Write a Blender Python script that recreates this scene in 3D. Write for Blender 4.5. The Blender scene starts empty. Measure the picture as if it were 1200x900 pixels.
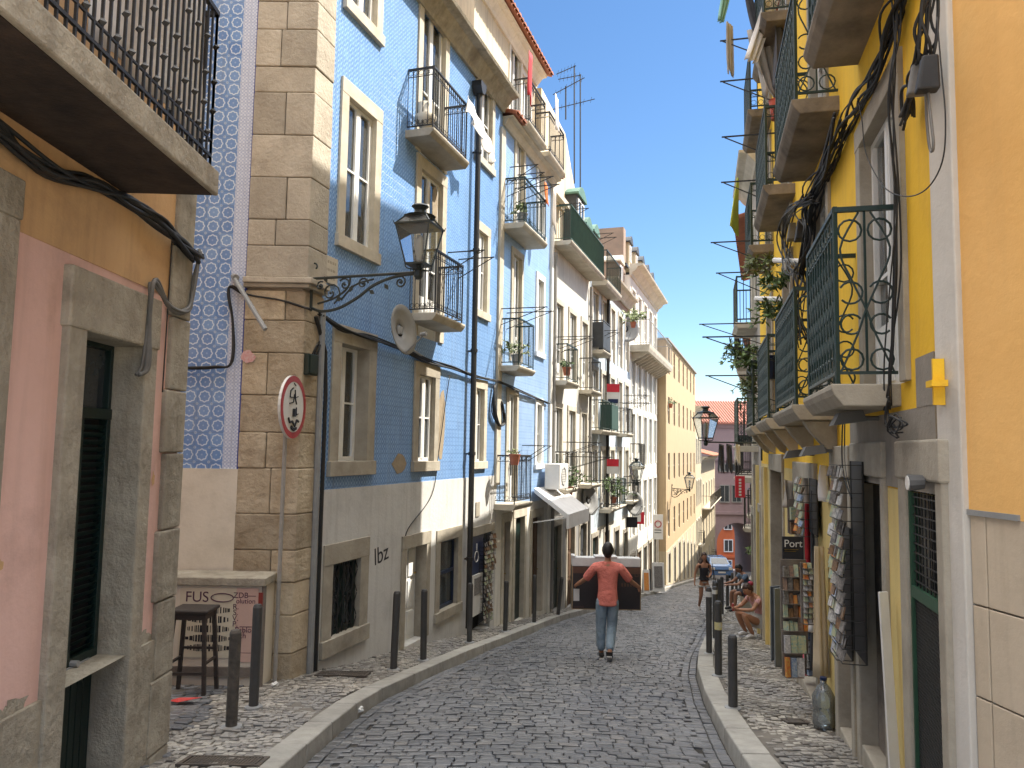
import bpy, bmesh, math, random
from math import sin, cos, pi, radians
from mathutils import Vector, Matrix
random.seed(7)
C = bpy.context.scene.collection
G = .135            # the street drops this much per metre
def zg(y): return -G * y
# ---------------------------------------------------------------- camera
FPX, PITCH, ROLL = 900., radians(4.8), radians(.95)
CAMP = Vector((0, 0, 1.55))
CM = Matrix.Rotation(pi/2 + PITCH, 4, 'X') @ Matrix.Rotation(ROLL, 4, 'Z')
def ray(px, py):
    return (CM.to_3x3() @ Vector(((px-600)/FPX, -(py-450)/FPX, -1)))
def gp(px, py, h=0.):
    """ground point seen at a place in the photo (h above the road plane)"""
    r = ray(px, py); t = (h - CAMP.z) / (r.z + G*r.y)
    return CAMP + r*t
cam = bpy.data.objects.new('camera', bpy.data.cameras.new('camera'))
cam.matrix_world = Matrix.Translation(CAMP) @ CM
cam.data.sensor_width = 36; cam.data.lens = 27; cam.data.clip_end = 5000; cam.data.clip_start = .05
C.objects.link(cam); bpy.context.scene.camera = cam
# ---------------------------------------------------------------- materials
MATS = {}
class NT:
    def __init__(s, name):
        s.m = bpy.data.materials.new(name); s.m.use_nodes = True
        s.t = s.m.node_tree; s.b = s.t.nodes['Principled BSDF']
    def n(s, typ, **kw):
        o = s.t.nodes.new(typ)
        for k, v in kw.items():
            if k.startswith('i_'):
                key = k[2:]
                o.inputs[int(key) if key.isdigit() else key].default_value = v
            else: setattr(o, k, v)
        return o
    def l(s, a, b): s.t.links.new(a, b)
    def co(s, scale=(1, 1, 1), src='Object'):
        tc = s.n('ShaderNodeTexCoord'); mp = s.n('ShaderNodeMapping')
        mp.inputs['Scale'].default_value = scale
        s.l(tc.outputs[src], mp.inputs[0]); return mp.outputs[0]
    def noise(s, scale, detail=5, rough=.6, vec=None, vs=(1, 1, 1)):
        n = s.n('ShaderNodeTexNoise'); n.inputs['Scale'].default_value = scale
        n.inputs['Detail'].default_value = detail; n.inputs['Roughness'].default_value = rough
        s.l(vec or s.co(vs), n.inputs['Vector']); return n.outputs['Fac']
    def ramp(s, fac, stops):
        r = s.n('ShaderNodeValToRGB'); e = r.color_ramp.elements
        while len(e) < len(stops): e.new(.5)
        for k, (p, c) in enumerate(stops):
            e[k].position = p; e[k].color = (c, c, c, 1) if isinstance(c, (int, float)) else (*c, 1)
        s.l(fac, r.inputs[0]); return r.outputs[0]
    def mix(s, fac, a, b, mode='MIX'):
        m = s.n('ShaderNodeMix', data_type='RGBA', blend_type=mode)
        for k_, v in ((0, fac), (6, a), (7, b)):
            sock = m.inputs[k_]
            if hasattr(v, 'is_linked'): s.l(v, sock)
            elif isinstance(v, (int, float)): sock.default_value = v if k_ == 0 else (v, v, v, 1)
            else: sock.default_value = (*v, 1)
        return m.outputs[2]
    def math(s, op, a, b=0, c=0):
        m = s.n('ShaderNodeMath', operation=op)
        for k, v in enumerate((a, b, c)):
            if hasattr(v, 'is_linked'): s.l(v, m.inputs[k])
            else: m.inputs[k].default_value = v
        return m.outputs[0]
    def bump(s, h, strength=.3, dist=.01):
        b = s.n('ShaderNodeBump'); b.inputs['Strength'].default_value = strength
        b.inputs['Distance'].default_value = dist
        s.l(h, b.inputs['Height']); s.l(b.outputs[0], s.b.inputs['Normal'])
    def base(s, c):
        if hasattr(c, 'is_linked'): s.l(c, s.b.inputs['Base Color'])
        else: s.b.inputs['Base Color'].default_value = (*c, 1)
def mul(c, k): return tuple(min(1, x*k) for x in c)
def mat(name, c1, c2=None, ns=2.5, rough=.85, bump=.3, bs=45, metal=0, dirt=0, dirtc=(.05, .045, .04), streak=0, island=0, spec=.4, coat=0, dist=.01):
    if name in MATS: return MATS[name]
    t = NT(name); c2 = c2 or mul(c1, .72)
    col = t.mix(t.ramp(t.noise(ns, 7, .65), [(.3, 0), (.72, 1)]), c1, c2)
    if island:
        g = t.n('ShaderNodeNewGeometry')
        col = t.mix(1, col, t.ramp(g.outputs['Random Per Island'], [(0, 1-island), (1, 1+island*.6)]), 'MULTIPLY')
    if streak:
        col = t.mix(t.math('MULTIPLY', t.ramp(t.noise(3, 6, .6, vs=(3, 3, .22)), [(.5, 0), (.75, 1)]), streak), col, dirtc)
    if dirt:
        col = t.mix(t.math('MULTIPLY', t.ramp(t.noise(1.3, 9, .72), [(.52, 0), (.72, 1)]), dirt), col, dirtc)
    t.base(col)
    t.b.inputs['Roughness'].default_value = rough; t.b.inputs['Metallic'].default_value = metal
    t.b.inputs['Specular IOR Level'].default_value = spec
    if coat: t.b.inputs['Coat Weight'].default_value = coat
    if bump: t.bump(t.noise(bs, 6, .65), bump, dist)
    MATS[name] = t.m; return t.m
def tile_mat(name, base, base2, line, pitch, kind, rot=0., bleach=.3):
    """glazed azulejo: rings, or a small leafy lattice"""
    if name in MATS: return MATS[name]
    t = NT(name)
    v = t.co((1/pitch,)*3); v.node.inputs['Rotation'].default_value = (0, 0, rot); sp = t.n('ShaderNodeSeparateXYZ'); t.l(v, sp.inputs[0])
    u, w = sp.outputs['X'], sp.outputs['Z']
    fu = t.math('SUBTRACT', t.math('FRACT', u), .5); fw = t.math('SUBTRACT', t.math('FRACT', w), .5)
    r = t.math('SQRT', t.math('ADD', t.math('MULTIPLY', fu, fu), t.math('MULTIPLY', fw, fw)))
    a = t.math('ARCTAN2', fw, fu)
    gx = t.math('SUBTRACT', .5, t.math('MAXIMUM', t.math('ABSOLUTE', fu), t.math('ABSOLUTE', fw)))
    grout = t.math('LESS_THAN', gx, .018)
    if kind == 'ring':
        rr = t.math('MULTIPLY', t.math('ADD', 1, t.math('MULTIPLY', t.math('COSINE', t.math('MULTIPLY', a, 8)), .07)), .36)
        d = t.math('ABSOLUTE', t.math('SUBTRACT', r, rr))
        m = t.math('SUBTRACT', 1, t.math('MINIMUM', t.math('MULTIPLY', d, 16), 1))
        inner = t.math('LESS_THAN', r, .06)
        m = t.math('MAXIMUM', m, t.math('MULTIPLY', inner, .25))
        cr = t.math('GREATER_THAN', r, .62)
        m = t.math('MAXIMUM', m, t.math('MULTIPLY', cr, .5))
    else:
        d1 = t.math('ABSOLUTE', t.math('SINE', t.math('MULTIPLY', t.math('ADD', fu, fw), 2*pi)))
        d2 = t.math('ABSOLUTE', t.math('SINE', t.math('MULTIPLY', t.math('SUBTRACT', fu, fw), 2*pi)))
        m = t.math('SUBTRACT', 1, t.math('MULTIPLY', t.math('MULTIPLY', d1, d2), 1.9))
        pet = t.math('COSINE', t.math('ADD', t.math('MULTIPLY', a, 4), t.math('MULTIPLY', r, 9)))
        m = t.math('MULTIPLY', t.math('ADD', t.math('MAXIMUM', m, 0), t.math('MULTIPLY', t.math('MAXIMUM', pet, 0), .5)), .7)
    m = t.math('MINIMUM', t.math('MAXIMUM', m, 0), 1)
    wn = t.n('ShaderNodeTexWhiteNoise', noise_dimensions='2D')
    cb = t.n('ShaderNodeCombineXYZ'); t.l(t.math('FLOOR', u), cb.inputs[0]); t.l(t.math('FLOOR', w), cb.inputs[1])
    t.l(cb.outputs[0], wn.inputs['Vector'])
    b = t.mix(wn.outputs['Value'], base, base2)
    col = t.mix(m, b, line)
    col = t.mix(t.math('MULTIPLY', grout, .55), col, mul(base, .55))
    big = t.ramp(t.noise(1.1, 8, .75), [(.42, 0), (.75, 1)])
    col = t.mix(t.math('MULTIPLY', big, bleach), col, line)
    lost = t.ramp(t.noise(2.3, 5, .7, vs=(1.5, 1, .7)), [(.745, 0), (.75, 1)])
    col = t.mix(lost, col, (.42, .38, .31))
    st = t.ramp(t.noise(5, 6, .6, vs=(2, 2, .15)), [(.56, 0), (.78, .45)])
    col = t.mix(st, col, (.12, .13, .17))
    t.base(col); t.b.inputs['Roughness'].default_value = .32
    t.bump(t.math('ADD', t.math('MULTIPLY', grout, -1), t.math('MULTIPLY', wn.outputs['Value'], .5)), .5, .003)
    MATS[name] = t.m; return t.m
def glass_mat(name, tint=(.8, .9, .9), op=.12, ior=1.9):
    if name in MATS: return MATS[name]
    t = NT(name); nt = t.t; nt.nodes.remove(t.b)
    out = [n for n in nt.nodes if n.type == 'OUTPUT_MATERIAL'][0]
    tr = t.n('ShaderNodeBsdfTransparent'); tr.inputs[0].default_value = (*tint, 1)
    gl = t.n('ShaderNodeBsdfGlossy'); gl.inputs['Roughness'].default_value = .03
    df = t.n('ShaderNodeBsdfDiffuse'); df.inputs[0].default_value = (.5, .52, .5, 1)
    fr = t.n('ShaderNodeFresnel'); fr.inputs[0].default_value = ior
    m1 = t.n('ShaderNodeMixShader'); m1.inputs[0].default_value = op
    m2 = t.n('ShaderNodeMixShader')
    bp = t.n('ShaderNodeBump'); bp.inputs['Strength'].default_value = .12; bp.inputs['Distance'].default_value = .02
    t.l(t.noise(2.5, 2), bp.inputs['Height']); t.l(bp.outputs[0], gl.inputs['Normal'])
    t.l(tr.outputs[0], m1.inputs[1]); t.l(df.outputs[0], m1.inputs[2])
    t.l(fr.outputs[0], m2.inputs[0]); t.l(m1.outputs[0], m2.inputs[1]); t.l(gl.outputs[0], m2.inputs[2])
    t.l(m2.outputs[0], out.inputs[0]); MATS[name] = t.m; return t.m
# ---------------------------------------------------------------- mesh builder
RM = {}
class MB:
    def __init__(s, f=None):
        s.v = []; s.fc = []; s.mi = []; s.m = 0; s.f = f
    def P(s, p):
        return Vector(s.f(*p)) if s.f else Vector(p)
    def raw(s, pts, faces, world=False):
        b = len(s.v); s.v += [Vector(p) if world else s.P(p) for p in pts]
        for f in faces: s.fc.append([b+i for i in f]); s.mi.append(s.m)
        return s
    def quad(s, a, b, c, d): return s.raw([a, b, c, d], [(0, 1, 2, 3)])
    def box(s, a0, a1, b0, b1, c0, c1):
        return s.raw([(a0,b0,c0),(a1,b0,c0),(a1,b1,c0),(a0,b1,c0),(a0,b0,c1),(a1,b0,c1),(a1,b1,c1),(a0,b1,c1)],
                     [(0,3,2,1),(4,5,6,7),(0,1,5,4),(1,2,6,5),(2,3,7,6),(3,0,4,7)])
    def hexa(s, pts): return s.raw(pts, [(0,3,2,1),(4,5,6,7),(0,1,5,4),(1,2,6,5),(2,3,7,6),(3,0,4,7)])
    def prism(s, prof, a0, a1, axis=0, cap=True):
        """polygon profile [(p,q)] swept along an axis"""
        def mk(a, p, q): return (a, p, q) if axis == 0 else (p, a, q) if axis == 1 else (p, q, a)
        n = len(prof); pts = [mk(a0, *p) for p in prof] + [mk(a1, *p) for p in prof]
        fs = [(i, (i+1) % n, n+(i+1) % n, n+i) for i in range(n)]
        if cap: fs += [tuple(range(n))[::-1], tuple(range(n, 2*n))]
        return s.raw(pts, fs)
    def tube(s, pts, r, n=6, closed=False, r1=None, cap=True):
        P = [s.P(p) for p in pts]; m = len(P)
        if m < 2: return s
        out = []; prev = None
        for i, p in enumerate(P):
            t = (P[(i+1) % m] - P[i-1]) if (closed or 0 < i < m-1) else (P[1]-P[0] if i == 0 else P[-1]-P[-2])
            if t.length < 1e-9: t = Vector((0, 0, 1))
            t.normalize()
            if prev is None:
                a = Vector((0, 0, 1)) if abs(t.z) < .9 else Vector((1, 0, 0)); u = t.cross(a).normalized()
            else:
                u = prev - t*prev.dot(t)
                u = u.normalized() if u.length > 1e-6 else t.orthogonal().normalized()
            prev = u; w = t.cross(u)
            rr = r if r1 is None else r + (r1-r)*i/(m-1)
            for k in range(n):
                a = 2*pi*(k+.5)/n; out.append(p + (u*cos(a) + w*sin(a))*rr)
        fs = []
        for i in range(m if closed else m-1):
            j = (i+1) % m
            for k in range(n): fs.append((i*n+k, i*n+(k+1) % n, j*n+(k+1) % n, j*n+k))
        if cap and not closed: fs += [tuple(range(n))[::-1], tuple(range((m-1)*n, m*n))]
        return s.raw(out, fs, world=True)
    def lathe(s, c, prof, n=12, rot=0.):
        """[(r,z)] round the vertical through c (world-ish axes of the frame)"""
        pts = []; m = len(prof)
        for r, z in prof:
            for k in range(n):
                a = 2*pi*k/n + rot; pts.append((c[0]+r*cos(a), c[1]+r*sin(a), c[2]+z))
        fs = [(i*n+k, i*n+(k+1) % n, (i+1)*n+(k+1) % n, (i+1)*n+k) for i in range(m-1) for k in range(n)]
        fs += [tuple(range(n))[::-1], tuple(range((m-1)*n, m*n))]
        return s.raw(pts, fs)
    def leaf(s, p, d, w, up=None):
        d = Vector(d); a = d.orthogonal().normalized() if up is None else Vector(up).cross(d).normalized()
        p = Vector(p); a = a*w
        return s.raw([p, p+d*.5+a, p+d, p+d*.5-a], [(0, 1, 2, 3)], world=True)
    def build(s, name, mats, parent=None, smooth=False, bevel=0, recalc=True, solid=0):
        me = bpy.data.meshes.new(name)
        inv = RM[parent].inverted() if parent in RM else None
        vs = [inv @ v for v in s.v] if inv else s.v
        me.from_pydata([tuple(v) for v in vs], [], s.fc)
        for m in (mats if isinstance(mats, (list, tuple)) else [mats]): me.materials.append(m)
        me.polygons.foreach_set('material_index', s.mi)
        if smooth: me.polygons.foreach_set('use_smooth', [True]*len(s.fc))
        if recalc:
            bm = bmesh.new(); bm.from_mesh(me); bmesh.ops.recalc_face_normals(bm, faces=bm.faces); bm.to_mesh(me); bm.free()
        me.update()
        o = bpy.data.objects.new(name, me); C.objects.link(o)
        if parent is not None:
            o.parent = parent
            if parent in RM: RM[o] = RM[parent]
        if bevel:
            b = o.modifiers.new('Bevel', 'BEVEL'); b.width = bevel; b.segments = 2; b.limit_method = 'ANGLE'
        if solid:
            b = o.modifiers.new('Solid', 'SOLIDIFY'); b.thickness = solid
        return o
def tag(o, label=None, cat=None, group=None, kind=None):
    if label: o['label'] = label
    if cat: o['category'] = cat
    if group: o['group'] = group
    if kind: o['kind'] = kind
    return o
def thing(name, label, cat, loc=(0, 0, 0), rz=0., group=None):
    o = bpy.data.objects.new(name, None); C.objects.link(o); o.empty_display_size = .1
    o.location = loc; o.rotation_euler = (0, 0, rz)
    RM[o] = Matrix.Translation(Vector(loc)) @ Matrix.Rotation(rz, 4, 'Z')
    return tag(o, label, cat, group)
def single(mb, name, mats, label, cat, loc, group=None, rz=0., **kw):
    """a thing that is one mesh; its origin is put at its base"""
    M = Matrix.Translation(Vector(loc)) @ Matrix.Rotation(rz, 4, 'Z'); inv = M.inverted()
    mb.v = [inv @ v for v in mb.v]
    o = mb.build(name, mats, **kw); o.location = loc; o.rotation_euler = (0, 0, rz); RM[o] = M
    if cat in ('litter', 'pipe'): o['kind'] = 'thing'
    return tag(o, label, cat, group)
def copy_tree(o, parent=None):
    c = o.copy(); C.objects.link(c)
    if parent is not None: c.parent = parent
    for ch in o.children: copy_tree(ch, c)
    return c
def smoothpts(P, n=6, closed=False):
    P = [Vector(p) for p in P]; out = []; m = len(P)
    rng = range(m if closed else m-1)
    for i in rng:
        p0, p1, p2, p3 = (P[i-1] if (i or closed) else P[0]), P[i], P[(i+1) % m], (P[(i+2) % m] if (closed or i+2 < m) else P[-1])
        for k in range(n):
            t = k/n
            out.append(.5*((2*p1) + (p2-p0)*t + (2*p0-5*p1+4*p2-p3)*t*t + (3*p1-p0-3*p2+p3)*t**3))
    if not closed: out.append(P[-1])
    return out
def text_part(name, txt, size, M, m, parent=None, depth=.002, align='CENTER', sx=1.):
    """lettering as a mesh; M = world matrix of the text plane (x right, y up, z out)"""
    cu = bpy.data.curves.new(name, 'FONT'); cu.body = txt; cu.size = size; cu.extrude = depth
    cu.align_x = align; cu.align_y = 'CENTER'
    o = bpy.data.objects.new('tmp', cu); C.objects.link(o)
    dg = bpy.context.evaluated_depsgraph_get(); me = bpy.data.meshes.new_from_object(o.evaluated_get(dg))
    bpy.data.objects.remove(o); 
    inv = RM[parent].inverted() if parent in RM else Matrix()
    me.transform(inv @ M @ Matrix.Diagonal((sx, 1, 1, 1))); me.materials.clear(); me.materials.append(m); me.name = name
    o = bpy.data.objects.new(name, me); C.objects.link(o)
    if parent is not None: o.parent = parent; RM[o] = RM[parent]
    return o
# ---------------------------------------------------------------- facades
class Fac:
    """a facade plane: s along the street (away from the camera), o out of the wall, z up"""
    def __init__(s, x0, y0, dx, dy, side):
        s.O = Vector((x0, y0)); s.d = Vector((dx, dy)).normalized(); s.side = side
        s.n = Vector((s.d.y, -s.d.x)) if side == 'L' else Vector((-s.d.y, s.d.x))
        s.rz = math.atan2(s.d.y, s.d.x); s.sg = -1 if side == 'L' else 1
    def w(s, a, o, z):
        p = s.O + s.d*a + s.n*o; return (p.x, p.y, z)
    def p(s, px, py, o=0.):
        """(s, z) where the sight line through a photo pixel meets the plane at offset o"""
        r = ray(px, py); q = s.O + s.n*o
        t = (q - Vector((CAMP.x, CAMP.y))).dot(s.n) / Vector((r.x, r.y)).dot(s.n)
        h = CAMP + r*t
        return (Vector((h.x, h.y)) - q).dot(s.d), h.z
    def g(s, a, o=0.): return zg((s.O + s.d*a + s.n*o).y)
    def rect(s, x0, x1, yt, yb, o=0.):
        ym = (yt+yb)/2; xm = (x0+x1)/2
        return s.p(x0, ym, o)[0], s.p(x1, ym, o)[0], s.p(xm, yb, o)[1], s.p(xm, yt, o)[1]
def wall_sheet(mb, s0, s1, z0, z1, ops, o=0., rev=.24):
    S = sorted({s0, s1, *[min(max(x, s0), s1) for op in ops for x in op[:2]]})
    Z = sorted({z0, z1, *[min(max(x, z0), z1) for op in ops for x in op[2:4]]})
    for a, b in zip(S, S[1:]):
        if b-a < 1e-5: continue
        for c, d in zip(Z, Z[1:]):
            if d-c < 1e-5: continue
            x, y = (a+b)/2, (c+d)/2
            if any(q[0] < x < q[1] and q[2] < y < q[3] for q in ops): continue
            mb.quad((a, o, c), (b, o, c), (b, o, d), (a, o, d))
    for a, b, c, d in [q[:4] for q in ops]:
        if b <= s0 or a >= s1 or d <= z0 or c >= z1: continue
        c2, d2 = max(c, z0), min(d, z1); a, b = max(a, s0), min(b, s1)
        mb.quad((a, o, c2), (a, o-rev, c2), (a, o-rev, d2), (a, o, d2))
        mb.quad((b, o, c2), (b, o-rev, c2), (b, o-rev, d2), (b, o, d2))
        if d2 == d: mb.quad((a, o, d), (b, o, d), (b, o-rev, d), (a, o-rev, d))
        if c2 == c: mb.quad((a, o, c), (b, o, c), (b, o-rev, c), (a, o-rev, c))
# palettes used by several builders
M = MATS
mat('limestone', (.42, .38, .31), (.27, .24, .19), 3, .9, .6, 30, dirt=.45, dirtc=(.1, .085, .065))
mat('pale_stone', (.58, .53, .44), (.4, .36, .28), 3, .85, .4, 30, dirt=.35, dirtc=(.14, .12, .09))
mat('white_paint', (.78, .78, .76), (.68, .68, .66), 3, .45, .1)
mat('cream_paint', (.6, .55, .42), (.5, .46, .36), 3, .6, .1)
mat('brown_wood', (.12, .07, .04), (.07, .04, .025), 6, .6, .3)
mat('green_paint', (.008, .024, .02), (.005, .013, .012), 6, .4, .15)
mat('black_iron', (.018, .02, .022), (.03, .026, .022), 12, .45, .3, 80)
mat('green_iron', (.008, .03, .027), (.02, .035, .03), 12, .42, .3, 80)
mat('grey_metal', (.3, .31, .31), (.22, .22, .22), 5, .5, .15)
mat('white_plaster', (.74, .72, .66), (.64, .61, .54), 1.6, .9, .4, 30, dirt=.3, dirtc=(.28, .26, .22), streak=.3)
mat('room_shade', (.016, .016, .018), None, 3, 1, 0)  # near-black colour standing in for the shade inside rooms and doorways
mat('curtain', (.62, .6, .54), (.45, .43, .38), 9, .95, .2, 20)
mat('roof_tile', (.42, .15, .075), (.26, .1, .06), 4, .8, .4, 30, island=.35, dirt=.3)
mat('rubber', (.02, .02, .02), None, 3, .7, .1)
mat('cable', (.012, .012, .013), (.03, .03, .03), 6, .6, .1)
mat('cable_grey', (.16, .15, .14), (.1, .1, .09), 6, .6, .1)
mat('terracotta', (.4, .14, .08), (.28, .1, .06), 6, .8, .2)
mat('leaf', (.06, .11, .03), (.1, .15, .04), 14, .6, 0, island=.6)
mat('leaf_pale', (.13, .19, .06), (.2, .22, .09), 14, .6, 0, island=.5)
glass_mat('glass'); glass_mat('glass_milky', (.75, .78, .76), .35)
# ---------------------------------------------------------------- building parts
def window(F, B, r, sur=.13, surm='limestone', kind='casement', fm='white_paint', curtain=.4, sill=True, name='window', pm='glass', rec=.05, proud=.03, open_=False):
    a, b, c, d = r
    root = B
    if sur:
        pass
    if sur:
        q = MB(F.w)
        q.box(a-sur, a+.008, -.236, proud, c, d); q.box(b-.008, b+sur, -.236, proud, c, d)
        q.box(a-sur, b+sur, -.236, proud+.004, d-.008, d+sur*1.15)
        if sill: q.box(a-sur-.02, b+sur+.02, -.236, proud+.03, c-sur*.9, c+.008)
        root = q.build(name, M[surm], B, bevel=.006)
    q = MB(F.w); t = .05 if (b-a) > .5 else .035; o0, o1 = -rec-.05, -rec
    q.box(a, a+t, o0, o1, c, d); q.box(b-t, b, o0, o1, c, d); q.box(a+t, b-t, o0, o1, c, c+t*1.3); q.box(a+t, b-t, o0, o1, d-t, d)
    mid = (a+b)/2; H = d-c
    top = d-t
    if kind == 'door_transom':
        top = c + H*.76; q.box(a+t, b-t, o0, o1+.01, top, top+t)
    if kind in ('casement', 'french', 'door_transom'):
        q.box(mid-t*.6, mid+t*.6, o0, o1+.012, c+t, d-t if kind != 'door_transom' else top)
        for x0, x1 in ((a+t, mid-t*.6), (mid+t*.6, b-t)):
            q.box(x0, x0+t*.6, o0, o1+.006, c+t, top); q.box(x1-t*.6, x1, o0, o1+.006, c+t, top)
            z = c + H*(.42 if kind == 'french' else .5)
            q.box(x0+t*.6, x1-t*.6, o0, o1+.004, z, z+t*.5)
            if kind == 'french': q.box(x0+t*.6, x1-t*.6, o0+.005, o1-.005, c+t, c+H*.25)
    elif kind == 'sash':
        q.box(a+t, b-t, o0, o1+.012, c+H*.5, c+H*.5+t)
    fr = q.build('frame' if sur else 'window_frame', M[fm], root)
    q = MB(F.w); q.box(a+t, b-t, o0+.018, o0+.024, c+t, d-t)
    q.build('pane', M[pm], fr if not sur else root)
    q = MB(F.w); q.quad((a, -.232, c), (b, -.232, c), (b, -.232, d), (a, -.232, d))  # dark sheet painted as the room's shade, in one mesh with any curtain
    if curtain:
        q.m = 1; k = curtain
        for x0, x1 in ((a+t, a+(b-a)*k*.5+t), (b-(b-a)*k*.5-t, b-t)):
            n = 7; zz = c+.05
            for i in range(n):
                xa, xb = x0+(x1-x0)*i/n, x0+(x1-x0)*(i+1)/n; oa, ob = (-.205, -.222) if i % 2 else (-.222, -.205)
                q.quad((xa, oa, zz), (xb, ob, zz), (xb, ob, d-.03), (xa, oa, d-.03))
    q.build('curtain', [M['room_shade'], M['curtain']], root)
    return root
def door(F, B, r, m='green_paint', sur=.14, surm='limestone', kind='panel', rec=.08, glazed=0, name='door', sill=False):
    a, b, c, d = r
    if sur:
        q = MB(F.w)
        q.box(a-sur, a+.008, -.236, .035, c, d); q.box(b-.008, b+sur, -.236, .035, c, d)
        q.box(a-sur, b+sur, -.236, .04, d-.008, d+sur*1.3)
        if sill: q.box(a-sur, b+sur, -.02, .1, c-.14, c)
        q.build('door_surround', M[surm], B, bevel=.006)
    q = MB(F.w); o0, o1 = -rec-.05, -rec
    q.box(a, b, o0, o1, c, d)
    n = 1 if (b-a) < .75 else 2
    for i in range(n):
        x0 = a+(b-a)*i/n+.05; x1 = a+(b-a)*(i+1)/n-.05
        for u, v in ((.06, .3), (.34, .62), (.66, .94)):
            z0, z1 = c+(d-c)*u, c+(d-c)*v
            if glazed and u > glazed: continue
            q.box(x0+.02, x1-.02, o1, o1+.018, z0, z1)
    D = q.build(name, M[m], B, bevel=.006)
    if glazed:
        q = MB(F.w)
        for i in range(n):
            x0 = a+(b-a)*i/n+.06; x1 = a+(b-a)*(i+1)/n-.06
            q.box(x0, x1, o1+.002, o1+.008, c+(d-c)*.5, d-.12)
        q.build('pane', M['dark_pane'], D)
    q = MB(F.w); q.tube([(b-.08, o1, c+1.02), (b-.08, o1+.05, c+1.02), (b-.16, o1+.05, c+1.02)], .01, 6)
    q.build('handle', M['brass'], D)
    return D
mat('dark_pane', (.02, .025, .03), (.05, .06, .065), 4, .08, .08, 3, spec=.8)
mat('brass', (.35, .25, .08), None, 3, .35, 0, metal=1)
def circle_pts(c, u, v, r, n=12, a0=0, a1=2*pi):
    return [tuple(c[i] + u[i]*r*cos(a0+(a1-a0)*k/n) + v[i]*r*sin(a0+(a1-a0)*k/n) for i in range(3)) for k in range(n+1)]
def rail_panel(q, A, Bp, z0, h, style, sp=.1, rb=.009, seg=4):
    """ironwork between plan points A and Bp (s,o)"""
    A = Vector(A); Bp = Vector(Bp); L = (Bp-A).length
    if L < .05: return
    u = (Bp-A)/L
    def pt(t, z, k=0): p = A + u*t; return (p.x, p.y, z0+z)
    q.tube([pt(-.005, h), pt(L+.005, h)], .021, 4)
    q.tube([pt(0, .07), pt(L, .07)], .013, 4)
    U = (u.x, u.y, 0); V = (0, 0, 1)
    n = max(1, int(round(L/sp)))
    if style == 'scroll':
        n = max(1, int(round(L/.115)))
        q.tube([pt(0, h-.14), pt(L, h-.14)], .008, 4)
        for i in range(n+1):
            q.tube([pt(L*i/n, .07), pt(L*i/n, h)], .009, 4)
            if i < n:
                m = L*(i+.5)/n; w = L/n*.46
                q.tube(circle_pts(pt(m, h-.075), U, V, w*.9, 8), .006, seg)
                q.tube(circle_pts(pt(m, .07+w), U, V, w, 8), .006, seg)
                for zc in (.32, .52, .7):
                    q.tube([pt(m, zc-.09), pt(m+w, zc), pt(m, zc+.09), pt(m-w, zc), pt(m, zc-.09)], .007, seg)
    elif style == 'curly':       # wide side panel of circles and crossing curves
        q.tube([pt(L*.5, .07), pt(L*.5, h)], .008, 4)
        for cx in (.25, .75):
            q.tube(circle_pts(pt(L*cx, h-.13), U, V, L*.2, 12), .007, 5)
            q.tube(circle_pts(pt(L*cx, h*.52), U, V, L*.2, 12, .5, 5.6), .007, 5)
            q.tube(circle_pts(pt(L*cx, h*.34), U, V, L*.18, 12, -2.4, 2.6), .007, 5)
            q.tube(circle_pts(pt(L*cx, .15), U, V, L*.19, 12), .007, 5)
        for sgn in (0, 1):
            q.tube(smoothpts([pt(L*abs(sgn-x), z) for x, z in ((.05, .07), (.35, .3), (.5, .45), (.72, .62), (.92, .82), (.6, h-.02))], 4), .007, 5)
    elif style == 'knob':
        for i in range(n+1):
            x = L*i/n; q.tube([pt(x, .0), pt(x, h)], .009, 4)
            for zc in (.2, .36, .55, .78):
                if (i+int(zc*10)) % 2: 
                    p = pt(x, zc); q.raw([(p[0]+a*.024, p[1]+b*.024, p[2]+c*.03) for a, b, c in ((1,0,0),(0,1,0),(-1,0,0),(0,-1,0),(0,0,1),(0,0,-1))],
                          [(0,1,4),(1,2,4),(2,3,4),(3,0,4),(1,0,5),(2,1,5),(3,2,5),(0,3,5)])
        q.tube([pt(0, .17), pt(L, .17)], .008, 4)
    elif style == 'boards':
        p0, p1 = pt(.01, .09), pt(L-.01, .09); nn = Vector((-u.y, u.x))*.012
        q.raw([(p0[0]-nn.x, p0[1]-nn.y, z0+.09), (p1[0]-nn.x, p1[1]-nn.y, z0+.09), (p1[0]+nn.x, p1[1]+nn.y, z0+.09), (p0[0]+nn.x, p0[1]+nn.y, z0+.09),
               (p0[0]-nn.x, p0[1]-nn.y, z0+h-.05), (p1[0]-nn.x, p1[1]-nn.y, z0+h-.05), (p1[0]+nn.x, p1[1]+nn.y, z0+h-.05), (p0[0]+nn.x, p0[1]+nn.y, z0+h-.05)],
              [(0,3,2,1),(4,5,6,7),(0,1,5,4),(1,2,6,5),(2,3,7,6),(3,0,4,7)])
    else:                        # plain bars, small rings along the top
        for i in range(n+1): q.tube([pt(L*i/n, .07), pt(L*i/n, h)], rb, 4)
        if style == 'rings':
            q.tube([pt(0, h-.12), pt(L, h-.12)], .008, 4)
            for i in range(n): q.tube(circle_pts(pt(L*(i+.5)/n, h-.06), U, V, min(.045, L/n*.45), 7), .005, 3)
            for i in range(n): q.tube(circle_pts(pt(L*(i+.5)/n, .13), U, V, min(.04, L/n*.4), 7), .005, 3)
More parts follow.
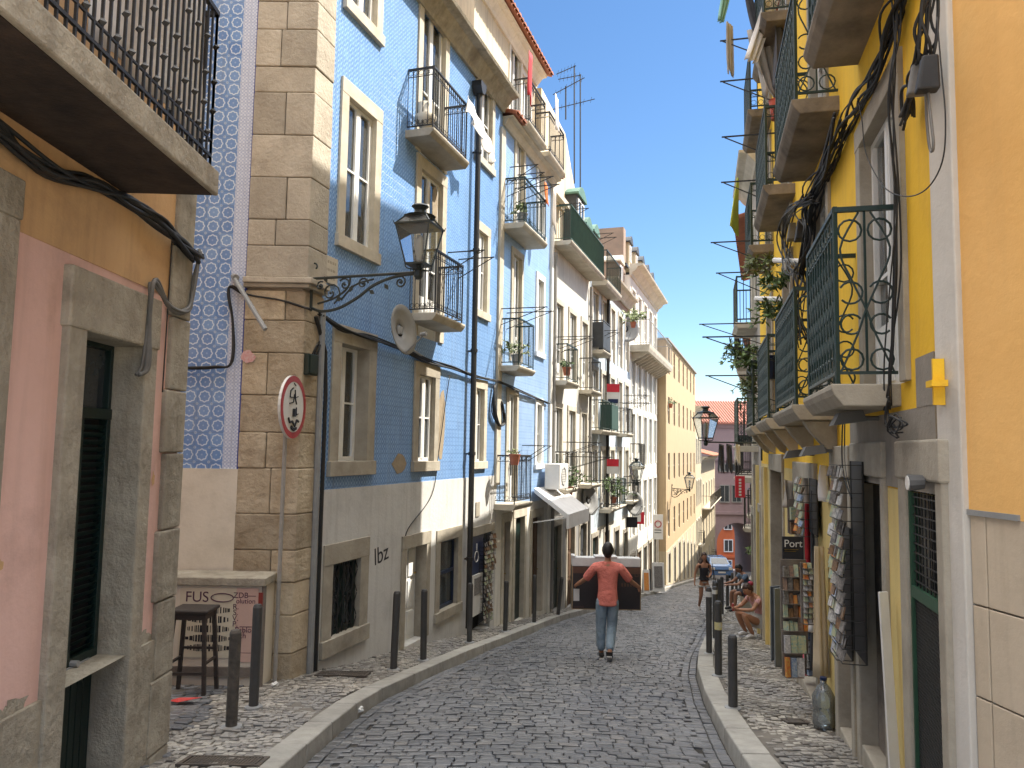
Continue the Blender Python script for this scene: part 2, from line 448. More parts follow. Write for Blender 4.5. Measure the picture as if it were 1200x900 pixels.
def balcony(F, B, s0, s1, z, dep=.45, h=.95, style='plain', slabm='pale_stone', railm='black_iron', th=.12, sp=.1, side_style=None, corbel=False, far=False):
    q = MB(F.w)
    q.prism([(-.02, z-th), (dep-.05, z-th), (dep, z-th*.5), (dep+.015, z-.03), (dep+.015, z), (-.02, z)], s0-.03, s1+.03)
    if corbel:
        for x in (s0+.1, s1-.22):
            q.prism([(-.02, z-th-.005), (dep*.75, z-th-.005), (dep*.6, z-th-.09), (dep*.2, z-th-.26), (-.02, z-th-.3)], x, x+.12)
    S = q.build('balcony', M[slabm], B, bevel=.008)
    q = MB(F.w); e = .03
    A, Bq, Cq, D = (s0+e, 0), (s0+e, dep-e), (s1-e, dep-e), (s1-e, 0)
    rail_panel(q, A, Bq, z, h, side_style or style, sp); rail_panel(q, Bq, Cq, z, h, style, sp); rail_panel(q, Cq, D, z, h, side_style or style, sp)
    for c in (Bq, Cq): q.tube([(c[0], c[1], z), (c[0], c[1], z+h+.02)], .017, 4)
    q.build('railing', M[railm], S)
    return S
def cornice(F, B, s0, s1, z, out=.3, h=.3, m='pale_stone'):
    q = MB(F.w)
    q.prism([(-.02, z-h), (.05, z-h), (.08, z-h*.75), (out*.45, z-h*.5), (out*.6, z-h*.25), (out, z-h*.15), (out+.02, z), (-.02, z)], s0, s1)
    return q.build('cornice', M[m], B)
def tile_roof(F, B, s0, s1, z, out=.28, back=3.5, rise=1.3):
    """sloping roof of barrel tiles whose ends show along the eave"""
    q = MB(F.w)
    q.hexa([(s0, out, z), (s1, out, z), (s1, -back, z+rise), (s0, -back, z+rise), (s0, out, z+.05), (s1, out, z+.05), (s1, -back, z+rise+.05), (s0, -back, z+rise+.05)])
    n = int((s1-s0)/.2); w = (s1-s0)/n; L = back+out
    for i in range(n):
        c = s0+w*(i+.5); pts = []; N = 5
        for o, zz in ((out+.05, z+.03), (-back, z+rise+.03)):
            for k in range(N+1):
                a = pi*k/N; pts.append((c-cos(a)*w*.42, o, zz+sin(a)*.07))
        q.raw(pts, [(k, k+1, N+2+k, N+1+k) for k in range(N)] + [tuple(range(N+1))])
    return q.build('roof', M['roof_tile'], B)
def pipe(F, B, s, z0, z1, o=.07, r=.045, m='black_iron', hopper=False, name='drainpipe'):
    q = MB(F.w); q.tube([(s, o, z0), (s, o, z1)], r, 10)
    for z in [z0+1.2+i*1.9 for i in range(int((z1-z0)/1.9))]: q.tube([(s, o, z), (s, o, z+.06)], r*1.3, 10); q.box(s-.015, s+.015, 0, o, z+.01, z+.04)
    if hopper: q.prism([(s-.14, z1+.22), (s+.14, z1+.22), (s+.14, z1+.12), (s+.06, z1), (s-.06, z1), (s-.14, z1+.12)], .01, .2, axis=1)
    return q.build(name, M[m], B)
def body(F, B, s0, s1, z0, z1, zones, ops, depth=7, name='wall', flat_roof='limestone'):
    """zones: (z0, z1, material, part name, proud). The first zone's mesh also carries the mass of the house"""
    for i, (za, zb, m, nm, pr) in enumerate(zones):
        q = MB(F.w); wall_sheet(q, s0, s1, za, zb, ops, pr, .24+pr)
        q.quad((s0, pr, za), (s0, -.24, za), (s0, -.24, zb), (s0, pr, zb)); q.quad((s1, pr, za), (s1, -.24, za), (s1, -.24, zb), (s1, pr, zb))
        q.quad((s0, pr, zb), (s1, pr, zb), (s1, -.24, zb), (s0, -.24, zb))
        if pr > 0: q.quad((s0, pr, za), (s1, pr, za), (s1, -.02, za), (s0, -.02, za))
        q.box(s0+.004, s1-.004, -depth, -.24, za, zb)
        q.build(nm, M[m], B, recalc=False)
def chips(F, B, spots, m, name='bare_patch', off=.004):
    for (s0, z0, w, h) in spots:
        n = 12; ph = random.random()*6
        P = [(s0+w*cos(2*pi*i/n)*(1+.3*sin(i*2.3+ph)), z0+h*sin(2*pi*i/n)*(1+.3*cos(i*1.7+ph))) for i in range(n)]
        q = MB(F.w); q.raw([(x, off+random.random()*.0018, z) for x, z in P], [tuple(range(n))]); q.build(name, M[m], B)
def house(F, name, label, s0, s1, cat='building'):
    p = F.w(s0, 0, F.g(s0)); return thing(name, label, cat, p, F.rz)
# ---------------------------------------------------------------- lines of the street
def lerp_tab(tab, y):
    if y <= tab[0][0]: a, b = tab[0], tab[1]
    elif y >= tab[-1][0]: a, b = tab[-2], tab[-1]
    else:
        for a, b in zip(tab, tab[1:]):
            if a[0] <= y <= b[0]: break
    return a[1] + (b[1]-a[1])*(y-a[0])/(b[0]-a[0])
def gk(px, py): p = gp(px, py, .12); return (p.y, p.x)
KL = [(-2, -1.6), (3.5, -1.56)] + [gk(*p) for p in ((330, 900), (372, 862), (412, 828), (450, 806), (540, 766), (655, 722))] + [(36., 7.2), (95, 26.4)]
KR = [(-2, 1.5), (3.5, 1.48)] + [gk(*p) for p in ((878, 900), (846, 850), (825, 810), (816, 780), (818, 762), (836, 722))] + [(25., 6.95), (95, 30.0)]
def kl(y): return lerp_tab(KL, y)
def kr(y): return lerp_tab(KR, y)
# facades
FP = Fac(-2.45, 0, 0, 1, 'L')          # pink corner house
FK = Fac(-9., 9., 1, 0, 'L')           # flank of the tiled house, seen across the side street
FL = Fac(-2.5, 9., .325, 1, 'L')       # row of houses down the left side
FR = Fac(2.07, 3.71, .246, 1, 'R')     # yellow row on the right
FO = Fac(2.07+.11*6, 3.71-6, -.11, 1, 'R')   # orange house nearest on the right
FB = Fac(5.34, 17., .33, 1, 'R')       # right side beyond the bend
# ground sheet reaching the horizon
mat('earth', (.09, .08, .07), (.05, .045, .04), 2, .95, .5, 20)
q = MB()
ys = [-300, -40, 0, 130, 400, 3000]; xs = [-3000, -200, -20, 40, 300, 3000]
def gz(y): return -G*max(min(y, 130), -40) - .035
vs = [(x, y, gz(y)) for y in ys for x in xs]
q.raw(vs, [(j*6+i, j*6+i+1, (j+1)*6+i+1, (j+1)*6+i) for j in range(5) for i in range(5)])
tag(q.build('ground', M['earth'], recalc=False), kind='structure')
mat('bounce_stone', (.5, .46, .4), (.4, .37, .32), 2, .8, .3, 20)
q = MB(); q.raw([(-14, -30, zg(-30)-.02), (16, -30, zg(-30)-.02), (16, 2.3, zg(2.3)-.02), (-14, 2.3, zg(2.3)-.02)], [(0, 1, 2, 3)]); tag(q.build('bounce_paving', M['bounce_stone'], recalc=False), kind='structure')  # unseen pale paving added behind the camera to bounce sunlight into the street
# cobbles
def stone_mat(name, cs, rough, bs=60):
    t = NT(name); g = t.n('ShaderNodeNewGeometry')
    col = t.ramp(g.outputs['Random Per Island'], cs)
    col = t.mix(t.math('MULTIPLY', t.ramp(t.noise(1.1, 6, .7), [(.42, 0), (.68, 1)]), .4), col, (.2, .19, .17))
    col = t.mix(t.math('MULTIPLY', t.ramp(t.noise(.55, 4, .6), [(.4, 0), (.6, 1)]), .3), col, (.05, .05, .055))
    col = t.mix(t.math('MULTIPLY', t.ramp(t.noise(1., 5, .6, vs=(1.3, .16, 1)), [(.45, 0), (.62, 1)]), .45), col, (.21, .21, .215))
    t.base(t.mix(t.noise(38, 4), col, mul((1, 1, 1), .8), 'MULTIPLY'))
    t.l(t.ramp(t.noise(9, 5), [(.3, rough-.12), (.7, rough+.15)]), t.b.inputs['Roughness'])
    t.bump(t.noise(bs, 6, .7), .5, .006); MATS[name] = t.m
stone_mat('basalt', [(0, (.07, .075, .085)), (.5, (.11, .115, .126)), (.9, (.15, .152, .158)), (1, (.19, .18, .17))], .4)
stone_mat('calcada', [(0, (.16, .14, .12)), (.35, (.3, .275, .235)), (1, (.5, .46, .39))], .5)
def cobbles(q, rows, keep, zf, lo=.1, hi=.15, gap=.009, dep=.03, jit=.008, cham=.011):
    """rows: list of (P(t) function, row width, tmin, tmax)"""
    R = random.random
    for P, w, t0, t1 in rows:
        t = t0 + R()*.1
        while t < t1:
            L = lo + (hi-lo)*R(); a, b = t+gap/2, t+L-gap/2; t += L
            m = P((a+b)/2, .5)
            if not keep(m[0], m[1]): continue
            dz = (R()-.5)*jit*1.6; tx, ty = (R()-.5)*.07, (R()-.5)*.07
            pts = []
            for (u, v) in ((a, 0), (b, 0), (b, 1), (a, 1)):
                e = gap/2/w; p = P(u + (R()-.5)*jit, e if v == 0 else 1-e)
                pts.append((p[0]+(R()-.5)*jit, p[1]+(R()-.5)*jit))
            cx = sum(p[0] for p in pts)/4; cy = sum(p[1] for p in pts)/4
            V = [(x, y, zf(x, y)-dep) for x, y in pts]
            V += [(x, y, zf(x, y)-cham*.55+dz+tx*(x-cx)+ty*(y-cy)) for x, y in pts]
            k = 1 - cham/(.5*min(w, L))
            V += [(cx+(x-cx)*k, cy+(y-cy)*k, zf(x, y)+dz+tx*(x-cx)+ty*(y-cy)) for x, y in pts]
            b0 = len(q.v); q.v += [Vector(v) for v in V]
            for f in ((0,1,5,4),(1,2,6,5),(2,3,7,6),(3,0,4,7),(4,5,9,8),(5,6,10,9),(6,7,11,10),(7,4,8,11),(8,9,10,11)):
                q.fc.append([b0+i for i in f]); q.mi.append(0)
def road_z(x, y):
    a, b = kl(y), kr(y); m = (a+b)/2; h = (b-a)/2
    u = max(-1, min(1, (x-m)/h)); return zg(y) + .03*(1-u*u) + .008*sin(x*2.3+y*1.1) + .006*sin(y*3.1-x)
q = MB()
rows = []
y = 2.4
def mk_row(y, w, amp=.05):
    # direction of the row: square to the street, turning with it, slightly arched
    th = math.radians(-16)*max(0, min(1, (y-6)/8))
    cx = (kl(y)+kr(y))/2; ux, uy = cos(th), sin(th)
    ph = y*1.7
    def P(t, v):
        return (cx+ux*t - uy*w*v, y+uy*t+ux*w*v + .1*(1-(t/2.2)**2)*.6 + .012*sin(t*2.2+ph))
    return P
while y < 44:
    w = .088 + random.random()*.022 if y < 20 else .15
    rows.append((mk_row(y, w), w, -3.6, 3.6)); y += w
cobbles(q, rows, lambda x, yy: kl(yy)+.2 < x < kr(yy)-.2, road_z, .1, .17, dep=.025)
# two rows of stones laid along each kerb as gutters
for kf, sg in ((kl, 1), (kr, -1)):
    for j in range(2):
        def P(t, v, kf=kf, sg=sg, j=j): return (kf(t)+sg*(.01+.1*(j+v)), t)
        cobbles(q, [(P, .1, 2.4, 44)], lambda x, yy: True, road_z, .12, .2, dep=.025, jit=.005)
tag(q.build('road', M['basalt'], recalc=False), kind='structure')
q = MB()
q.raw([(f(y), y, zg(y)-.004) for y in (44, 95, 125) for f in (kl, kr)], [(0, 1, 3, 2), (2, 3, 5, 4)])
tag(q.build('road', M['basalt'], recalc=False), kind='structure')
# joints between the stones: sand
mat('joint_sand', (.05, .046, .04), (.03, .028, .025), 5, .95, .6, 40)
q = MB(); ysj = [2.2+i*.6 for i in range(72)]
pts = [(x, y, road_z(min(max(x, kl(y)), kr(y)), y)-.019) for y in ysj for x in [kl(y)+(kr(y)-kl(y))*k/8 for k in range(9)]]
q.raw(pts, [(j*9+i, j*9+i+1, (j+1)*9+i+1, (j+1)*9+i) for j in range(71) for i in range(8)])
tag(q.build('road_bed', M['joint_sand'], recalc=False), kind='structure')
# pavements
def pave_z(x, y): return zg(y) + .115 + .006*sin(x*5+y*2.) + .005*sin(y*4.3-x*2)
def wallL(y): return FL.O.x + .325*(y-9)
def wallR(y): return FR.O.x + .246*(y-3.71) if y < 17 else 5.34+.33*(y-17)
q = MB(); rows = []
def skew_row(y, w, x0, x1, ph):
    return (lambda t, v: (t, y + w*v + .03*sin(t*6+ph) + .02*sin(t*13+ph*2)), w, x0, x1)
y = 4.0
while y < 26:
    w = .055+random.random()*.02 if y < 14 else .085
    x0 = -5.2 if y < 9.05 else wallL(y)-.1
    if y < 5.6: x0 = -2.5
    rows.append(skew_row(y, w, x0, kl(y)-.24, y*3)); y += w
def keepL(x, y): 
    if y < 5.7 and x < -2.42: return False
    if 5.66 < y < 8.9 and x < -2.62+.12*sin(y*3)-(y-5.7)*.08: return False   # basalt patch by the side street
    return x < kl(y)-.25
cobbles(q, rows, keepL, pave_z, .05, .085, gap=.008, dep=.012, jit=.012, cham=.008)
rows = []; y = 4.0
while y < 28:
    w = .055+random.random()*.02 if y < 14 else .085
    rows.append(skew_row(y, w, kr(y)+.24, wallR(y)+.1, y*3)); y += w
cobbles(q, rows, lambda x, y: kr(y)+.25 < x, pave_z, .05, .085, gap=.008, dep=.012, jit=.012, cham=.008)
tag(q.build('pavement', M['calcada'], recalc=False), kind='structure')
q = MB(); rows = []; y = 5.3
while y < 9.0:
    w = .1+random.random()*.02; rows.append(skew_row(y, w, -8, -2.2, y)); y += w
cobbles(q, rows, lambda x, y: x > -7.8 and not keepL(x, y) and y > 5.3 and x < -2.3, pave_z, .11, .16, gap=.012, dep=.02, jit=.01)
tag(q.build('side_street', M['basalt'], recalc=False), kind='structure')
mat('pave_sand', (.2, .18, .15), (.1, .09, .08), 4, .95, .6, 40)
q = MB()
for (fa, fb, off) in ((lambda y: -9. if y < 9 else wallL(y)-.3, lambda y: kl(y)-.2, 0), (lambda y: kr(y)+.2, lambda y: wallR(y)+.3, 0)):
    yy = [2.2, 4, 5, 6, 7, 8, 8.99] + [9.01+i*.8 for i in range(110)]
    pts = [(f(y), y, zg(y)+(.103 if y < 27 else .115)) for y in yy for f in (fa, fb)]
    q.raw(pts, [(2*i, 2*i+1, 2*i+3, 2*i+2) for i in range(len(yy)-1)])
tag(q.build('pavement_bed', M['pave_sand'], recalc=False), kind='structure')
# kerb stones, laid end to end
mat('kerbstone', (.4, .38, .34), (.26, .25, .22), 5, .75, .5, 40, island=.22, dirt=.4)
q = MB()
for kf, sg in ((kl, -1), (kr, 1)):
    y = 2.3
    while y < 90:
        L = .75+random.random()*.4; a, b = y+.006, y+L-.006; y += L; dz = (random.random()-.5)*.008
        bot = [(kf(a), a, zg(a)-.05), (kf(b), b, zg(b)-.05), (kf(b)+sg*.23, b, zg(b)-.05), (kf(a)+sg*.23, a, zg(a)-.05)]
        top = [(kf(a)+sg*.012, a, zg(a)+.122+dz), (kf(b)+sg*.012, b, zg(b)+.122+dz), (kf(b)+sg*.23, b, zg(b)+.122+dz), (kf(a)+sg*.23, a, zg(a)+.122+dz)]
        q.hexa(bot+top)
tag(q.build('kerb', M['kerbstone'], bevel=.012), kind='structure')
# drain cover in the pavement, bottom left, and small covers
def grate(name, c, sx, sy, label, rows=9, rz=0.):
    q = MB(); z = zg(c[1])+.128; sl = -G
    def bx(x0, x1, y0, y1, t): 
        ca, sa = cos(rz), sin(rz); P = []
        for zz in (-.02, t):
            for x, y in ((x0, y0), (x1, y0), (x1, y1), (x0, y1)):
                X, Y = x*ca-y*sa, x*sa+y*ca; P.append((c[0]+X, c[1]+Y, z+sl*Y+zz))
        q.hexa(P)
    bx(-sx, sx, -sy, -sy+.03, .006); bx(-sx, sx, sy-.03, sy, .006); bx(-sx, -sx+.03, -sy+.03, sy-.03, .006); bx(sx-.03, sx, -sy+.03, sy-.03, .006)
    bx(-sx+.03, sx-.03, -sy+.03, sy-.03, -.008)
    for i in range(rows):
        x = -sx+.05+(2*sx-.1)*i/(rows-1); bx(x-.008, x+.008, -sy+.03, sy-.03, .004)
    return single(q, name, M['rust_iron'], label, 'drain cover', (c[0], c[1], z))
mat('rust_iron', (.06, .055, .05), (.1, .075, .055), 9, .65, .5, 60)
grate('drain_cover', gp(262, 893, .12), .28, .12, 'ribbed dark iron drain cover beside the kerb at the side street', 22)
grate('drain_cover', gp(402, 790, .12), .3, .17, 'long dark iron cover in the pavement below the barred cellar window', 18)
grate('drain_cover', gp(932, 846, .12), .1, .09, 'small square iron cover in the right-hand pavement', 8)
# ================================================================ pink corner house, left
mat('ochre_wall', (.62, .4, .2), (.52, .32, .16), 1.2, .92, .45, 25, dirt=.4, dirtc=(.2, .13, .08), streak=.28)
mat('pink_wall', (.74, .49, .43), (.62, .4, .34), 1.1, .9, .4, 20, dirt=.45, dirtc=(.33, .2, .16), streak=.25)
mat('worn_stone', (.44, .4, .32), (.25, .22, .17), 3.5, .95, 1., 14, dirt=.65, dirtc=(.1, .08, .055), dist=.025, streak=.35)
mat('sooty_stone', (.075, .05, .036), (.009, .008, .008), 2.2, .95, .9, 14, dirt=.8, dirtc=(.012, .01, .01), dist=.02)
B = house(FP, 'pink_house', 'corner house with salmon pink and ochre plaster and one dark green street door', -1, 5.67)
dop = (FP.p(90, 440)[0], FP.p(160, 500)[0], -.62, FP.p(92, 385)[1])
dop0 = (2.75, 3.53, -.5, 2.62)
ztop = 10.5
body(FP, B, .9, 5.665, -1.2, ztop, [(-1.2, .2, 'worn_stone', 'plinth', .025), (.2, 2.58, 'pink_wall', 'wall', 0), (2.58, ztop, 'ochre_wall', 'upper_wall', .006)], [dop, dop0], depth=9)
# corner stones
q = MB(FP.w); z = -1.1; k = 0
while z < ztop:
    h = .42+random.random()*.12; w = .3 if k % 2 else .26
    q.hexa([(5.67-w, -.05, z), (5.69, -.05, z), (5.69, .035+random.random()*.012, z), (5.67-w, .035, z), (5.67-w, -.05, z+h-.008), (5.69, -.05, z+h-.008), (5.69, .035+random.random()*.012, z+h-.008), (5.67-w, .035, z+h-.008)])
    z += h; k += 1
q.build('corner_stones', M['worn_stone'], B, bevel=.012)
a, b, c, d = dop
q = MB(FP.w)
q.box(a-.17, a+.01, -.22, .045, -.9, d); q.box(b-.01, b+.15, -.22, .045, -1., d); q.box(a-.19, b+.16, -.24, .055, d-.01, d+.33)
q.box(a-.05, b+.1, -.24, .12, -1.2, -.62)
q.build('door_surround', M['worn_stone'], B, bevel=.012)
chips(FP, B, [(random.uniform(3.6, 4.05) if i % 2 else random.uniform(5.2, 5.36), .2+random.uniform(-.02, .06), random.uniform(.04, .12), random.uniform(.02, .06)) for i in range(12)], 'worn_stone', off=.003)
chips(FP, B, [(5.3, 1.3, .02, .05), (3.75, .95, .03, .03), (3.68, 1.7, .012, .03), (5.22, .8, .015, .05)], 'ochre_wall', off=.003)
a0, b0, c0, d0 = dop0
q = MB(FP.w); q.box(b0-.01, b0+.14, -.22, .045, -.7, d0); q.box(a0-.1, b0+.15, -.22, .05, d0, d0+.2); q.build('door_surround', M['worn_stone'], B, bevel=.01)
q = MB(FP.w); q.box(a0, b0, -.2, -.16, -.5, d0); q.build('door', M['green_paint'], B)
# green double door: boards below, louvred shutters with mesh, glass transom
q = MB(FP.w); mid = (a+b)/2; T0, T1 = FP.p(100, 548, -.16)[1], FP.p(105, 483, -.16)[1]
zb = -.62; tz = FP.p(110, 487, -.16)[1]; mz = FP.p(100, 770, -.16)[1]
q.box(a, b, -.23, -.19, zb, mz)                                  # lower leaf
for i in range(9): q.box(a+.05+i*(b-a-.1)/9, a+.05+(i+.86)*(b-a-.1)/9, -.19, -.178, zb+.04, mz-.12)
q.box(a, b, -.22, -.165, mz-.06, mz+.03); q.box(a, b, -.22, -.16, tz-.02, tz+.05)
q.box(a, a+.05, -.22, -.165, mz+.03, tz-.02); q.box(b-.05, b, -.22, -.165, mz+.03, tz-.02); q.box(mid-.035, mid+.035, -.22, -.16, mz+.03, tz-.02)
q.box(a, a+.04, -.22, -.17, tz+.05, d); q.box(b-.04, b, -.22, -.17, tz+.05, d); q.box(a+.04, b-.04, -.22, -.17, d-.04, d)
D = q.build('door', M['green_paint'], B, bevel=.004)
q = MB(FP.w); q.quad((a, -.226, mz), (b, -.226, mz), (b, -.226, d), (a, -.226, d)); q.build('door_backing', M['room_shade'], D)
q = MB(FP.w)
n = 30
for i in range(n):
    z = mz+.04+(tz-mz-.08)*i/n
    for x0, x1 in ((a+.05, mid-.035), (mid+.035, b-.05)):
        q.hexa([(x0, -.205, z), (x1, -.205, z), (x1, -.2, z), (x0, -.2, z), (x0, -.18, z+.03), (x1, -.18, z+.03), (x1, -.175, z+.03), (x0, -.175, z+.03)])
q.build('louvre', M['green_paint'], D)
q = MB(FP.w); q.box(a+.04, b-.04, -.215, -.21, tz+.05, d-.04); q.build('transom_pane', M['dark_pane'], D)
q = MB(FP.w)
for z in [tz+.08+i*.03 for i in range(16)]: q.box(a+.045, a+.17, -.2, -.19, z, z+.012)
q.box(a+.17, a+.185, -.205, -.185, tz+.05, d-.04)
q.build('vent_grille', M['grey_metal'], D)
q = MB(FP.w); q.tube([(mid+.06, -.165, mz-.0), (mid+.06, -.12, mz)], .02, 8); q.lathe(tuple(FP.w(mid+.06, -.105, mz-.015)), [(.001, -.0), (.025, .01), (.001, .03)], 8) if False else None
q.box(mid-.2, mid+.25, -.165, -.15, mz-.035, mz-.015); q.build('handle', M['grey_metal'], D)
# balcony over the street
bz = 3.1; s1 = 4.7
q = MB(FP.w)
q.hexa([(1, -.02, bz), (s1-.02, -.02, bz), (s1, .55, bz-.0), (1, .55, bz), (1, -.02, bz+.17), (s1, -.02, bz+.17), (s1+.02, .57, bz+.15), (1, .57, bz+.15)])
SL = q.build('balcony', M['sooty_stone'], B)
q = MB(FP.w); q.box(1, s1+.015, .55, .585, bz+.0, bz+.155); q.build('slab_edge', M['worn_stone'], SL, bevel=.01)
q = MB(FP.w); rail_panel(q, (1, .54), (s1-.03, .54), bz+.17, 1.0, 'knob', .068); rail_panel(q, (s1-.03, .54), (s1-.03, 0), bz+.17, 1.0, 'knob', .068)
q.build('railing', M['black_iron'], SL)
cornice(FP, B, .9, 5.7, ztop, .35, .35)
def cloth(name, pts_top, drop, m, label, cat='laundry', group=None, wave=.03, nx=14, nz=8, taper=1., swing=(0, 0), jag=.0, th=.006):
    """cloth hanging from a line through pts_top (world points)"""
    T = smoothpts(pts_top, max(2, nx//max(1, len(pts_top)-1))); n = len(T); V = []; fs = []
    ax = (Vector(pts_top[-1])-Vector(pts_top[0])); ax.z = 0
    nn = Vector((-ax.y, ax.x, 0)); nn = nn.normalized() if nn.length > 1e-5 else Vector((0, 1, 0))
    mc = sum((Vector(t) for t in T), Vector())/n; ph = random.random()*6
    for j in range(nz+1):
        v = j/nz
        for i, t in enumerate(T):
            k = 1-(1-taper)*v
            p = mc + (Vector(t)-mc)*k; p.z = t.z - drop*v*(1-jag*(.5+.5*sin(i*1.3+ph))*v)
            p += nn*wave*(.3+v)*sin(i*1.1+ph+v*1.5) + Vector((swing[0]*v, swing[1]*v, 0))
            V.append(p)
    q = MB(); q.raw(V, [(j*n+i, j*n+i+1, (j+1)*n+i+1, (j+1)*n+i) for j in range(nz) for i in range(n-1)])
    o = single(q, name, m, label, cat, V[0], group, smooth=True, recalc=False, solid=th)
    return o
mat('white_cloth', (.78, .76, .74), (.66, .64, .62), 5, .9, .2, 30)
mat('grey_cloth', (.1, .1, .11), (.06, .06, .07), 5, .9, .2, 30)
mat('beige_cloth', (.42, .38, .33), (.3, .27, .24), 5, .9, .3, 20)
mat('red_cloth', (.5, .03, .04), (.35, .02, .03), 5, .85, .2)
mat('pink_cloth', (.62, .36, .33), (.5, .3, .3), 5, .9, .2)
mat('mint_cloth', (.3, .55, .45), None, 5, .9, .2)
mat('lime_cloth', (.72, .8, .12), (.62, .7, .1), 5, .8, .2)
cloth('bed_sheet', [FP.w(3.5, .44, bz+1.5), FP.w(4.62, .46, bz+1.48)], 1.15, M['white_cloth'], 'white bed sheet hanging inside the black balcony railing of the pink house')
mat('orange_cloth', (.6, .16, .03), None, 5, .9, .2)
cloth('towel', [FP.w(4.0, .5, bz+1.46), FP.w(4.28, .5, bz+1.46)], .2, M['orange_cloth'], 'orange towel over the top of the pink house balcony')
def cable(name, label, pts, r=.008, m='cable', n=5, group=None, cat='cable', strands=1, jit=.03):
    q = MB()
    for k in range(strands):
        P = smoothpts([Vector(p)+Vector((random.uniform(-jit, jit), random.uniform(-jit, jit), random.uniform(-jit, jit)))*(k > 0) for p in pts], 6)
        q.tube(P, r*random.uniform(.7, 1.3) if strands > 1 else r, n)
    return single(q, name, M[m], label, cat, tuple(Vector(pts[0])), group, smooth=True)
cable('cable_bundle', 'thick sooty bundle of black cables running under the pink house balcony', [FP.w(s, .05+.02*sin(s*4), 3.0+.06*sin(s*3)) for s in (.8, 1.6, 2.4, 3.2, 3.8, 4.3, 4.7, 5.1, 5.5, 5.72)], .014, strands=9, jit=.045)
cable('cable', 'brown cable looping down the corner above the green door of the pink house', [FP.w(5.72, .07, 3.0), FP.w(5.66, .06, 2.75), FP.w(5.6, .06, 2.55), FP.w(5.3, .06, 2.48), FP.w(5.05, .06, 2.62), FP.w(4.98, .07, 2.45), FP.w(4.97, .07, 2.05), FP.w(4.9, .06, 1.98)], .012, 'cable_grey', strands=3, jit=.02)
cable('cable', 'thin wire hanging down the pink plaster between door and corner stones', [FP.w(5.35, .02, 3.0), FP.w(5.34, .02, 2.4), FP.w(5.33, .02, 1.9)], .005)

# ================================================================ tiled corner house
def tz_(px, py): return FL.p(px, py)[1]
tile_mat('blue_tile', (.065, .175, .43), (.1, .235, .51), (.31, .47, .7), .14, 'leaf', bleach=.22)
tile_mat('blue_tile_pale', (.13, .27, .53), (.18, .33, .6), (.43, .56, .74), .14, 'leaf', bleach=.35)
tile_mat('ring_tile', (.09, .2, .47), (.16, .3, .58), (.72, .8, .86), .17, 'ring', FL.rz, bleach=.15)
tile_mat('border_tile', (.35, .42, .62), (.4, .47, .66), (.7, .74, .82), .085, 'leaf', FL.rz, bleach=.1)
mat('cobalt', (.03, .05, .28), (.05, .08, .3), 6, .3, .1)
mat('grey_plaster', (.6, .59, .56), (.52, .51, .49), 1.3, .9, .5, 22, dirt=.3, dirtc=(.28, .27, .25), streak=.4)
mat('cream_plaster', (.72, .66, .56), (.64, .58, .48), 1.3, .9, .3, 22, dirt=.3, dirtc=(.3, .26, .2))
sE1 = FL.p(586, 300)[0]; sE2 = FL.p(646, 350)[0]; sE3 = FL.p(691, 400)[0]; sE4 = FL.p(738, 430)[0]; sE5 = FL.p(770, 450)[0]
zc1 = FL.p(518, 6, .3)[1]
B1 = house(FL, 'tiled_house', 'corner house clad in blue patterned tiles above a plain grey plaster base', 0, sE1)
R_ = FL.rect
wA = R_(404, 438, 124, 288); wB = R_(396, 430, 405, 541); wC = R_(494, 521, -40, 188); wT = R_(412, 442, -70, 22)
wD = R_(490, 516, 205, 398); wF = R_(489, 508, 440, 541); wG = R_(560, 576, 99, 190); wH = R_(559, 570, 272, 366); wI = R_(556, 566, 455, 541)
wJ = R_(387, 420, 657, 741); wK = R_(473, 497, 640, 752); wL = R_(514, 535, 632, 712); wM = R_(549, 574, 626, 742)
wC = (wC[0], wC[1], FL.p(505, 190)[1], FL.p(505, 2)[1]-.1)
wK = (wK[0], wK[1], FL.g(wK[0])+.13, wK[3]); wM = (wM[0], wM[1], FL.g(wM[1])+.13, wM[3])
zpl = 1.0
ops = [wA, wB, wC, wT, wD, wF, wG, wH, wI, wJ, wK, wL, wM]
body(FL, B1, .42, sE1, -3.2, zc1, [(-3.2, zpl, 'grey_plaster', 'base_wall', .012), (zpl, zc1, 'blue_tile', 'tiled_wall', 0)], ops, depth=7)
# flank towards the side street
sp = 9-2.5   # flank coordinate of the corner
fB0, fB1, fB2 = sp-.86, sp-.69, sp-.67
def fk(q, a, b, c, d, o0=-.2, o1=0.): q.box(a, b, o0, o1, c, d)
q = MB(FK.w); fk(q, 0, fB0, 1.26, zc1); q.build('flank_tiles', M['ring_tile'], B1)
q = MB(FK.w); fk(q, fB0, fB1, 1.26, zc1, o1=.003); q.build('tile_border', M['border_tile'], B1)
q = MB(FK.w); fk(q, fB1, fB2, 1.26, zc1, o1=.006); q.build('border_line', M['cobalt'], B1)
q = MB(FK.w); fk(q, 0, fB2, -2, 1.26, o1=.02); q.build('flank_plaster', M['cream_plaster'], B1)
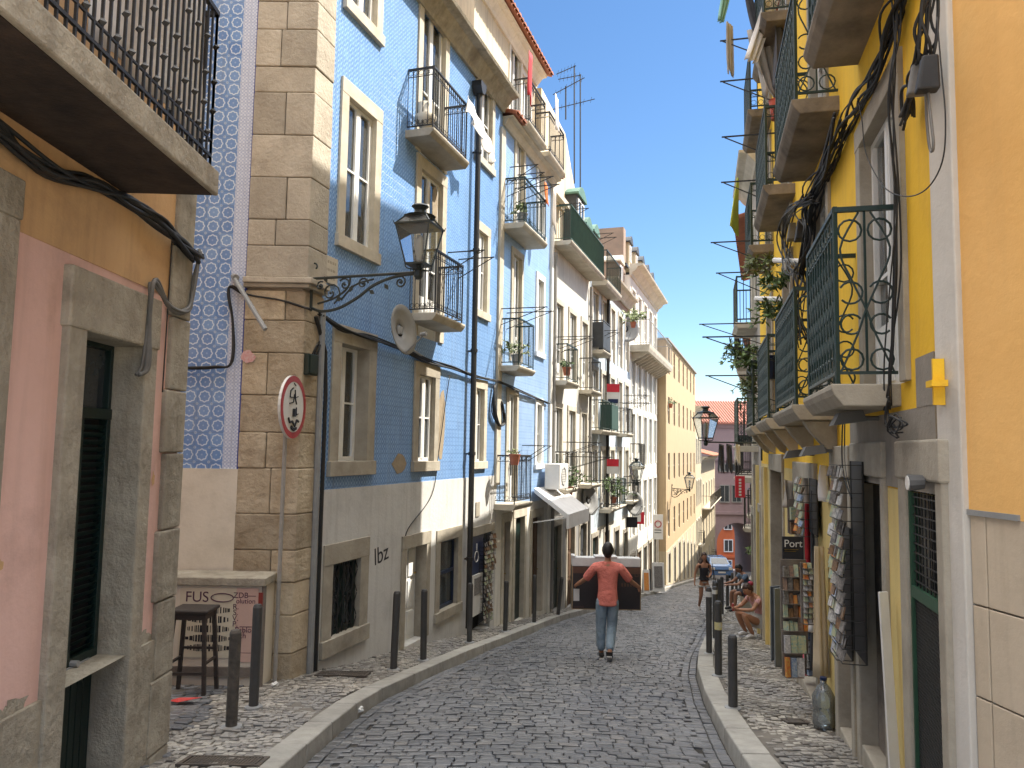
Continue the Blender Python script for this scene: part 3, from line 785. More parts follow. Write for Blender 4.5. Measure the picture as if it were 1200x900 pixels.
# corner pilaster of stone blocks, round both sides
mat('block_stone', (.5, .45, .37), (.35, .31, .25), 3, .92, .8, 20, island=.22, dirt=.35, dirtc=(.12, .09, .06), dist=.02)
mat('block_stone_worn', (.58, .49, .36), (.38, .3, .2), 3, .95, 1., 9, island=.3, dirt=.6, dirtc=(.13, .08, .045), dist=.04)
mat('mortar', (.34, .28, .21), (.24, .2, .15), 4, .95, .5, 30)
zcap = 3.4
for zlo, zhi, m, nm, off in ((-1.6, zcap, 'block_stone_worn', 'lower_pilaster', -.0), (zcap+.12, zc1, 'block_stone', 'upper_pilaster', .02)):
    q = MB(); z = zlo; k = 0
    ux, uy = FL.d.x, FL.d.y; nx, ny = FL.n.x, FL.n.y
    while z < zhi-.05:
        h = min(.27+random.random()*.28, zhi-z); z1 = z+h-.005; cut = sp-.67+.67*random.uniform(.42, .72)
        segs = [(sp-.67, sp-.004)] if (k*7) % 5 < 2 else [(sp-.67, cut-.004), (cut+.004, sp-.004)]
        for a, b in segs:
            o = .03+off+random.random()*.012
            if b > sp-.1:      # corner block: turns along the street face
                P = [(a-9, 9-o), (-2.5+nx*o*1.2, 9-o), (-2.5+ux*.42+nx*o, 9+uy*.42+ny*o), (-2.5+ux*.42-nx*.3, 9+uy*.42-ny*.3), (a-9, 9.25)]
                q.raw([(x, y, z) for x, y in P]+[(x, y, z1) for x, y in P], [(0,1,6,5),(1,2,7,6),(2,3,8,7),(3,4,9,8),(4,0,5,9),(4,3,2,1,0),(5,6,7,8,9)])
            else: q.raw([(a-9, 9-o, z), (b-9, 9-o, z), (b-9, 9.25, z), (a-9, 9.25, z), (a-9, 9-o, z1), (b-9, 9-o, z1), (b-9, 9.25, z1), (a-9, 9.25, z1)], [(0,3,2,1),(4,5,6,7),(0,1,5,4),(1,2,6,5),(2,3,7,6),(3,0,4,7)])
        z += h; k += 1
    q.build(nm, M[m], B1, bevel=.014)
q = MB()
for zz, h, o in ((zcap, .05, .07), (zcap+.05, .07, .1)):
    P = [(sp-.69-9, 9-o), (-2.5+nx*o*1.3, 9-o), (-2.5+ux*.44+nx*o, 9+uy*.44+ny*o), (-2.5+ux*.44, 9+uy*.44), (sp-.69-9, 9.2)]
    q.raw([(x, y, zz) for x, y in P]+[(x, y, zz+h-.002) for x, y in P], [(0,1,6,5),(1,2,7,6),(2,3,8,7),(3,4,9,8),(4,0,5,9),(4,3,2,1,0),(5,6,7,8,9)])
q.build('pilaster_cap', M['block_stone'], B1, bevel=.01)
q = MB(); P = [(sp-.66-9, 9.0), (-2.5, 9.), (-2.5+ux*.42, 9+uy*.42), (-2.5+ux*.42-nx*.2, 9+uy*.42-ny*.2), (sp-.66-9, 9.2)]
q.raw([(x, y, -1.7) for x, y in P]+[(x, y, zc1) for x, y in P], [(0,1,6,5),(1,2,7,6),(2,3,8,7),(3,4,9,8),(4,0,5,9),(4,3,2,1,0),(5,6,7,8,9)])
q.build('mortar_core', M['mortar'], B1)
for r, su, k in ((wA, .17, 'casement'), (wT, .17, 'casement'), (wG, .15, 'casement'), (wH, .15, 'casement'), (wI, .15, 'casement')):
    window(FL, B1, r, su, 'pale_stone', k, curtain=.5)
window(FL, B1, wC, .16, 'pale_stone', 'french', curtain=.5, sill=False); window(FL, B1, wD, .17, 'pale_stone', 'french', curtain=.4, sill=False)
window(FL, B1, wF, .17, 'limestone', 'casement', curtain=.3); window(FL, B1, wB, .2, 'limestone', 'casement', curtain=.7, rec=.17)
# barred cellar window
W = window(FL, B1, wJ, .22, 'limestone', 'casement', 'green_paint', 0, pm='dark_pane')
q = MB(FL.w); a, b, c, d = wJ
for i in range(7): 
    x = a+(b-a)*i/6; q.tube([(x, -.03, c), (x, -.03, d)], .008, 4)
for i in range(4):
    for j in range(3):
        x0, x1 = a+(b-a)*i/4, a+(b-a)*(i+1)/4; z0, z1 = c+(d-c)*j/3, c+(d-c)*(j+1)/3
        q.tube([((x0+x1)/2, -.025, z0), (x1, -.025, (z0+z1)/2), ((x0+x1)/2, -.025, z1), (x0, -.025, (z0+z1)/2), ((x0+x1)/2, -.025, z0)], .007, 4)
q.build('window_bars', M['black_iron'], W)
door(FL, B1, wK, 'white_paint', .15, 'limestone', glazed=0, rec=.16)
window(FL, B1, wL, .17, 'limestone', 'sash', 'dark_blue', 0, pm='dark_pane') if mat('dark_blue', (.012, .025, .06), None, 4, .4, .1) else 0
# shop opening, its unlit inside painted as a near-black sheet
q = MB(FL.w); a, b, c, d = wM; q.quad((a, -.235, c), (b, -.235, c), (b, -.235, d), (a, -.235, d)); q.build('shop_doorway', M['room_shade'], B1)
q = MB(FL.w); q.box(wM[0]-.1, wM[1]+.1, 0, .05, d, d+.16); q.box(wM[0]+.25, wM[0]+.45, .013, .03, d+.35, d+.62); q.build('lintel', M['limestone'], B1)
# patches of lost tile
mat('bare_wall', (.36, .29, .2), (.25, .2, .14), 9, .95, .9, 20)
for (x0, x1, yt, yb) in ((459, 477, 531, 556), (512, 522, 455, 540), (506, 513, 215, 455-190)):
    a, b, c, d = R_(x0, x1, yt, yb); q = MB(FL.w); n = 10
    P = [((a+b)/2+(b-a)/2*cos(t)*random.uniform(.75, 1.1), (c+d)/2+(d-c)/2*sin(t)*random.uniform(.85, 1.05)) for t in [2*pi*i/n for i in range(n)]]
    q.raw([(x, .004, z) for x, z in P], [tuple(range(n))]); q.build('bare_patch', M['bare_wall'], B1)
balcony(FL, B1, FL.p(489, 180, .2)[0], FL.p(546, 180, .42)[0], FL.p(505, 166, .2)[1], .46, .98, 'rings', 'limestone', sp=.085)
balcony(FL, B1, FL.p(492, 385, .2)[0], FL.p(541, 385, .42)[0], FL.p(505, 372, .2)[1], .46, .98, 'rings', 'pale_stone', sp=.085)
cornice(FL, B1, -.1, sE1, zc1+.28, .36, .34, 'worn_stone')
q = MB(FL.w); q.box(.0, sE1, -.3, .04, zc1+.28, zc1+.62); q.build('parapet', M['worn_stone'], B1)
pipe(FL, B1, FL.p(551, 600, .1)[0], FL.g(4.6)+.12, FL.p(560, 100, .1)[1]-.15, .11, .052, 'black_iron', True)
# set-back attic storey
mat('attic_pink', (.42, .28, .22), None, 2, .9, .3); mat('attic_cream', (.66, .58, .42), (.58, .5, .36), 2, .9, .3, streak=.3)
q = MB(FL.w); q.box(3.2, 5.6, -5, -.5, zc1+.1, zc1+2.9); q.build('attic', M['attic_pink'], B1)
# ---------------------------------------------------------------- second tiled house
B2 = house(FL, 'tiled_house', 'narrow pale blue tiled house with red tile eaves and a cream top storey', sE1, sE2)
zc2 = FL.p(600, 112, .2)[1]
zc2 = zc1-.1
w1 = R_(604, 613, 150, 275); w2 = R_(600, 610, 300, 425); w3 = R_(594, 604, 462, 590); w4 = R_(629, 636, 328, 414); w5 = R_(628, 634, 474, 544)
w6 = R_(630, 637, 195, 275)
d1 = (FL.p(583, 640)[0]+.35, FL.p(590, 640)[0]+.35, FL.g(8)+.13, FL.p(590, 612)[1]); d2 = (FL.p(602, 660)[0], FL.p(613, 660)[0], FL.g(9)+.13, FL.p(606, 606)[1]); d3 = (FL.p(622, 660)[0], FL.p(633, 660)[0], FL.g(10)+.13, FL.p(626, 606)[1])
zp2 = .3
body(FL, B2, sE1+.01, sE2, -4, zc2, [(-4, zp2, 'white_plaster', 'base_wall', .01), (zp2, zc2, 'blue_tile_pale', 'tiled_wall', 0)], [w1, w2, w3, w4, w5, w6, d1, d2, d3])
q = MB(FL.w); q.box(sE1-.13, sE1+.13, 0, .045, zp2+.5, zc2-.3); q.build('stone_strip', M['pale_stone'], B2)
q = MB(FL.w); q.box(sE2-.16, sE2+.02, 0, .06, -3.2, zc2); q.build('end_strip', M['white_plaster'], B2)
for w in (w1, w2, w3): window(FL, B2, w, .12, 'pale_stone', 'french', curtain=.3, sill=False)
for w in (w4, w5, w6): window(FL, B2, w, .13, 'white_paint', 'casement', curtain=.5)
for w, m in ((d1, 'brown_wood'), (d2, 'green_paint'), (d3, 'brown_wood')): door(FL, B2, w, m, .14, 'pale_stone')
balcony(FL, B2, FL.p(599, 275, .2)[0], FL.p(637, 275, .42)[0], FL.p(612, 268, .3)[1], .5, .98, 'rings', railm='green_iron')
balcony(FL, B2, FL.p(595, 435, .2)[0], FL.p(625, 435, .42)[0], FL.p(606, 430, .3)[1], .45, .98, 'plain', railm='green_iron')
balcony(FL, B2, FL.p(590, 590, .2)[0], FL.p(622, 590, .42)[0], FL.p(602, 590, .3)[1], .45, .98, 'rings')
for a, b in ((sE1, sE1+1.5), (sE1+2.7, sE2)): tile_roof(FL, B2, a, b, zc2, .3, 1.3, .5)
cornice(FL, B2, sE1+.02, sE2, zc2-.01, .22, .2)
# cream top storey with its own eaves
za = zc2+.2; zat = FL.p(652, 93, .0)[1]
wa = (FL.p(598, 60, -.5)[0], FL.p(607, 60, -.5)[0]+.25, za+.2, FL.p(604, 22, -.5)[1])
wb = (sE2-1.3, sE2-.5, za+.2, za+2.2)
class Sub(Fac): pass
FA = Sub(0, 0, 1, 0, 'L'); FA.O = FL.O + FL.n*-.5; FA.d = FL.d; FA.n = FL.n; FA.rz = FL.rz
body(FA, B2, sE1-.5, sE2, za-.3, zat, [(za-.3, zat, 'attic_cream', 'top_storey', 0)], [wa, wb], depth=4)
window(FA, B2, wa, .1, 'white_plaster', 'french', curtain=.4, sill=False); window(FA, B2, wb, .1, 'white_plaster', 'french', curtain=.4, sill=False)
tile_roof(FA, B2, sE1-.7, sE2+.1, zat, .42, 4, 1.5); cornice(FA, B2, sE1-.6, sE2, zat-.01, .3, .25, 'white_plaster')
balcony(FL, B2, FL.p(606, 130, .1)[0], FL.p(634, 130, .3)[0]+.2, zc2+.12, .38, 1.0, 'rings'); balcony(FL, B2, sE2-1.7, sE2-.2, zc2+.1, .38, 1.0, 'rings')
# ---------------------------------------------------------------- houses further down on the left
mat('h_white', (.68, .66, .6), (.55, .53, .47), 1.4, .9, .3, 20, dirt=.4, dirtc=(.3, .28, .25), streak=.5)
mat('h_bluegrey', (.5, .57, .62), (.42, .48, .54), 1.4, .85, .3, 20, dirt=.3, streak=.4)
mat('h_cream', (.52, .44, .3), (.45, .38, .26), 1.4, .9, .3, 20, dirt=.2, streak=.3)
mat('h_tan', (.46, .34, .2), (.41, .3, .18), 1.4, .9, .2, 20, streak=.2)
mat('h_grey', (.3, .29, .27), (.22, .21, .2), 2, .9, .3, 20, dirt=.3)
mat('h_brown', (.33, .24, .18), (.24, .18, .14), 2, .9, .3, 20)
mat('dark_slate', (.05, .055, .06), (.03, .033, .04), 4, .6, .2)
mat('copper_green', (.1, .2, .15), (.07, .15, .12), 4, .6, .2)
def grid_house(F, name, label, s0, s1, ztop, upper, lower, cols, floors, zsplit, ww=.85, wh=2., doors=None, balc=None, bstyle='plain', fm='white_paint', sur=.12, surm='pale_stone', dm=('green_paint', 'brown_wood', 'dark_slate'), depth=7, cstyle='french', cut=None, dww=None, zb=-9):
    B = house(F, name, label, s0, s1)
    L = s1-s0; ops = []; dops = []
    for i in range(cols):
        sc = s0 + L*(i+.5)/cols
        for j, z in enumerate(floors): ops.append((sc-ww/2, sc+ww/2, z, z+wh, i, j))
    nd = doors if doors is not None else cols
    dw = dww or ww*1.1
    for i in range(nd):
        sc = s0+L*(i+.5)/nd; g = F.g(sc)+.13; dops.append((sc-dw/2, sc+dw/2, g, min(g+2.35, zsplit-.25)))
    body(F, B, s0+.006, s1, zb, ztop, [(zb, zsplit, lower, 'base_wall', .01), (zsplit, ztop, upper, 'wall', 0)], ops+dops, depth)
    for o in ops: window(F, B, o[:4], sur, surm, cstyle, fm, curtain=random.choice((0, .3, .5, .8)), sill=False)
    for k, o in enumerate(dops): door(F, B, o, dm[k % len(dm)], .12, 'limestone')
    for (i, j, *st) in (balc or []):
        o = [x for x in ops if x[4] == i and x[5] == j][0]
        balcony(F, B, o[0]-.25, o[1]+.25, o[2]-.02, .42, .95, st[0] if st else bstyle, railm=st[1] if len(st) > 1 else 'black_iron', sp=.12)
    return B
z3 = FL.p(668, 262, .2)[1]
B3 = grid_house(FL, 'terraced_house', 'grey white house with a long green balcony under its dark dormers', sE2+.01, sE3, 6.9, 'h_white', 'h_grey', 3, (.55, 3.35), -.2, .8, 2.1, 3, [(0, 1, 'plain', 'green_iron'), (2, 1), (0, 0), (2, 0)])
balcony(FL, B3, sE2+.1, sE3-.2, 7.0, .5, .95, 'plain', 'pale_stone', 'green_mesh' if mat('green_mesh', (.03, .075, .06), (.02, .05, .042), 5, .6, .1) else '', th=.12, sp=.045)
FA3 = Sub(0, 0, 1, 0, 'L'); FA3.O = FL.O + FL.n*-.35; FA3.d = FL.d; FA3.n = FL.n; FA3.rz = FL.rz
def dormer(F, B, s0, s1, z0, z1, m='dark_slate', cap='copper_green', out=.35, wm='white_paint', name='dormer'):
    q = MB(F.w); q.box(s0, s1, -2.4, out, z0, z1); q.m = 1
    n = 6; pts = [(s0-.06+(s1-s0+.12)*i/n, z1+.28*sin(pi*i/n)) for i in range(n+1)]
    q.prism([(x, z) for x, z in pts] + [(s1+.06, z1-.06), (s0-.06, z1-.06)], -2.4, out+.08, axis=1)
    D = q.build(name, [M[m], M[cap]], B)
    q = MB(F.w); t = .06; c0, c1 = z0+.35, z1-.15
    q.box(s0+.12, s1-.12, out, out+.03, c0, c0+t); q.box(s0+.12, s1-.12, out, out+.03, c1-t, c1)
    for x in (s0+.12, (s0+s1)/2-t/2, s1-.12-t): q.box(x, x+t, out, out+.03, c0+t, c1-t)
    q.build('frame', M[wm], D)
    q = MB(F.w); q.box(s0+.16, s1-.16, out-.01, out+.012, c0+.02, c1-.02); q.build('pane', M['dark_pane'], D)
    return D
q = MB(FA3.w)
q.box(sE2, sE3-.01, -5, -.05, 6.8, 8.6)
P_ = [(sE2+.02, 8.6), (sE2+4.1, 8.6), (sE2+4.1, 9.6), (sE2+2.7, 11.0), (sE2+.02, 11.2)]; q.prism(P_, -5, 0, axis=1)
q.build('attic_wall', M['attic_cream'], B3)
dormer(FA3, B3, sE3-2.0, sE3-.95, 7.1, 9.2); dormer(FA3, B3, sE3-.85, sE3-.05, 7.1, 8.6)
q = MB(FA3.w); q.hexa([(sE2, .25, 8.55), (sE3-2.4, .25, 8.55), (sE3-2.4, -4, 9.9), (sE2, -4, 9.9), (sE2, .25, 8.7), (sE3-2.4, .25, 8.7), (sE3-2.4, -4, 10.05), (sE2, -4, 10.05)]); q.build('roof', M['pale_stone'], B3)
q = MB(FA3.w); q.box(sE2+.25, sE2+1., -1.6, -.5, 11.1, 11.6); q.prism([(sE2+.15, 11.6), (sE2+1.1, 11.6), (sE2+1.0, 11.7), (sE2+.25, 11.7)], -1.7, -.4, axis=1); q.build('chimney', M['h_cream'], B3)
q = MB(FA3.w); q.box(sE3-.9, sE3-.4, -1.6, -.9, 8.9, 9.9); q.build('chimney', M['h_brown'], B3)
pipe(FL, B3, sE2+.12, FL.g(sE2)+.2, 6.7, .07, .05, 'h_grey'); pipe(FL, B3, sE3-.15, FL.g(sE3)+.2, 6.7, .07, .045, 'h_grey')
B4 = grid_house(FL, 'terraced_house', 'pale blue grey house with several green balconies and a red and white board', sE3+.01, sE4, 7.0, 'h_bluegrey', 'h_white', 5, (-.4, 2.2, 4.75), -1.0, .8, 1.95, 4,
     [(0, 2, 'boards', 'dark_slate'), (0, 1, 'plain', 'green_iron'), (1, 1, 'boards', 'green_mesh'), (2, 0, 'plain', 'green_iron'), (3, 1), (1, 0), (4, 0, 'plain')])
balcony(FL, B4, sE3+.3, sE3+2.9, 7.0, .5, 1.0, 'plain', 'pale_stone', 'green_iron', th=.16)
cornice(FL, B4, sE3+3, sE4, 7.75, .35, .4)
q = MB(FA3.w); q.box(sE3, sE3+3, -5, -.05, 6.9, 8.4); q.box(sE3+3, sE4-.01, -5, .3, 6.9, 7.4); q.build('attic_wall', M['h_brown'], B4)
dormer(FA3, B4, sE3+.3, sE3+1.1, 7.1, 8.7); dormer(FA3, B4, sE4-2.6, sE4-1.8, 7.4, 8.9, 'h_brown', 'pale_stone')
pipe(FL, B4, sE3+2.7, FL.g(sE3+2.7)+.2, 6.9, .08, .055, 'black_iron', True)
B5 = grid_house(FL, 'tall_house', 'tall white house with a heavy cornice, small dormers and one long stone balcony', sE4+.01, sE5, 8.9, 'white_plaster', 'white_plaster', 5, (-2.0, .9, 3.4, 6.2), -2.6, .95, 2.2, 5, [(0, 1)], sur=.1, surm='white_plaster', dm=('dark_slate', 'brown_wood'))
balcony(FL, B5, sE4+.1, sE5-.1, 5.95, .8, 1.05, 'plain', 'pale_stone', 'grey_metal', th=.3, sp=.3)
q = MB(FL.w)
for i in range(12): x = sE4+.4+i*(sE5-sE4-.8)/11; q.prism([(.0, 5.65), (.7, 5.65), (.5, 5.5), (.1, 5.3), (0, 5.25)], x-.07, x+.07)
q.build('balcony_brackets', M['pale_stone'], B5)
cornice(FL, B5, sE4-.05, sE5+.05, 9.35, .55, .5)
q = MB(FA3.w); q.hexa([(sE4, .2, 9.3), (sE5, .2, 9.3), (sE5, -4, 10.7), (sE4, -4, 10.7), (sE4, .2, 9.4), (sE5, .2, 9.4), (sE5, -4, 10.8), (sE4, -4, 10.8)]); q.build('roof', M['dark_slate'], B5)
for i in range(5):
    c = sE4+.9+i*(sE5-sE4-1.8)/4; dormer(FA3, B5, c-.35, c+.35, 9.3, 10.5, 'h_cream', 'dark_slate', .2)
q = MB(FA3.w); q.box(sE4-.2, sE4+.35, -3, .1, 8.6, 10.9); q.build('chimney', M['h_brown'], B5)
# tan block standing a little forward
FT = Sub(0, 0, 1, 0, 'L'); FT.O = FL.O + FL.n*.45; FT.d = FL.d; FT.n = FL.n; FT.rz = FL.rz
sT0 = sE5+.1; sT1 = FT.p(815, 520)[0]
zT = FT.p(777, 394)[1]
B6 = grid_house(FT, 'tan_block', 'plain sand coloured block of flats with a blank side wall', sT0, sT1, zT, 'h_tan', 'h_cream', 7, (-3., .0, 3., 5.7), -3.6, .8, 1.45, 7, None, sur=0, dm=('dark_slate',), depth=12, cstyle='sash', dww=.95, fm='h_grey')
q = MB(FT.w); q.box(sT0-.1, sT1, -12, .14, zT, zT+.1); q.build('roof', M['h_grey'], B6)
q = MB(FT.w)
for i in range(7):
    c = sT0+(sT1-sT0)*(i+.5)/7; q.box(c-.75, c-.55, 0, .03, -8, -3.7)
q.build('pilaster_strips', M['white_plaster'], B6)
sC1 = FT.p(822, 560)[0]; sC2 = FT.p(838, 600)[0]
B7 = grid_house(FT, 'cream_house', 'narrow cream house with a small cornice between the tan block and the tiled roof', sT1+.05, sC1, 4.6, 'h_cream', 'h_cream', 3, (-5.6, -2.6, .6), -5.9, .9, 1.9, 3, [(1, 0)], sur=.12, dm=('dark_slate',), zb=-11)
cornice(FT, B7, sT1+.05, sC1, 5.0, .5, .5)
B8 = grid_house(FT, 'low_house', 'low pale house with an orange tiled roof beside the arched building', sC1+.05, sC2, .9, 'h_cream', 'h_cream', 5, (-9., -6., -3.,), -10, .9, 1.8, 4, [(2, 0), (3, 0)], sur=.12, dm=('dark_slate',), zb=-14)
tile_roof(FT, B8, sC1+.05, sC2, 1.2, .9, 5, 1.4); cornice(FT, B8, sC1, sC2, 1.15, .5, .4)
balcony(FT, B8, sC1+.5, sC2-1, -2.9+(-.2), .7, 1., 'plain', sp=.3)
# ================================================================ arched building closing the street
mat('mauve', (.3, .215, .22), (.26, .185, .19), 1.4, .9, .2, 20)
mat('orange_wall', (.62, .16, .06), (.52, .13, .05), 1.4, .85, .2)
mat('red_tiles', (.4, .16, .11), (.28, .12, .09), 3, .85, .3, 20)
YA = 88.
B9 = thing('arched_building', 'mauve building with a red tiled roof and a round arch over the street', 'building', (26, YA, zg(YA)))
def wx(px, py, Y=YA): r = ray(px, py); t = Y/r.y; return r.x*t, CAMP.z+r.z*t
ax, az = wx(864, 637); ar = wx(888, 637)[0]-ax; x0 = wx(824, 600)[0]; x1 = ax+14; ztop = wx(850, 497)[1]; zbot = zg(YA)-3
q = MB()
N = 14; arc = [(ax-ar*cos(pi*i/N), az+ar*sin(pi*i/N)) for i in range(N+1)]
for dy in (0, 9):
    for (xa, za_), (xb, zb_) in zip(arc, arc[1:]): q.quad((xa, YA+dy, za_), (xb, YA+dy, zb_), (xb, YA+dy, ztop), (xa, YA+dy, ztop))
    q.quad((x0, YA+dy, zbot), (ax-ar, YA+dy, zbot), (ax-ar, YA+dy, ztop), (x0, YA+dy, ztop)); q.quad((ax+ar, YA+dy, zbot), (x1, YA+dy, zbot), (x1, YA+dy, ztop), (ax+ar, YA+dy, ztop))
for (xa, za_), (xb, zb_) in zip(arc, arc[1:]): q.quad((xa, YA, za_), (xb, YA, zb_), (xb, YA+9, zb_), (xa, YA+9, za_))
for x in (ax-ar, ax+ar): q.quad((x, YA, zbot), (x, YA+9, zbot), (x, YA+9, az), (x, YA, az))
for x in (x0, x1): q.quad((x, YA, zbot), (x, YA+9, zbot), (x, YA+9, ztop), (x, YA, ztop))
q.build('wall', M['mauve'], B9, recalc=False)
q = MB(); 
for (za_, h) in ((wx(860, 540)[1], .25), (wx(860, 603)[1], .3), (ztop-.4, .4)): q.box(x0, x1, YA-.15, YA, za_, za_+h)
q.build('string_course', M['mauve'], B9)
def flatwin(B, px0, px1, py0, py1, Y, fm='h_grey', pm='dark_pane', sh=0):
    xa, zt_ = wx(px0, py0, Y); xb, zb_ = wx(px1, py1, Y); t = (xb-xa)*.09; q = MB()
    q.box(xa, xa+t, Y-.1, Y-.003, zb_, zt_); q.box(xb-t, xb, Y-.1, Y-.003, zb_, zt_); q.box(xa+t, xb-t, Y-.1, Y-.003, zt_-t, zt_); q.box(xa+t, xb-t, Y-.12, Y-.003, zb_, zb_+t)
    q.box((xa+xb)/2-t*.3, (xa+xb)/2+t*.3, Y-.08, Y-.003, zb_+t, zt_-t)
    w = q.build('window', M[fm], B); q = MB(); q.box(xa+t*.5, xb-t*.5, Y-.04, Y-.001, zb_+t*.5, zt_-t*.5); q.build('pane', M[pm], w)
for p in ((843, 855, 568, 589), (857, 869, 568, 589), (843, 855, 543, 553), (857, 869, 543, 553)): flatwin(B9, *p, YA)
q = MB(); zr = wx(850, 472, YA+7)[1]
q.hexa([(x0-1.2, YA-.4, ztop), (x1, YA-.4, ztop), (x1, YA+7, zr), (x0-1.2, YA+7, zr), (x0-1.2, YA-.4, ztop+.15), (x1, YA-.4, ztop+.15), (x1, YA+7, zr+.15), (x0-1.2, YA+7, zr+.15)])
q.hexa([(x0-1.2, YA+7, zr), (x1, YA+7, zr), (x1, YA+14, ztop), (x0-1.2, YA+14, ztop), (x0-1.2, YA+7, zr+.15), (x1, YA+7, zr+.15), (x1, YA+14, ztop+.15), (x0-1.2, YA+14, ztop+.15)])
n = 60
for i in range(n):
    x = x0-1.1+(x1-x0+1)*i/n; q.hexa([(x, YA-.42, ztop+.15), (x+.14, YA-.42, ztop+.15), (x+.14, YA+7, zr+.15), (x, YA+7, zr+.15), (x, YA-.42, ztop+.27), (x+.14, YA-.42, ztop+.27), (x+.14, YA+7, zr+.27), (x, YA+7, zr+.27)])
q.build('roof', M['red_tiles'], B9)
YO = 112.
B10 = thing('orange_building', 'bright orange building with white framed windows seen through the arch', 'building', (32, YO, zg(YO)))
q = MB(); xo0 = wx(830, 640, YO)[0]; xo1 = wx(905, 640, YO)[0]; q.box(xo0, xo1, YO, YO+8, zg(YO)-2, wx(860, 590, YO)[1]); q.build('wall', M['orange_wall'], B10)
for p in ((848, 859, 632, 647), (866, 877, 632, 647), (848, 858, 611, 621), (864, 878, 611, 621), (846, 858, 656, 672), (864, 879, 656, 675)): flatwin(B10, *p, YO, 'white_paint')
q = MB(); a_, z_ = wx(842, 651, YO); b_, _ = wx(900, 651, YO); q.box(a_, b_, YO-.15, YO-.003, z_-.3, z_); q.build('string_course', M['orange_wall'], B10)
# ================================================================ right side
mat('yellow_wall', (.86, .54, .03), (.8, .47, .03), 1.3, .85, .4, 18, dirt=.3, dirtc=(.5, .3, .06), streak=.35)
mat('yellow_pale', (.72, .56, .22), (.6, .46, .18), 1.3, .85, .3, 25, dirt=.3, dirtc=(.3, .24, .12), streak=.3)
mat('orange_plaster', (.84, .5, .18), (.75, .42, .13), .9, .9, .5, 14, dirt=.12, dirtc=(.5, .3, .12), streak=.16)
mat('cladding', (.6, .5, .38), (.5, .42, .31), 1.5, .7, .3, 30, dirt=.3, dirtc=(.25, .2, .14), streak=.35)
mat('white_trim', (.62, .59, .54), (.52, .49, .44), 2, .85, .3, 30, streak=.3, dirt=.25, dirtc=(.25, .22, .18))
mat('cement', (.3, .27, .23), (.22, .2, .17), 2, .95, .5, 25, dirt=.4, dirtc=(.14, .12, .1), streak=.3)
mat('rubble_fill', (.26, .22, .18), (.15, .125, .1), 5, .95, 1, 10, dirt=.7, dirtc=(.07, .06, .05), dist=.04)
mat('slab_dark', (.3, .25, .19), (.1, .085, .07), 2.5, .92, .7, 16, dirt=.6, dirtc=(.04, .035, .03))
# orange house, nearest on the right
BO = house(FO, 'orange_house', 'orange plastered corner house with beige stone panels at its foot and a pale corner strip', 3, 6.02)
e = 6.02; zcl = FO.p(1165, 607)[1]
body(FO, BO, 3.6, e-.165, -1.2, 13, [(-1.2, zcl, 'cement', 'base_wall', -.03), (zcl, 13, 'orange_plaster', 'wall', 0)], [], depth=8)
q = MB(FO.w); q.box(e-.165, e, -.3, .03, -1.2, 13); q.build('corner_strip', M['white_trim'], BO, bevel=.008)
q = MB(FO.w); q.box(e-.17-.3, e-.165, -.01, .012, zcl-.0, zcl+.025); q.build('ledge', M['grey_metal'], BO)
q = MB(FO.w); zs = [zcl, FO.p(1120, 703)[1], FO.p(1119, 800)[1]]; hh = zs[0]-zs[1]; zs = [zcl-hh*i for i in range(5)]; sj = FO.p(1158, 710)[0]
for i in range(4):
    for a, b in ((sj+.004, e-.17), (sj-.7, sj-.004), (sj-1.4, sj-.708), (sj-2.1, sj-1.408)): q.box(a, b, -.03, .0, zs[i+1]+.007, zs[i])
q.build('stone_panels', M['cladding'], BO, bevel=.004)
# yellow house
BY = house(FR, 'yellow_house', 'tall yellow house with wrought iron balconies and small ground floor shops', 0, 11.2)
EY = 11.25
def rr(x0, x1, yt, yb, o=0): return FR.rect(x0, x1, yt, yb, o)
z1f = 1.96; z2f = 4.5; z3f = 7.0; ztopY = 12.6
gops = []
dA = rr(1070, 1108, 562, 900); dA = (dA[1], dA[0], FR.g(.3)+.1, dA[3])
dB = rr(1010, 1040, 557, 870); dB = (dB[1], dB[0], FR.g(1.2)+.14, dB[3])
dC = rr(984, 1000, 558, 860); dC = (dC[1], dC[0], FR.g(2.5)+.12, dC[3])
dD = rr(936, 958, 575, 800); dD = (dD[1], dD[0], FR.g(4.7)+.12, dD[3])
dE = rr(906, 920, 560, 800); dE = (dE[1], dE[0], FR.g(8)+.12, dE[3]+.1)
fixr = lambda r: (min(r[0], r[1]), max(r[0], r[1]), r[2], r[3])
dA, dB, dC, dD, dE = map(fixr, (dA, dB, dC, dD, dE))
w11 = fixr((FR.p(1057, 300)[0], FR.p(1014, 300)[0], z1f, 3.72))
w21 = (3.1, 3.95, z1f+.02, 3.95); w31 = (5.9, 6.75, z1f+.02, 3.95); w41 = (8.6, 9.4, z1f, 3.95)
ups = [(s, s+.85, z, z+2.05) for z in (z2f+.03, z3f+.03, 9.5) for s in (.55, 3.1, 5.9, 8.6)]
zyel = 1.35
body(FR, BY, .0, EY, -4, ztopY, [(-4, zyel, 'yellow_pale', 'base_wall', .004), (zyel, ztopY, 'yellow_wall', 'wall', 0)], [dA, dB, dC, dD, dE, w11, w21, w31, w41]+ups, depth=8)
for w in (w11, w21, w31, w41): window(FR, BY, w, .13, 'limestone', 'door_transom' if w is not w11 else 'french', curtain=.35, sill=False, rec=.05)
for w in ups: window(FR, BY, w, .13, 'limestone', 'french', curtain=.35, sill=False)
balcony(FR, BY, 4.44/1-3.71+.02, 1.98, z1f, .36, 1.06, 'scroll', 'limestone', 'green_iron', .13, side_style='curly')
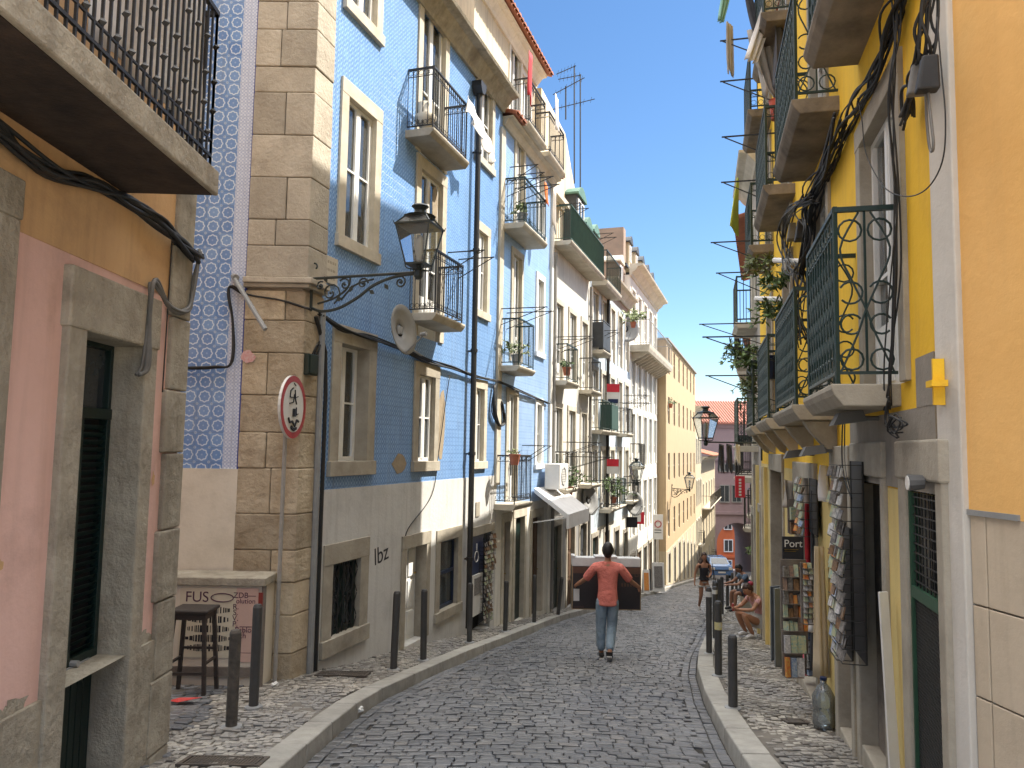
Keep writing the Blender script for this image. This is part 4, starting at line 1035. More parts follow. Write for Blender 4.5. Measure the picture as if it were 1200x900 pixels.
for i, (z, k) in enumerate(((z1f, 1), (z2f, 0), (z3f, 0))):
    L_ = [(2.78, 4.5), (5.5, 7.1), (8.3, 9.8)]
    if z > z1f: L_ = [(.2, 1.68)] + [(2.5, 4.15)] + L_[1:]
    for s0, s1 in L_: balcony(FR, BY, s0, s1, z + (.3 if z == z2f and s0 > 5 else 0), .36, 1.0, 'scroll', 'limestone' if z < z2f else 'slab_dark', 'green_iron', .13, side_style='curly' if s0 < 5 else 'rings', corbel=(z == z1f))
cornice(FR, BY, 0, EY, ztopY+.3, .3, .35)
# grey cement patch round the first door heads
q = MB(FR.w); 
q.box(.03, dB[1]+.25, .004, .012, 1.36, z1f-.16); q.box(.03, .35, .004, .014, z1f-.16, z1f+.1)
q.build('cement_patch', M['cement'], BY)
# heavy lintels and stone jambs of the ground floor
def surround(F, B, r, l, rt, top, m='limestone', o=.03, name='stone_surround', thr=True):
    q = MB(F.w); a, b, c, d = r
    q.box(a-l, a+.008, -.236, o, c-.15, d); q.box(b-.008, b+rt, -.236, o, c-.15, d); q.box(a-l-.01, b+rt+.01, -.236, o+.012, d-.008, d+top)
    if thr: q.box(a, b, -.24, .02, c-.2, c+.02)
    return q.build(name, M[m], B, bevel=.012)
surround(FR, BY, dA, .1, .14, .2); surround(FR, BY, dB, .1, .12, .22); surround(FR, BY, dC, .1, .14, .24); surround(FR, BY, dD, .12, .12, .3); surround(FR, BY, dE, .1, .1, .25)
for r, m, nm in ((dB, 'rubble_fill', 'walled_up_door'), (dC, 'rubble_fill', 'walled_up_door'), (dD, 'room_shade', 'shop_doorway'), (dE, 'room_shade', 'shop_doorway')):
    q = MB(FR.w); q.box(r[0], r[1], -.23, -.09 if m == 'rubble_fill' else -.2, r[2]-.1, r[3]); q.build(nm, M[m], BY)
# grated iron door
a, b, c, d = dA; q = MB(FR.w)
mz = FR.p(1090, 705)[1]
q.box(a, a+.03, -.04, 0.01, c, d); q.box(b-.03, b, -.04, 0.01, c, d); q.box(a+.03, b-.03, -.04, 0.01, mz-.03, mz+.03); q.box(a+.03, b-.03, -.04, 0.01, d-.03, d); q.box(a+.03, b-.03, -.04, 0.01, c, c+.05)
D = q.build('door', M['green_door'] if mat('green_door', (.03, .09, .05), (.02, .06, .035), 5, .5, .2) else 0, BY)
q = MB(FR.w); q.quad((a, -.1, c), (b, -.1, c), (b, -.1, d), (a, -.1, d)); q.build('door_backing', M['room_shade'], D)
q = MB(FR.w); n = 9
for i in range(1, n): x = a+(b-a)*i/n; q.tube([(x, -.01, mz+.03), (x, -.01, d-.03)], .004, 4)
z = mz+.06
while z < d-.03: q.tube([(a+.03, -.008, z), (b-.03, -.008, z)], .0045, 4); z += .05
k = -30
while k < 60:
    z = c + k*.035; k += 1
    for sgn in (1, -1):
        w_ = b-a-.06; lo, hi = c+.05, mz-.03; sl = sgn*1.6
        t0, t1 = sorted(((lo-z)/sl, (hi-z)/sl)); t0, t1 = max(0, t0), min(w_, t1)
        if t1-t0 < .02: continue
        p0 = [a+.03+t0, z+sl*t0]; p1 = [a+.03+t1, z+sl*t1]
        q.tube([(p0[0], -.01, p0[1]), (p1[0], -.01, p1[1])], .004, 4)
q.build('door_mesh', M['black_iron'], D)
# second house on the right, then those past the bend
EY2 = FR.p(886, 500)[0]; EY2 = 14.2
mat('r_grey', (.42, .38, .33), (.34, .3, .26), 1.4, .9, .3, 20, dirt=.3, streak=.4)
mat('r_brown', (.3, .18, .13), (.22, .14, .1), 2, .9, .3, 20, dirt=.3)
B12 = grid_house(FR, 'grey_house', 'narrow weathered grey house with plants on its balconies beyond the yellow house', EY+.01, EY2, 7.2, 'r_grey', 'h_cream', 1, (1.7, 4.2), 1.0, .95, 2.1, 2, [(0, 0, 'scroll', 'green_iron'), (0, 1, 'plain', 'green_iron')], depth=8, zb=-6)
cornice(FR, B12, EY, EY2, 7.5, .35, .3)
B13 = grid_house(FB, 'brown_house', 'brown red house past the bend on the right with iron balconies', .15, 7, 6.9, 'r_brown', 'r_grey', 3, (1.0, 3.7), .3, .95, 2.2, 4, [(0, 0), (1, 0), (2, 0), (0, 1), (1, 1), (2, 1)], 'plain', depth=8, zb=-8)
q = MB(FB.w); q.box(.15, .6, -6, .0, 6.9, 7.1); q.build('parapet', M['h_grey'], B13)
tile_roof(FB, B13, .2, 7, 6.9, .35, 6, 1.6)
B14 = grid_house(FB, 'cream_house', 'cream house far down the right side of the street', 7.05, 20, 5.2, 'h_cream', 'h_white', 5, (-.8, 1.9), -1.6, .95, 2.1, 6, [(i, j) for i in (0, 2, 4) for j in (0, 1)], depth=8, zb=-10)
tile_roof(FB, B14, 7.05, 20, 5.2, .35, 6, 1.6)
B15 = grid_house(FB, 'grey_house', 'long grey house at the far end of the right side before the arch', 20.1, 72, 1.6, 'r_grey', 'h_white', 12, (-5.4, -2.8), -6, 1., 2.1, 10, None, depth=8, zb=-18)
# pilaster strips along the ground floor beyond the shops (row of pale door posts)
for k, s in enumerate((9.9, 10.55, 11.9, 12.7)):
    q = MB(FR.w); q.box(s, s+.16, 0, .06, FR.g(s)-.2, 1.3); q.build('door_post', M['pale_stone' if k % 2 else 'yellow_pale'], BY if s < EY else B12)
# ================================================================ bollards
mat('bollard_paint', (.07, .068, .065), (.045, .045, .045), 6, .5, .3, 40, dirt=.5, dirtc=(.16, .15, .13))
mat('bollard_old', (.04, .036, .032), (.12, .1, .08), 14, .6, .8, 30, dirt=.4, dirtc=(.22, .2, .17))
mat('reflector', (.7, .7, .68), None, 4, .35, 0); mat('sticker', (.6, .5, .12), (.5, .5, .45), 20, .6, 0)
def bollard(x, y, h, label, group, r=.044, m='bollard_paint', lean=0., cap=False, stick=False):
    z = zg(y)+.12
    T = thing('bollard', label, 'bollard', (x, y, z), 0, group)
    lx = sin(lean)
    q = MB(); pts = [(x+lx*t*h, y, z+t*h) for t in (-.05, 0, .5, .97)]; q.tube(pts, r, 16); q.tube([(x+lx*.97*h, y, z+.97*h), (x+lx*h, y, z+h)], r, 16, r1=r*.75)
    q.build('post', M[m], T, smooth=False)
    q = MB(); q.lathe((x, y, z-.01), [(r*1.9, 0), (r*1.8, .022), (r*1.05, .03)], 16); q.build('base_plate', M['grey_metal'], T)
    if cap: q = MB(); q.lathe((x+lx*h*.9, y, z+h*.86), [(r+.003, 0), (r+.003, h*.08)], 16); q.build('reflective_band', M['reflector'], T)
    if stick: q = MB(); q.lathe((x, y, z+h*.62), [(r+.002, 0), (r+.002, h*.1)], 16); q.build('sticker', M['sticker'], T)
    return T
GL, GR = 'bollards along the left kerb', 'bollards along the right kerb'
def gb(px, py): p = gp(px, py, .12); return p.x, p.y
LB = [((271, 853), .78, 'short scratched black bollard in front of the stool, nearest on the left', 'bollard_old', 0),
      ((297, 829), .93, 'plain grey bollard standing beside the poster box', 'bollard_paint', 0),
      ((461, 785), .95, 'grey bollard before the white door of the tiled house, the nearer of a close pair', 'bollard_paint', .02),
      ((496, 774), .94, 'grey bollard just past the white door, farther of a close pair', 'bollard_paint', -.01),
      ((550, 753), .95, 'bollard on a pale round foot in front of the postcard racks on the left', 'bollard_paint', 0),
      ((592, 740), .93, 'bollard before the first door of the narrow blue house', 'bollard_paint', .01),
      ((626, 730), 1.0, 'bollard with the round black tub behind it', 'bollard_paint', 0),
      ((654, 721), .9, 'bollard leaning right just left of the carried box', 'bollard_paint', .09)]
for (p, h, lab, m, ln) in LB: x, y = gb(*p); bollard(x, y, h, lab, GL, .047 if m == 'bollard_old' else .044, m, ln)
for i, y in enumerate((24, 27, 30, 33, 36)):
    bollard(kl(y)-.2, y, .92, ['bollard hidden behind the man carrying the box', 'bollard just right of the carried box', 'bollard beside the small orange poster', 'bollard beside the sandwich board far down on the left', 'last bollard at the far left corner of the pavement'][i], GL)
RB = [((859, 830), .69, 'short black bollard nearest on the right pavement', 0, 0), ((842, 792), .9, 'grey bollard with a yellow sticker by the right kerb', 0, 1),
      ((831, 766), .98, 'tall bollard with a pale reflective band at the right kerb', 1, 0), ((838, 749), .92, 'bollard with a pale band directly behind the first banded one', 1, 0)]
for (p, h, lab, c, s) in RB: x, y = gb(*p); bollard(x, y, h, lab, GR, .044, cap=c, stick=s)
for i, y in enumerate((15.6, 17.8, 20., 22.5, 25.5, 29, 33)):
    bollard(kr(y)+.18, y, .95, ['bollard level with the crouching woman in pink', 'bollard between the crouching woman and the seated man', 'sixth bollard behind the crouching woman on the right kerb', 'bollard beside the walking woman in the dark top', 'bollard level with the seated man in the blue shirt', 'bollard near the parked blue car', 'farthest bollard on the right kerb by the blue car'][i], GR)
# ================================================================ lanterns on brackets
mat('lamp_black', (.02, .028, .027), (.03, .04, .04), 8, .4, .2, 50)
glass_mat('lamp_glass', (.94, .96, .96), .14, 1.4)
def lantern(name, label, A, E, zt, sc=1., group='street lanterns on wall brackets', scroll=True, rz=.45):
    """A, E: plan points of the wall plate and of the lamp; zt: height of the arm"""
    A = Vector(A); E = Vector(E); L = (E-A).length; u = (E-A)/L
    T = thing(name, label, 'street lamp', (A.x, A.y, zt), 0, group)
    P = lambda t, z: (A.x+u.x*t, A.y+u.y*t, zt+z)
    q = MB(); k = sc
    q.tube([P(0, 0), P(L, 0)], .018*k, 6); q.tube([P(.02, .16*k), P(.02, -.42*k)], .022*k, 6)
    q.tube(circle_pts(P(.05, .16*k), (u.x, u.y, 0), (0, 0, 1), .04*k, 8, pi, -1), .012*k, 5)
    if scroll:
        q.tube(smoothpts([P(.02, -.38*k), P(L*.12, -.43*k), P(L*.28, -.4*k), P(L*.45, -.28*k), P(L*.6, -.13*k), P(L*.78, -.04*k), P(L*.97, -.01)], 5), .02*k, 5)
        def spiral(cx, cz, r, turns, a0, s=1, th=.012):
            n = 14; pts = [P(cx+r*(1-.8*i/n)*cos(a0+s*turns*2*pi*i/n), cz+r*(1-.8*i/n)*sin(a0+s*turns*2*pi*i/n)) for i in range(n+1)]
            q.tube(pts, th*k, 5)
            q.lathe(P(cx, cz), [(.001, -.02*k), (.026*k, 0), (.001, .02*k)], 6)
        spiral(L*.2, -.2*k, .15*k, 1.3, -1.2); spiral(L*.33, -.1*k, .085*k, 1.2, 2.5, -1); spiral(L*.5, -.1*k, .075*k, 1.3, 0); spiral(L*.84, -.11*k, .075*k, 1.4, 1.2, -1); spiral(L*.1, -.1*k, .06*k, 1.2, 1)
        q.tube(smoothpts([P(L*.08, -.33*k), P(L*.25, -.26*k), P(L*.36, -.14*k), P(L*.38, -.02)], 4), .014*k, 5)
        q.tube(smoothpts([P(L*.3, -.3*k), P(L*.42, -.12*k), P(L*.6, -.05*k)], 4), .013*k, 5)
        for cx, cz, a in ((.25, -.31, .5), (.38, -.2, 1.2), (.56, -.19, -.6), (.16, -.06, 2), (.7, -.12, -1)):   # cast leaves
            c = P(L*cx, cz*k); d = Vector((u.x*cos(a), u.y*cos(a), sin(a)))*.09*k; n = Vector((-u.x*sin(a), -u.y*sin(a), cos(a)))*.028*k; c = Vector(c)
            w = Vector((-u.y, u.x, 0))*.008
            q.hexa([c-w, c+d*.5+n-w, c+d-w, c+d*.5-n-w, c+w, c+d*.5+n+w, c+d+w, c+d*.5-n+w])
    q.build('bracket', M['lamp_black'], T)
    c = (E.x, E.y, zt)
    q = MB(); q.lathe(c, [(.03*k, -.09*k), (.055*k, -.05*k), (.05*k, .02*k), (.03*k, .05*k), (.03*k, .08*k)], 10)
    rot = rz; s2 = 2**.5
    zb, zm, zr, zc = .1*k, .56*k, .68*k, .72*k
    rb, rm, rt = .125*k*s2, .22*k*s2, .14*k*s2
    for z, r, h in ((zb-.02*k, rb, .025*k), (zm, rm*1.06, .02*k), (zr, rt*1.05, .02*k)): q.lathe(c, [(r, z), (r, z+h)], 4, rot)
    q.lathe(c, [(rt, zr+.02*k), (.07*k, zr+.06*k), (.06*k, zr+.1*k), (.09*k, zr+.13*k), (.11*k, zr+.145*k), (.09*k, zr+.165*k), (.02*k, zr+.175*k)], 12)
    for i in range(4):
        a = rot+pi/2*i; ca, sa = cos(a), sin(a); f = lambda r, z: (c[0]+r*ca, c[1]+r*sa, c[2]+z)
        q.tube([f(rb, zb), f(rm, zm)], .012*k, 4); q.tube([f(rm, zm+.02*k), f(rt, zr)], .01*k, 4); q.tube([f(rm*1.05, zm), f(rm*1.12, zm+.05*k)], .01*k, 4, r1=.003)
        q.tube(smoothpts([f(rb, zb), f(rb*.9, zb-.06*k), f(.04*k, .03*k)], 3), .01*k, 4)
    H = q.build('lantern', M['lamp_black'], T)
    q = MB(); q.lathe(c, [(rb*.95, zb+.01*k), (rm*.96, zm-.005)], 4, rot); q.fc = q.fc[:4]; q.mi = q.mi[:4]
    q.lathe(c, [(rm*.96, zm+.02*k), (rt*.96, zr)], 4, rot); q.fc = q.fc[:8]; q.mi = q.mi[:8]
    q.build('glass', M['lamp_glass'], H, recalc=False)
    q = MB(); q.lathe(c, [(.03*k, zb+.0), (.035*k, zb+.1*k), (.05*k, zb+.16*k), (.05*k, zb+.3*k), (.03*k, zb+.36*k)], 10); q.build('lamp_bulb', M['white_paint'], H, smooth=True)
    return T
A0 = FL.w(.1, .03, 0)[:2]; r0 = ray(493, 331); t0 = None
zarm = FL.p(372, 331)[1]
E0 = (A0[0]+FL.n.x*1.42, A0[1]+FL.n.y*1.42)
lantern('street_lamp', 'large black lantern on a scrolled bracket at the corner of the tiled house', A0, E0, zarm, .93, rz=pi/4-.3)
def wallpt(F, px, py, o=0.): s, z = F.p(px, py, o); return F.w(s, o, z)
# right: lamp seen against the mauve building
a_ = FR.w(8.2, 0, 0); z_ = FR.p(868, 518, .6)[1]
def at(px, py, Y): r = ray(px, py); t = Y/r.y; return Vector((r.x*t, Y, CAMP.z+r.z*t))
e_ = at(827, 518, 14.2); a_ = (FR.O.x+.246*(14.4-3.71), 14.4)
lantern('street_lamp', 'black lantern on a straight arm hanging out over the right kerb', a_, e_[:2], e_.z, .78, scroll=False, rz=pi/4+.2)
e_ = at(746, 566, 26.5); lantern('street_lamp', 'lantern by the balconies of the blue grey house far down on the left', FL.w(18.5, .0, 0)[:2], e_[:2], e_.z, 1.0, scroll=False)
e_ = at(808, 574, 41); lantern('street_lamp', 'small distant lantern on a scrolled bracket on the tan block', FT.w(FT.p(787, 575)[0], 0, 0)[:2], e_[:2], e_.z, 1.1)
# ================================================================ satellite dishes
mat('dish_grey', (.27, .27, .26), (.2, .2, .2), 4, .6, .1)
def dish(label, p, r, nrm, wall, group='satellite dishes'):
    n = Vector(nrm).normalized(); u = n.cross(Vector((0, 0, 1))).normalized(); v = u.cross(n)
    p = Vector(p); T = thing('satellite_dish', label, 'satellite dish', tuple(p), 0, group)
    q = MB(); V = [p-n*r*.25]; N = 24; K = 4
    for k in range(1, K+1):
        for i in range(N): a = 2*pi*i/N; V.append(p-n*r*.25*(1-(k/K)**2)+(u*cos(a)+v*sin(a)*1.08)*r*k/K)
    fs = [(0, 1+i, 1+(i+1) % N) for i in range(N)] + [(1+(k-1)*N+i, 1+(k-1)*N+(i+1) % N, 1+k*N+(i+1) % N, 1+k*N+i) for k in range(1, K) for i in range(N)]
    q.raw(V, fs); q.build('reflector_bowl', M['dish_grey'], T, smooth=True, recalc=False, solid=.008)
    q = MB(); f = p+n*r*.95-v*r*.35; q.tube([p-v*r*1.0-n*.0, f], .012, 6); q.tube([f-n*.06, f+n*.03], .03, 8); q.build('receiver_arm', M['grey_metal'], T)
    q = MB(); b = p-n*r*.3; w = Vector(wall); q.tube([b, b-n*.1, (b+w)/2-Vector((0, 0, .12)), w-Vector((0, 0, .1))], .017, 6); q.lathe(tuple(b), [(.001, -.07), (.06, -.05), (.06, .05), (.001, .07)], 8)
    q.build('mount', M['grey_metal'], T)
s_, z_ = FL.p(492, 372, .3); dz = FL.w(s_, .42, z_)
pd = at(474, 386, 10.6); dish('big grey satellite dish beside the lower balcony of the tiled house', pd, .33, (.95, -.42, .12), FL.w(FL.p(500, 395)[0], 0, pd.z-.1))
pd = at(692, 586, 23.5); dish('pale satellite dish at head height of the shop sign on the grey white house', pd, .42, (.9, -.7, .2), FL.w(FL.p(680, 590)[0], 0, pd.z))
pd = at(744, 590, 31); dish('satellite dish beside the red and black shop signs', pd, .45, (.6, -1, .2), FL.w(FL.p(735, 590)[0], 0, pd.z))
pd = at(734, 384, 30.5); dish('satellite dish on the end of the long stone balcony', pd, .55, (.3, -1, .2), FL.w(FL.p(728, 384)[0], 0, pd.z))
# ================================================================ corner: sign, junction box, poles, cables
x, y = gb(322, 799)
T = thing('traffic_sign', 'round red rimmed sign scrawled with black marks on a thin pole at the corner', 'traffic sign', (x, y, zg(y)+.12))
zs_ = at(340, 477, y).z; lean = (at(335, 500, y).x-x)
q = MB(); q.tube([(x, y, zg(y)+.1), (x+lean*.8, y, zs_+.3)], .024, 10); q.build('pole', M['pole_zinc'] if mat('pole_zinc', (.36, .34, .31), (.25, .24, .22), 5, .6, .3) else 0, T)
n = Vector((.99, -.12, 0)).normalized(); u = Vector((-n.y, n.x, 0)); c = Vector((at(340, 477, y).x, y, zs_)) + n*.04
def disc(q, c, n, u, r, t, N=32):
    v = Vector((0, 0, 1)); q.raw([c+(u*cos(2*pi*i/N)+v*sin(2*pi*i/N))*r for i in range(N)]+[c+n*t+(u*cos(2*pi*i/N)+v*sin(2*pi*i/N))*r for i in range(N)], [(i, (i+1) % N, N+(i+1) % N, N+i) for i in range(N)]+[tuple(range(N)), tuple(range(N, 2*N))])
mat('sign_white', (.68, .67, .64), (.6, .58, .55), 5, .45, .05); mat('sign_red', (.42, .03, .03), (.34, .04, .04), 5, .45, .05); mat('ink', (.02, .02, .025), None, 4, .6, 0); mat('sign_back', (.6, .6, .58), None, 4, .5, 0)
R0 = .36
q = MB(); disc(q, c-n*.03, n, u, R0, .03); D = q.build('sign_disc', M['sign_white'], T)
q = MB(); v = Vector((0, 0, 1)); N = 40
rim = [c+n*.003+(u*cos(2*pi*i/N)+v*sin(2*pi*i/N))*R0*.99 for i in range(N)]+[c+n*.003+(u*cos(2*pi*i/N)+v*sin(2*pi*i/N))*R0*.8 for i in range(N)]
q.raw(rim, [(i, (i+1) % N, N+(i+1) % N, N+i) for i in range(N)]); q.build('red_rim', M['sign_red'], D)
q = MB()
def ink(pts, r=.008): q.tube([c+n*.006+u*a*R0+v*b*R0 for a, b in pts], r, 4)
ink([(-.1, .6), (-.3, .5), (-.32, .3), (-.1, .3)]); ink([(.05, .55), (.1, .3), (.3, .35)]); ink([(-.35, .1), (-.05, .15), (0, .4), (.2, .1)]); ink([(.0, -.05), (.0, -.3)], .03); ink([(.2, -.0), (.2, -.25), (.35, -.2)]); ink([(-.4, -.35), (-.3, -.5), (-.1, -.45), (.1, -.6), (.25, -.4), (.4, -.45)], .014); ink([(-.2, -.62), (0, -.72), (.2, -.66)], .02); ink([(-.05, .75), (.1, .68)], .006)
q.build('scrawl', M['ink'], D)
# down pipes at the corner
q = MB(FL.w); q.tube([(.35, .06, FL.g(.3)+.12), (.35, .06, 3.2)], .04, 8); single(q, 'conduit_pipe', M['grey_metal'], 'thick grey pipe running up the corner pilaster behind the round sign', 'pipe', FL.w(.35, .06, FL.g(.3)+.12))
q = MB(FL.w); q.tube([(.5, .05, FL.g(.4)+.12), (.5, .05, 2.2), (.46, .05, 2.7), (.2, .06, 3.1)], .025, 8); single(q, 'conduit_pipe', M['black_iron'], 'thin black pipe against the grey plaster beside the corner pilaster', 'pipe', FL.w(.5, .05, FL.g(.4)+.12))
s_, z_ = FL.p(366, 427, .1)
T = thing('junction_box', 'small dark green junction box below the corner lantern', 'electrical box', FL.w(s_, .0, z_-.12), FL.rz)
q = MB(FL.w); q.box(s_-.1, s_+.1, 0, .12, z_-.13, z_+.12); J = q.build('box', M['green_paint'], T, bevel=.01); q = MB(FL.w); q.box(s_-.085, s_+.085, .12, .128, z_-.11, z_+.1); q.build('lid', M['green_paint'], J)
def fpl(F, L_, o=.05): return [wallpt(F, px, py, o) for px, py in L_]
cable('cable', 'black cable dropping from the corner lantern into the green box', fpl(FL, [(372, 375), (378, 392), (372, 405), (368, 418)]), .012, strands=3, jit=.03)
cable('cable_bundle', 'sagging bundle of cables from the lantern across the front of the tiled house', fpl(FL, [(375, 368), (400, 385), (430, 394), (460, 405), (500, 422), (530, 432), (560, 441), (585, 447), (600, 455), (620, 463), (643, 472)], .06), .013, strands=5, jit=.035)
cable('cable', 'cable looping over the flank tiles to the corner pilaster', fpl(FK, [(215, 432), (250, 431), (272, 424), (273, 380), (267, 345), (272, 335), (290, 345), (330, 352), (362, 362)], .04), .012, strands=2, jit=.02)
cable('cable', 'thin black wire running down the grey plaster to the white door', fpl(FL, [(527, 440), (521, 480), (514, 530), (506, 580), (478, 620), (476, 640)], .03), .008)
cable('cable_coil', 'coil of cable hanging on the blue wall right of the drainpipe', fpl(FL, [(580, 452), (578, 480), (584, 498), (590, 494), (588, 470)], .06), .016, strands=5, jit=.05)
q = MB(FK.w); a = FK.p(271, 322, .1); b = FK.p(311, 386, .3); q.tube([(a[0], .05, a[1]), (b[0], .3, b[1])], .028, 8); q.tube([(a[0], 0, a[1]), (a[0]+.05, .08, a[1]-.03)], .04, 8)
single(q, 'flood_light', M['grey_metal'], 'slanting grey tube fixed to the corner pilaster above the pink sticker', 'light fitting', FK.w(a[0], 0, a[1]))
s_, z_ = FK.p(291, 418, .04); q = MB(FK.w); q.raw([(s_+cos(2*pi*i/14)*.085*random.uniform(.8, 1.1), .052, z_+sin(2*pi*i/14)*.075*random.uniform(.8, 1.1)) for i in range(14)], [tuple(range(14))])
mat('sticker_pink', (.55, .2, .2), (.6, .5, .48), 30, .7, 0); single(q, 'sticker', M['sticker_pink'], 'torn red and white sticker on the corner pilaster', 'sticker', FK.w(s_, .05, z_), solid=.002)
# street name plaque, letters too worn to read
s_, z_ = FL.p(384, 318); sp1, _ = FL.p(394, 318); sp0, _ = FL.p(374, 318); zt1 = FL.p(384, 300)[1]; zt0 = FL.p(384, 332)[1]
T = thing('street_plaque', 'pale stone street name plaque on the blue tiles above the lantern bracket', 'sign', FL.w(s_, 0, zt0), FL.rz)
q = MB(FL.w); q.box(sp0, sp1, 0, .025, zt0, zt1); q.build('plaque', M['pale_stone'], T, bevel=.004)
q = MB(FL.w)
for j in range(3):
    x = sp0+.05
    while x < sp1-.06: w = random.uniform(.02, .05); q.box(x, x+w, .025, .0275, zt1-.09-j*.1, zt1-.06-j*.1); x += w+.02
q.build('worn_lettering', M['limestone'], T)
# graffiti
cs = FL.p(446, 650); Mx = Matrix(((FL.d.x, 0, FL.n.x, 0), (FL.d.y, 0, FL.n.y, 0), (0, 1, 0, 0), (0, 0, 0, 1))); Mx = Matrix.Translation(Vector(FL.w(cs[0], .0135, cs[1]))) @ Mx
g_ = text_part('graffiti', 'lbz', .34, Mx @ Matrix.Rotation(.12, 4, 'Z'), M['ink'], None, .001, sx=1.15)
tag(g_, 'black scrawled graffiti letters on the grey plaster right of the barred cellar window', 'graffiti')
# ================================================================ poster box and stool
x0_, y0_ = gb(306, 803); X0, X1, Y0, Y1 = x0_-1.1, x0_-.03, y0_, 8.93
T = thing('poster_box', 'low stone topped box with posters pasted on its front, against the corner pilaster', 'cabinet', ((X0+X1)/2, Y0, zg(Y0)+.1))
zb_ = zg(Y0)+.05; ztb = at(250, 686, Y0).z
q = MB(); q.box(X0, X1, Y0, Y1, zb_, ztb); q.build('box', M['cream_plaster'], T, bevel=.01)
q = MB(); q.box(X0-.03, X1+.04, Y0-.04, Y1, ztb, ztb+.09); q.build('stone_top', M['worn_stone'], T, bevel=.012)
q = MB(); q.box(X1, X1+.03, Y0-.02, Y0+.05, zb_, ztb); q.box(X0, X1, Y0-.03, Y0, zb_+.16, zb_+.26); q.build('board_frame', M['weathered_wood'] if mat('weathered_wood', (.22, .19, .16), (.12, .1, .09), 7, .9, .5) else 0, T)
mat('poster_cream', (.66, .6, .47), (.58, .52, .4), 4, .7, .1, dirt=.2, dirtc=(.35, .3, .22)); mat('poster_pink', (.62, .43, .36), (.55, .38, .32), 4, .7, .1, dirt=.2, dirtc=(.35, .25, .2)); mat('poster_red', (.25, .04, .03), None, 4, .6, 0)
yp = Y0-.004
def ap(px, py): p = at(px, py, yp); return p.x, p.z
(pa, pt_), (pb, pbt) = ap(212, 688), ap(274, 771); (pc, _), (pd_, pdt) = ap(274, 690), ap(300, 776)
mm = lambda x, z, k=0: Matrix.Translation((x, yp-.007-k*.001, z)) @ Matrix.Rotation(pi/2, 4, 'X')
Tp = thing('poster', 'cream poster headed FUSO with rows of black bars, behind the stool', 'poster', (pa, yp, pbt))
q = MB(); q.box(pa, pb, yp-.006, yp, pbt, pt_); q.build('paper', M['poster_cream'], Tp)
mat('ink_plum', (.1, .03, .07), None, 4, .6, 0)
W_ = pb-pa; H_ = pt_-pbt
text_part('lettering', 'FUS', W_*.26, mm(pa+W_*.3, pt_-H_*.14), M['ink_plum'], Tp, .001)
q = MB(); q.tube([(pa+W_*.75+W_*.2*cos(2*pi*i/24), yp-.009, pt_-H_*.14+H_*.06*sin(2*pi*i/24)) for i in range(24)], .006, 4, closed=True); q.build('oval_letter', M['ink_plum'], Tp)
q = MB()
for j in range(5):
    zc_ = pt_-H_*(.32+.135*j); x = pa+W_*.1
    while x < pa+W_*.9:
        w = random.choice((.006, .012, .02, .035)); hh = H_*.05*min(1, 3*min(x-pa-W_*.07, pa+W_*.95-x)/W_+.25)
        q.box(x, min(x+w, pa+W_*.93), yp-.008, yp-.006, zc_-hh, zc_+hh); x += w+random.choice((.006, .01, .02))
q.build('black_bars', M['ink'], Tp)
Tp = thing('poster', 'pink poster with lines of small dark words, right of the cream poster', 'poster', (pc, yp, pdt))
q = MB(); q.box(pc+.004, pd_, yp-.005, yp, pdt, pt_); q.build('paper', M['poster_pink'], Tp)
W2 = pd_-pc; H2 = pt_-pdt
for i, (t, fx, sz) in enumerate((('ZDB—', .45, .3), ('olution', .5, .27), ('R.', .12, .3), ('S.', .12, .3), ('V.', .12, .3), ('P.', .12, .3), ('Pablo', .45, .3), ('Ech', .36, .3))):
    text_part('lettering', t, W2*sz, mm(pc+W2*fx, pt_-H2*(.1+.078*i)), M['ink_plum'], Tp, .001)
q = MB(); q.box(pc+W2*.3, pd_-W2*.1, yp-.006, yp-.005, pt_-H2*.53, pt_-H2*.52); q.box(pc+W2*.2, pd_-W2*.1, yp-.006, yp-.005, pdt+H2*.12, pdt+H2*.127); q.build('ruled_line', M['ink_plum'], Tp)
q = MB(); a_, b_ = ap(300, 694), ap(306, 712); q.box(pd_+.003, pd_+.05, yp-.02, yp-.012, b_[1], a_[1]); single(q, 'sticker', M['poster_red'], 'small red label on the top right corner of the poster box', 'sticker', (pd_, yp, b_[1]))
x, y = gb(229, 808); y -= .12
T = thing('bar_stool', 'tall black wooden bar stool standing in front of the poster box', 'stool', (x, y, zg(y)+.1))
z = zg(y)+.1; hs = .86; mat('stool_black', (.03, .026, .024), (.05, .04, .035), 8, .5, .3)
q = MB(); q.box(x-.2, x+.2, y-.17, y+.17, z+hs-.035, z+hs); q.build('seat', M['stool_black'], T, bevel=.012)
q = MB(); q.box(x-.165, x+.165, y-.14, y-.115, z+hs-.1, z+hs-.035); q.box(x-.165, x+.165, y+.115, y+.14, z+hs-.1, z+hs-.035); q.box(x-.165, x-.14, y-.115, y+.115, z+hs-.1, z+hs-.035); q.box(x+.14, x+.165, y-.115, y+.115, z+hs-.1, z+hs-.035)
q.build('apron', M['stool_black'], T)
for sx in (-1, 1):
    for sy in (-1, 1):
        q = MB(); e = .018; tx, ty, bx_, by_ = x+sx*.15, y+sy*.125, x+sx*.2, y+sy*.17; zz = zg(by_)+.115
        q.hexa([(bx_-e, by_-e, zz), (bx_+e, by_-e, zz), (bx_+e, by_+e, zz), (bx_-e, by_+e, zz), (tx-e, ty-e, z+hs-.03), (tx+e, ty-e, z+hs-.03), (tx+e, ty+e, z+hs-.03), (tx-e, ty+e, z+hs-.03)])
        q.build('leg', M['stool_black'], T)
q = MB()
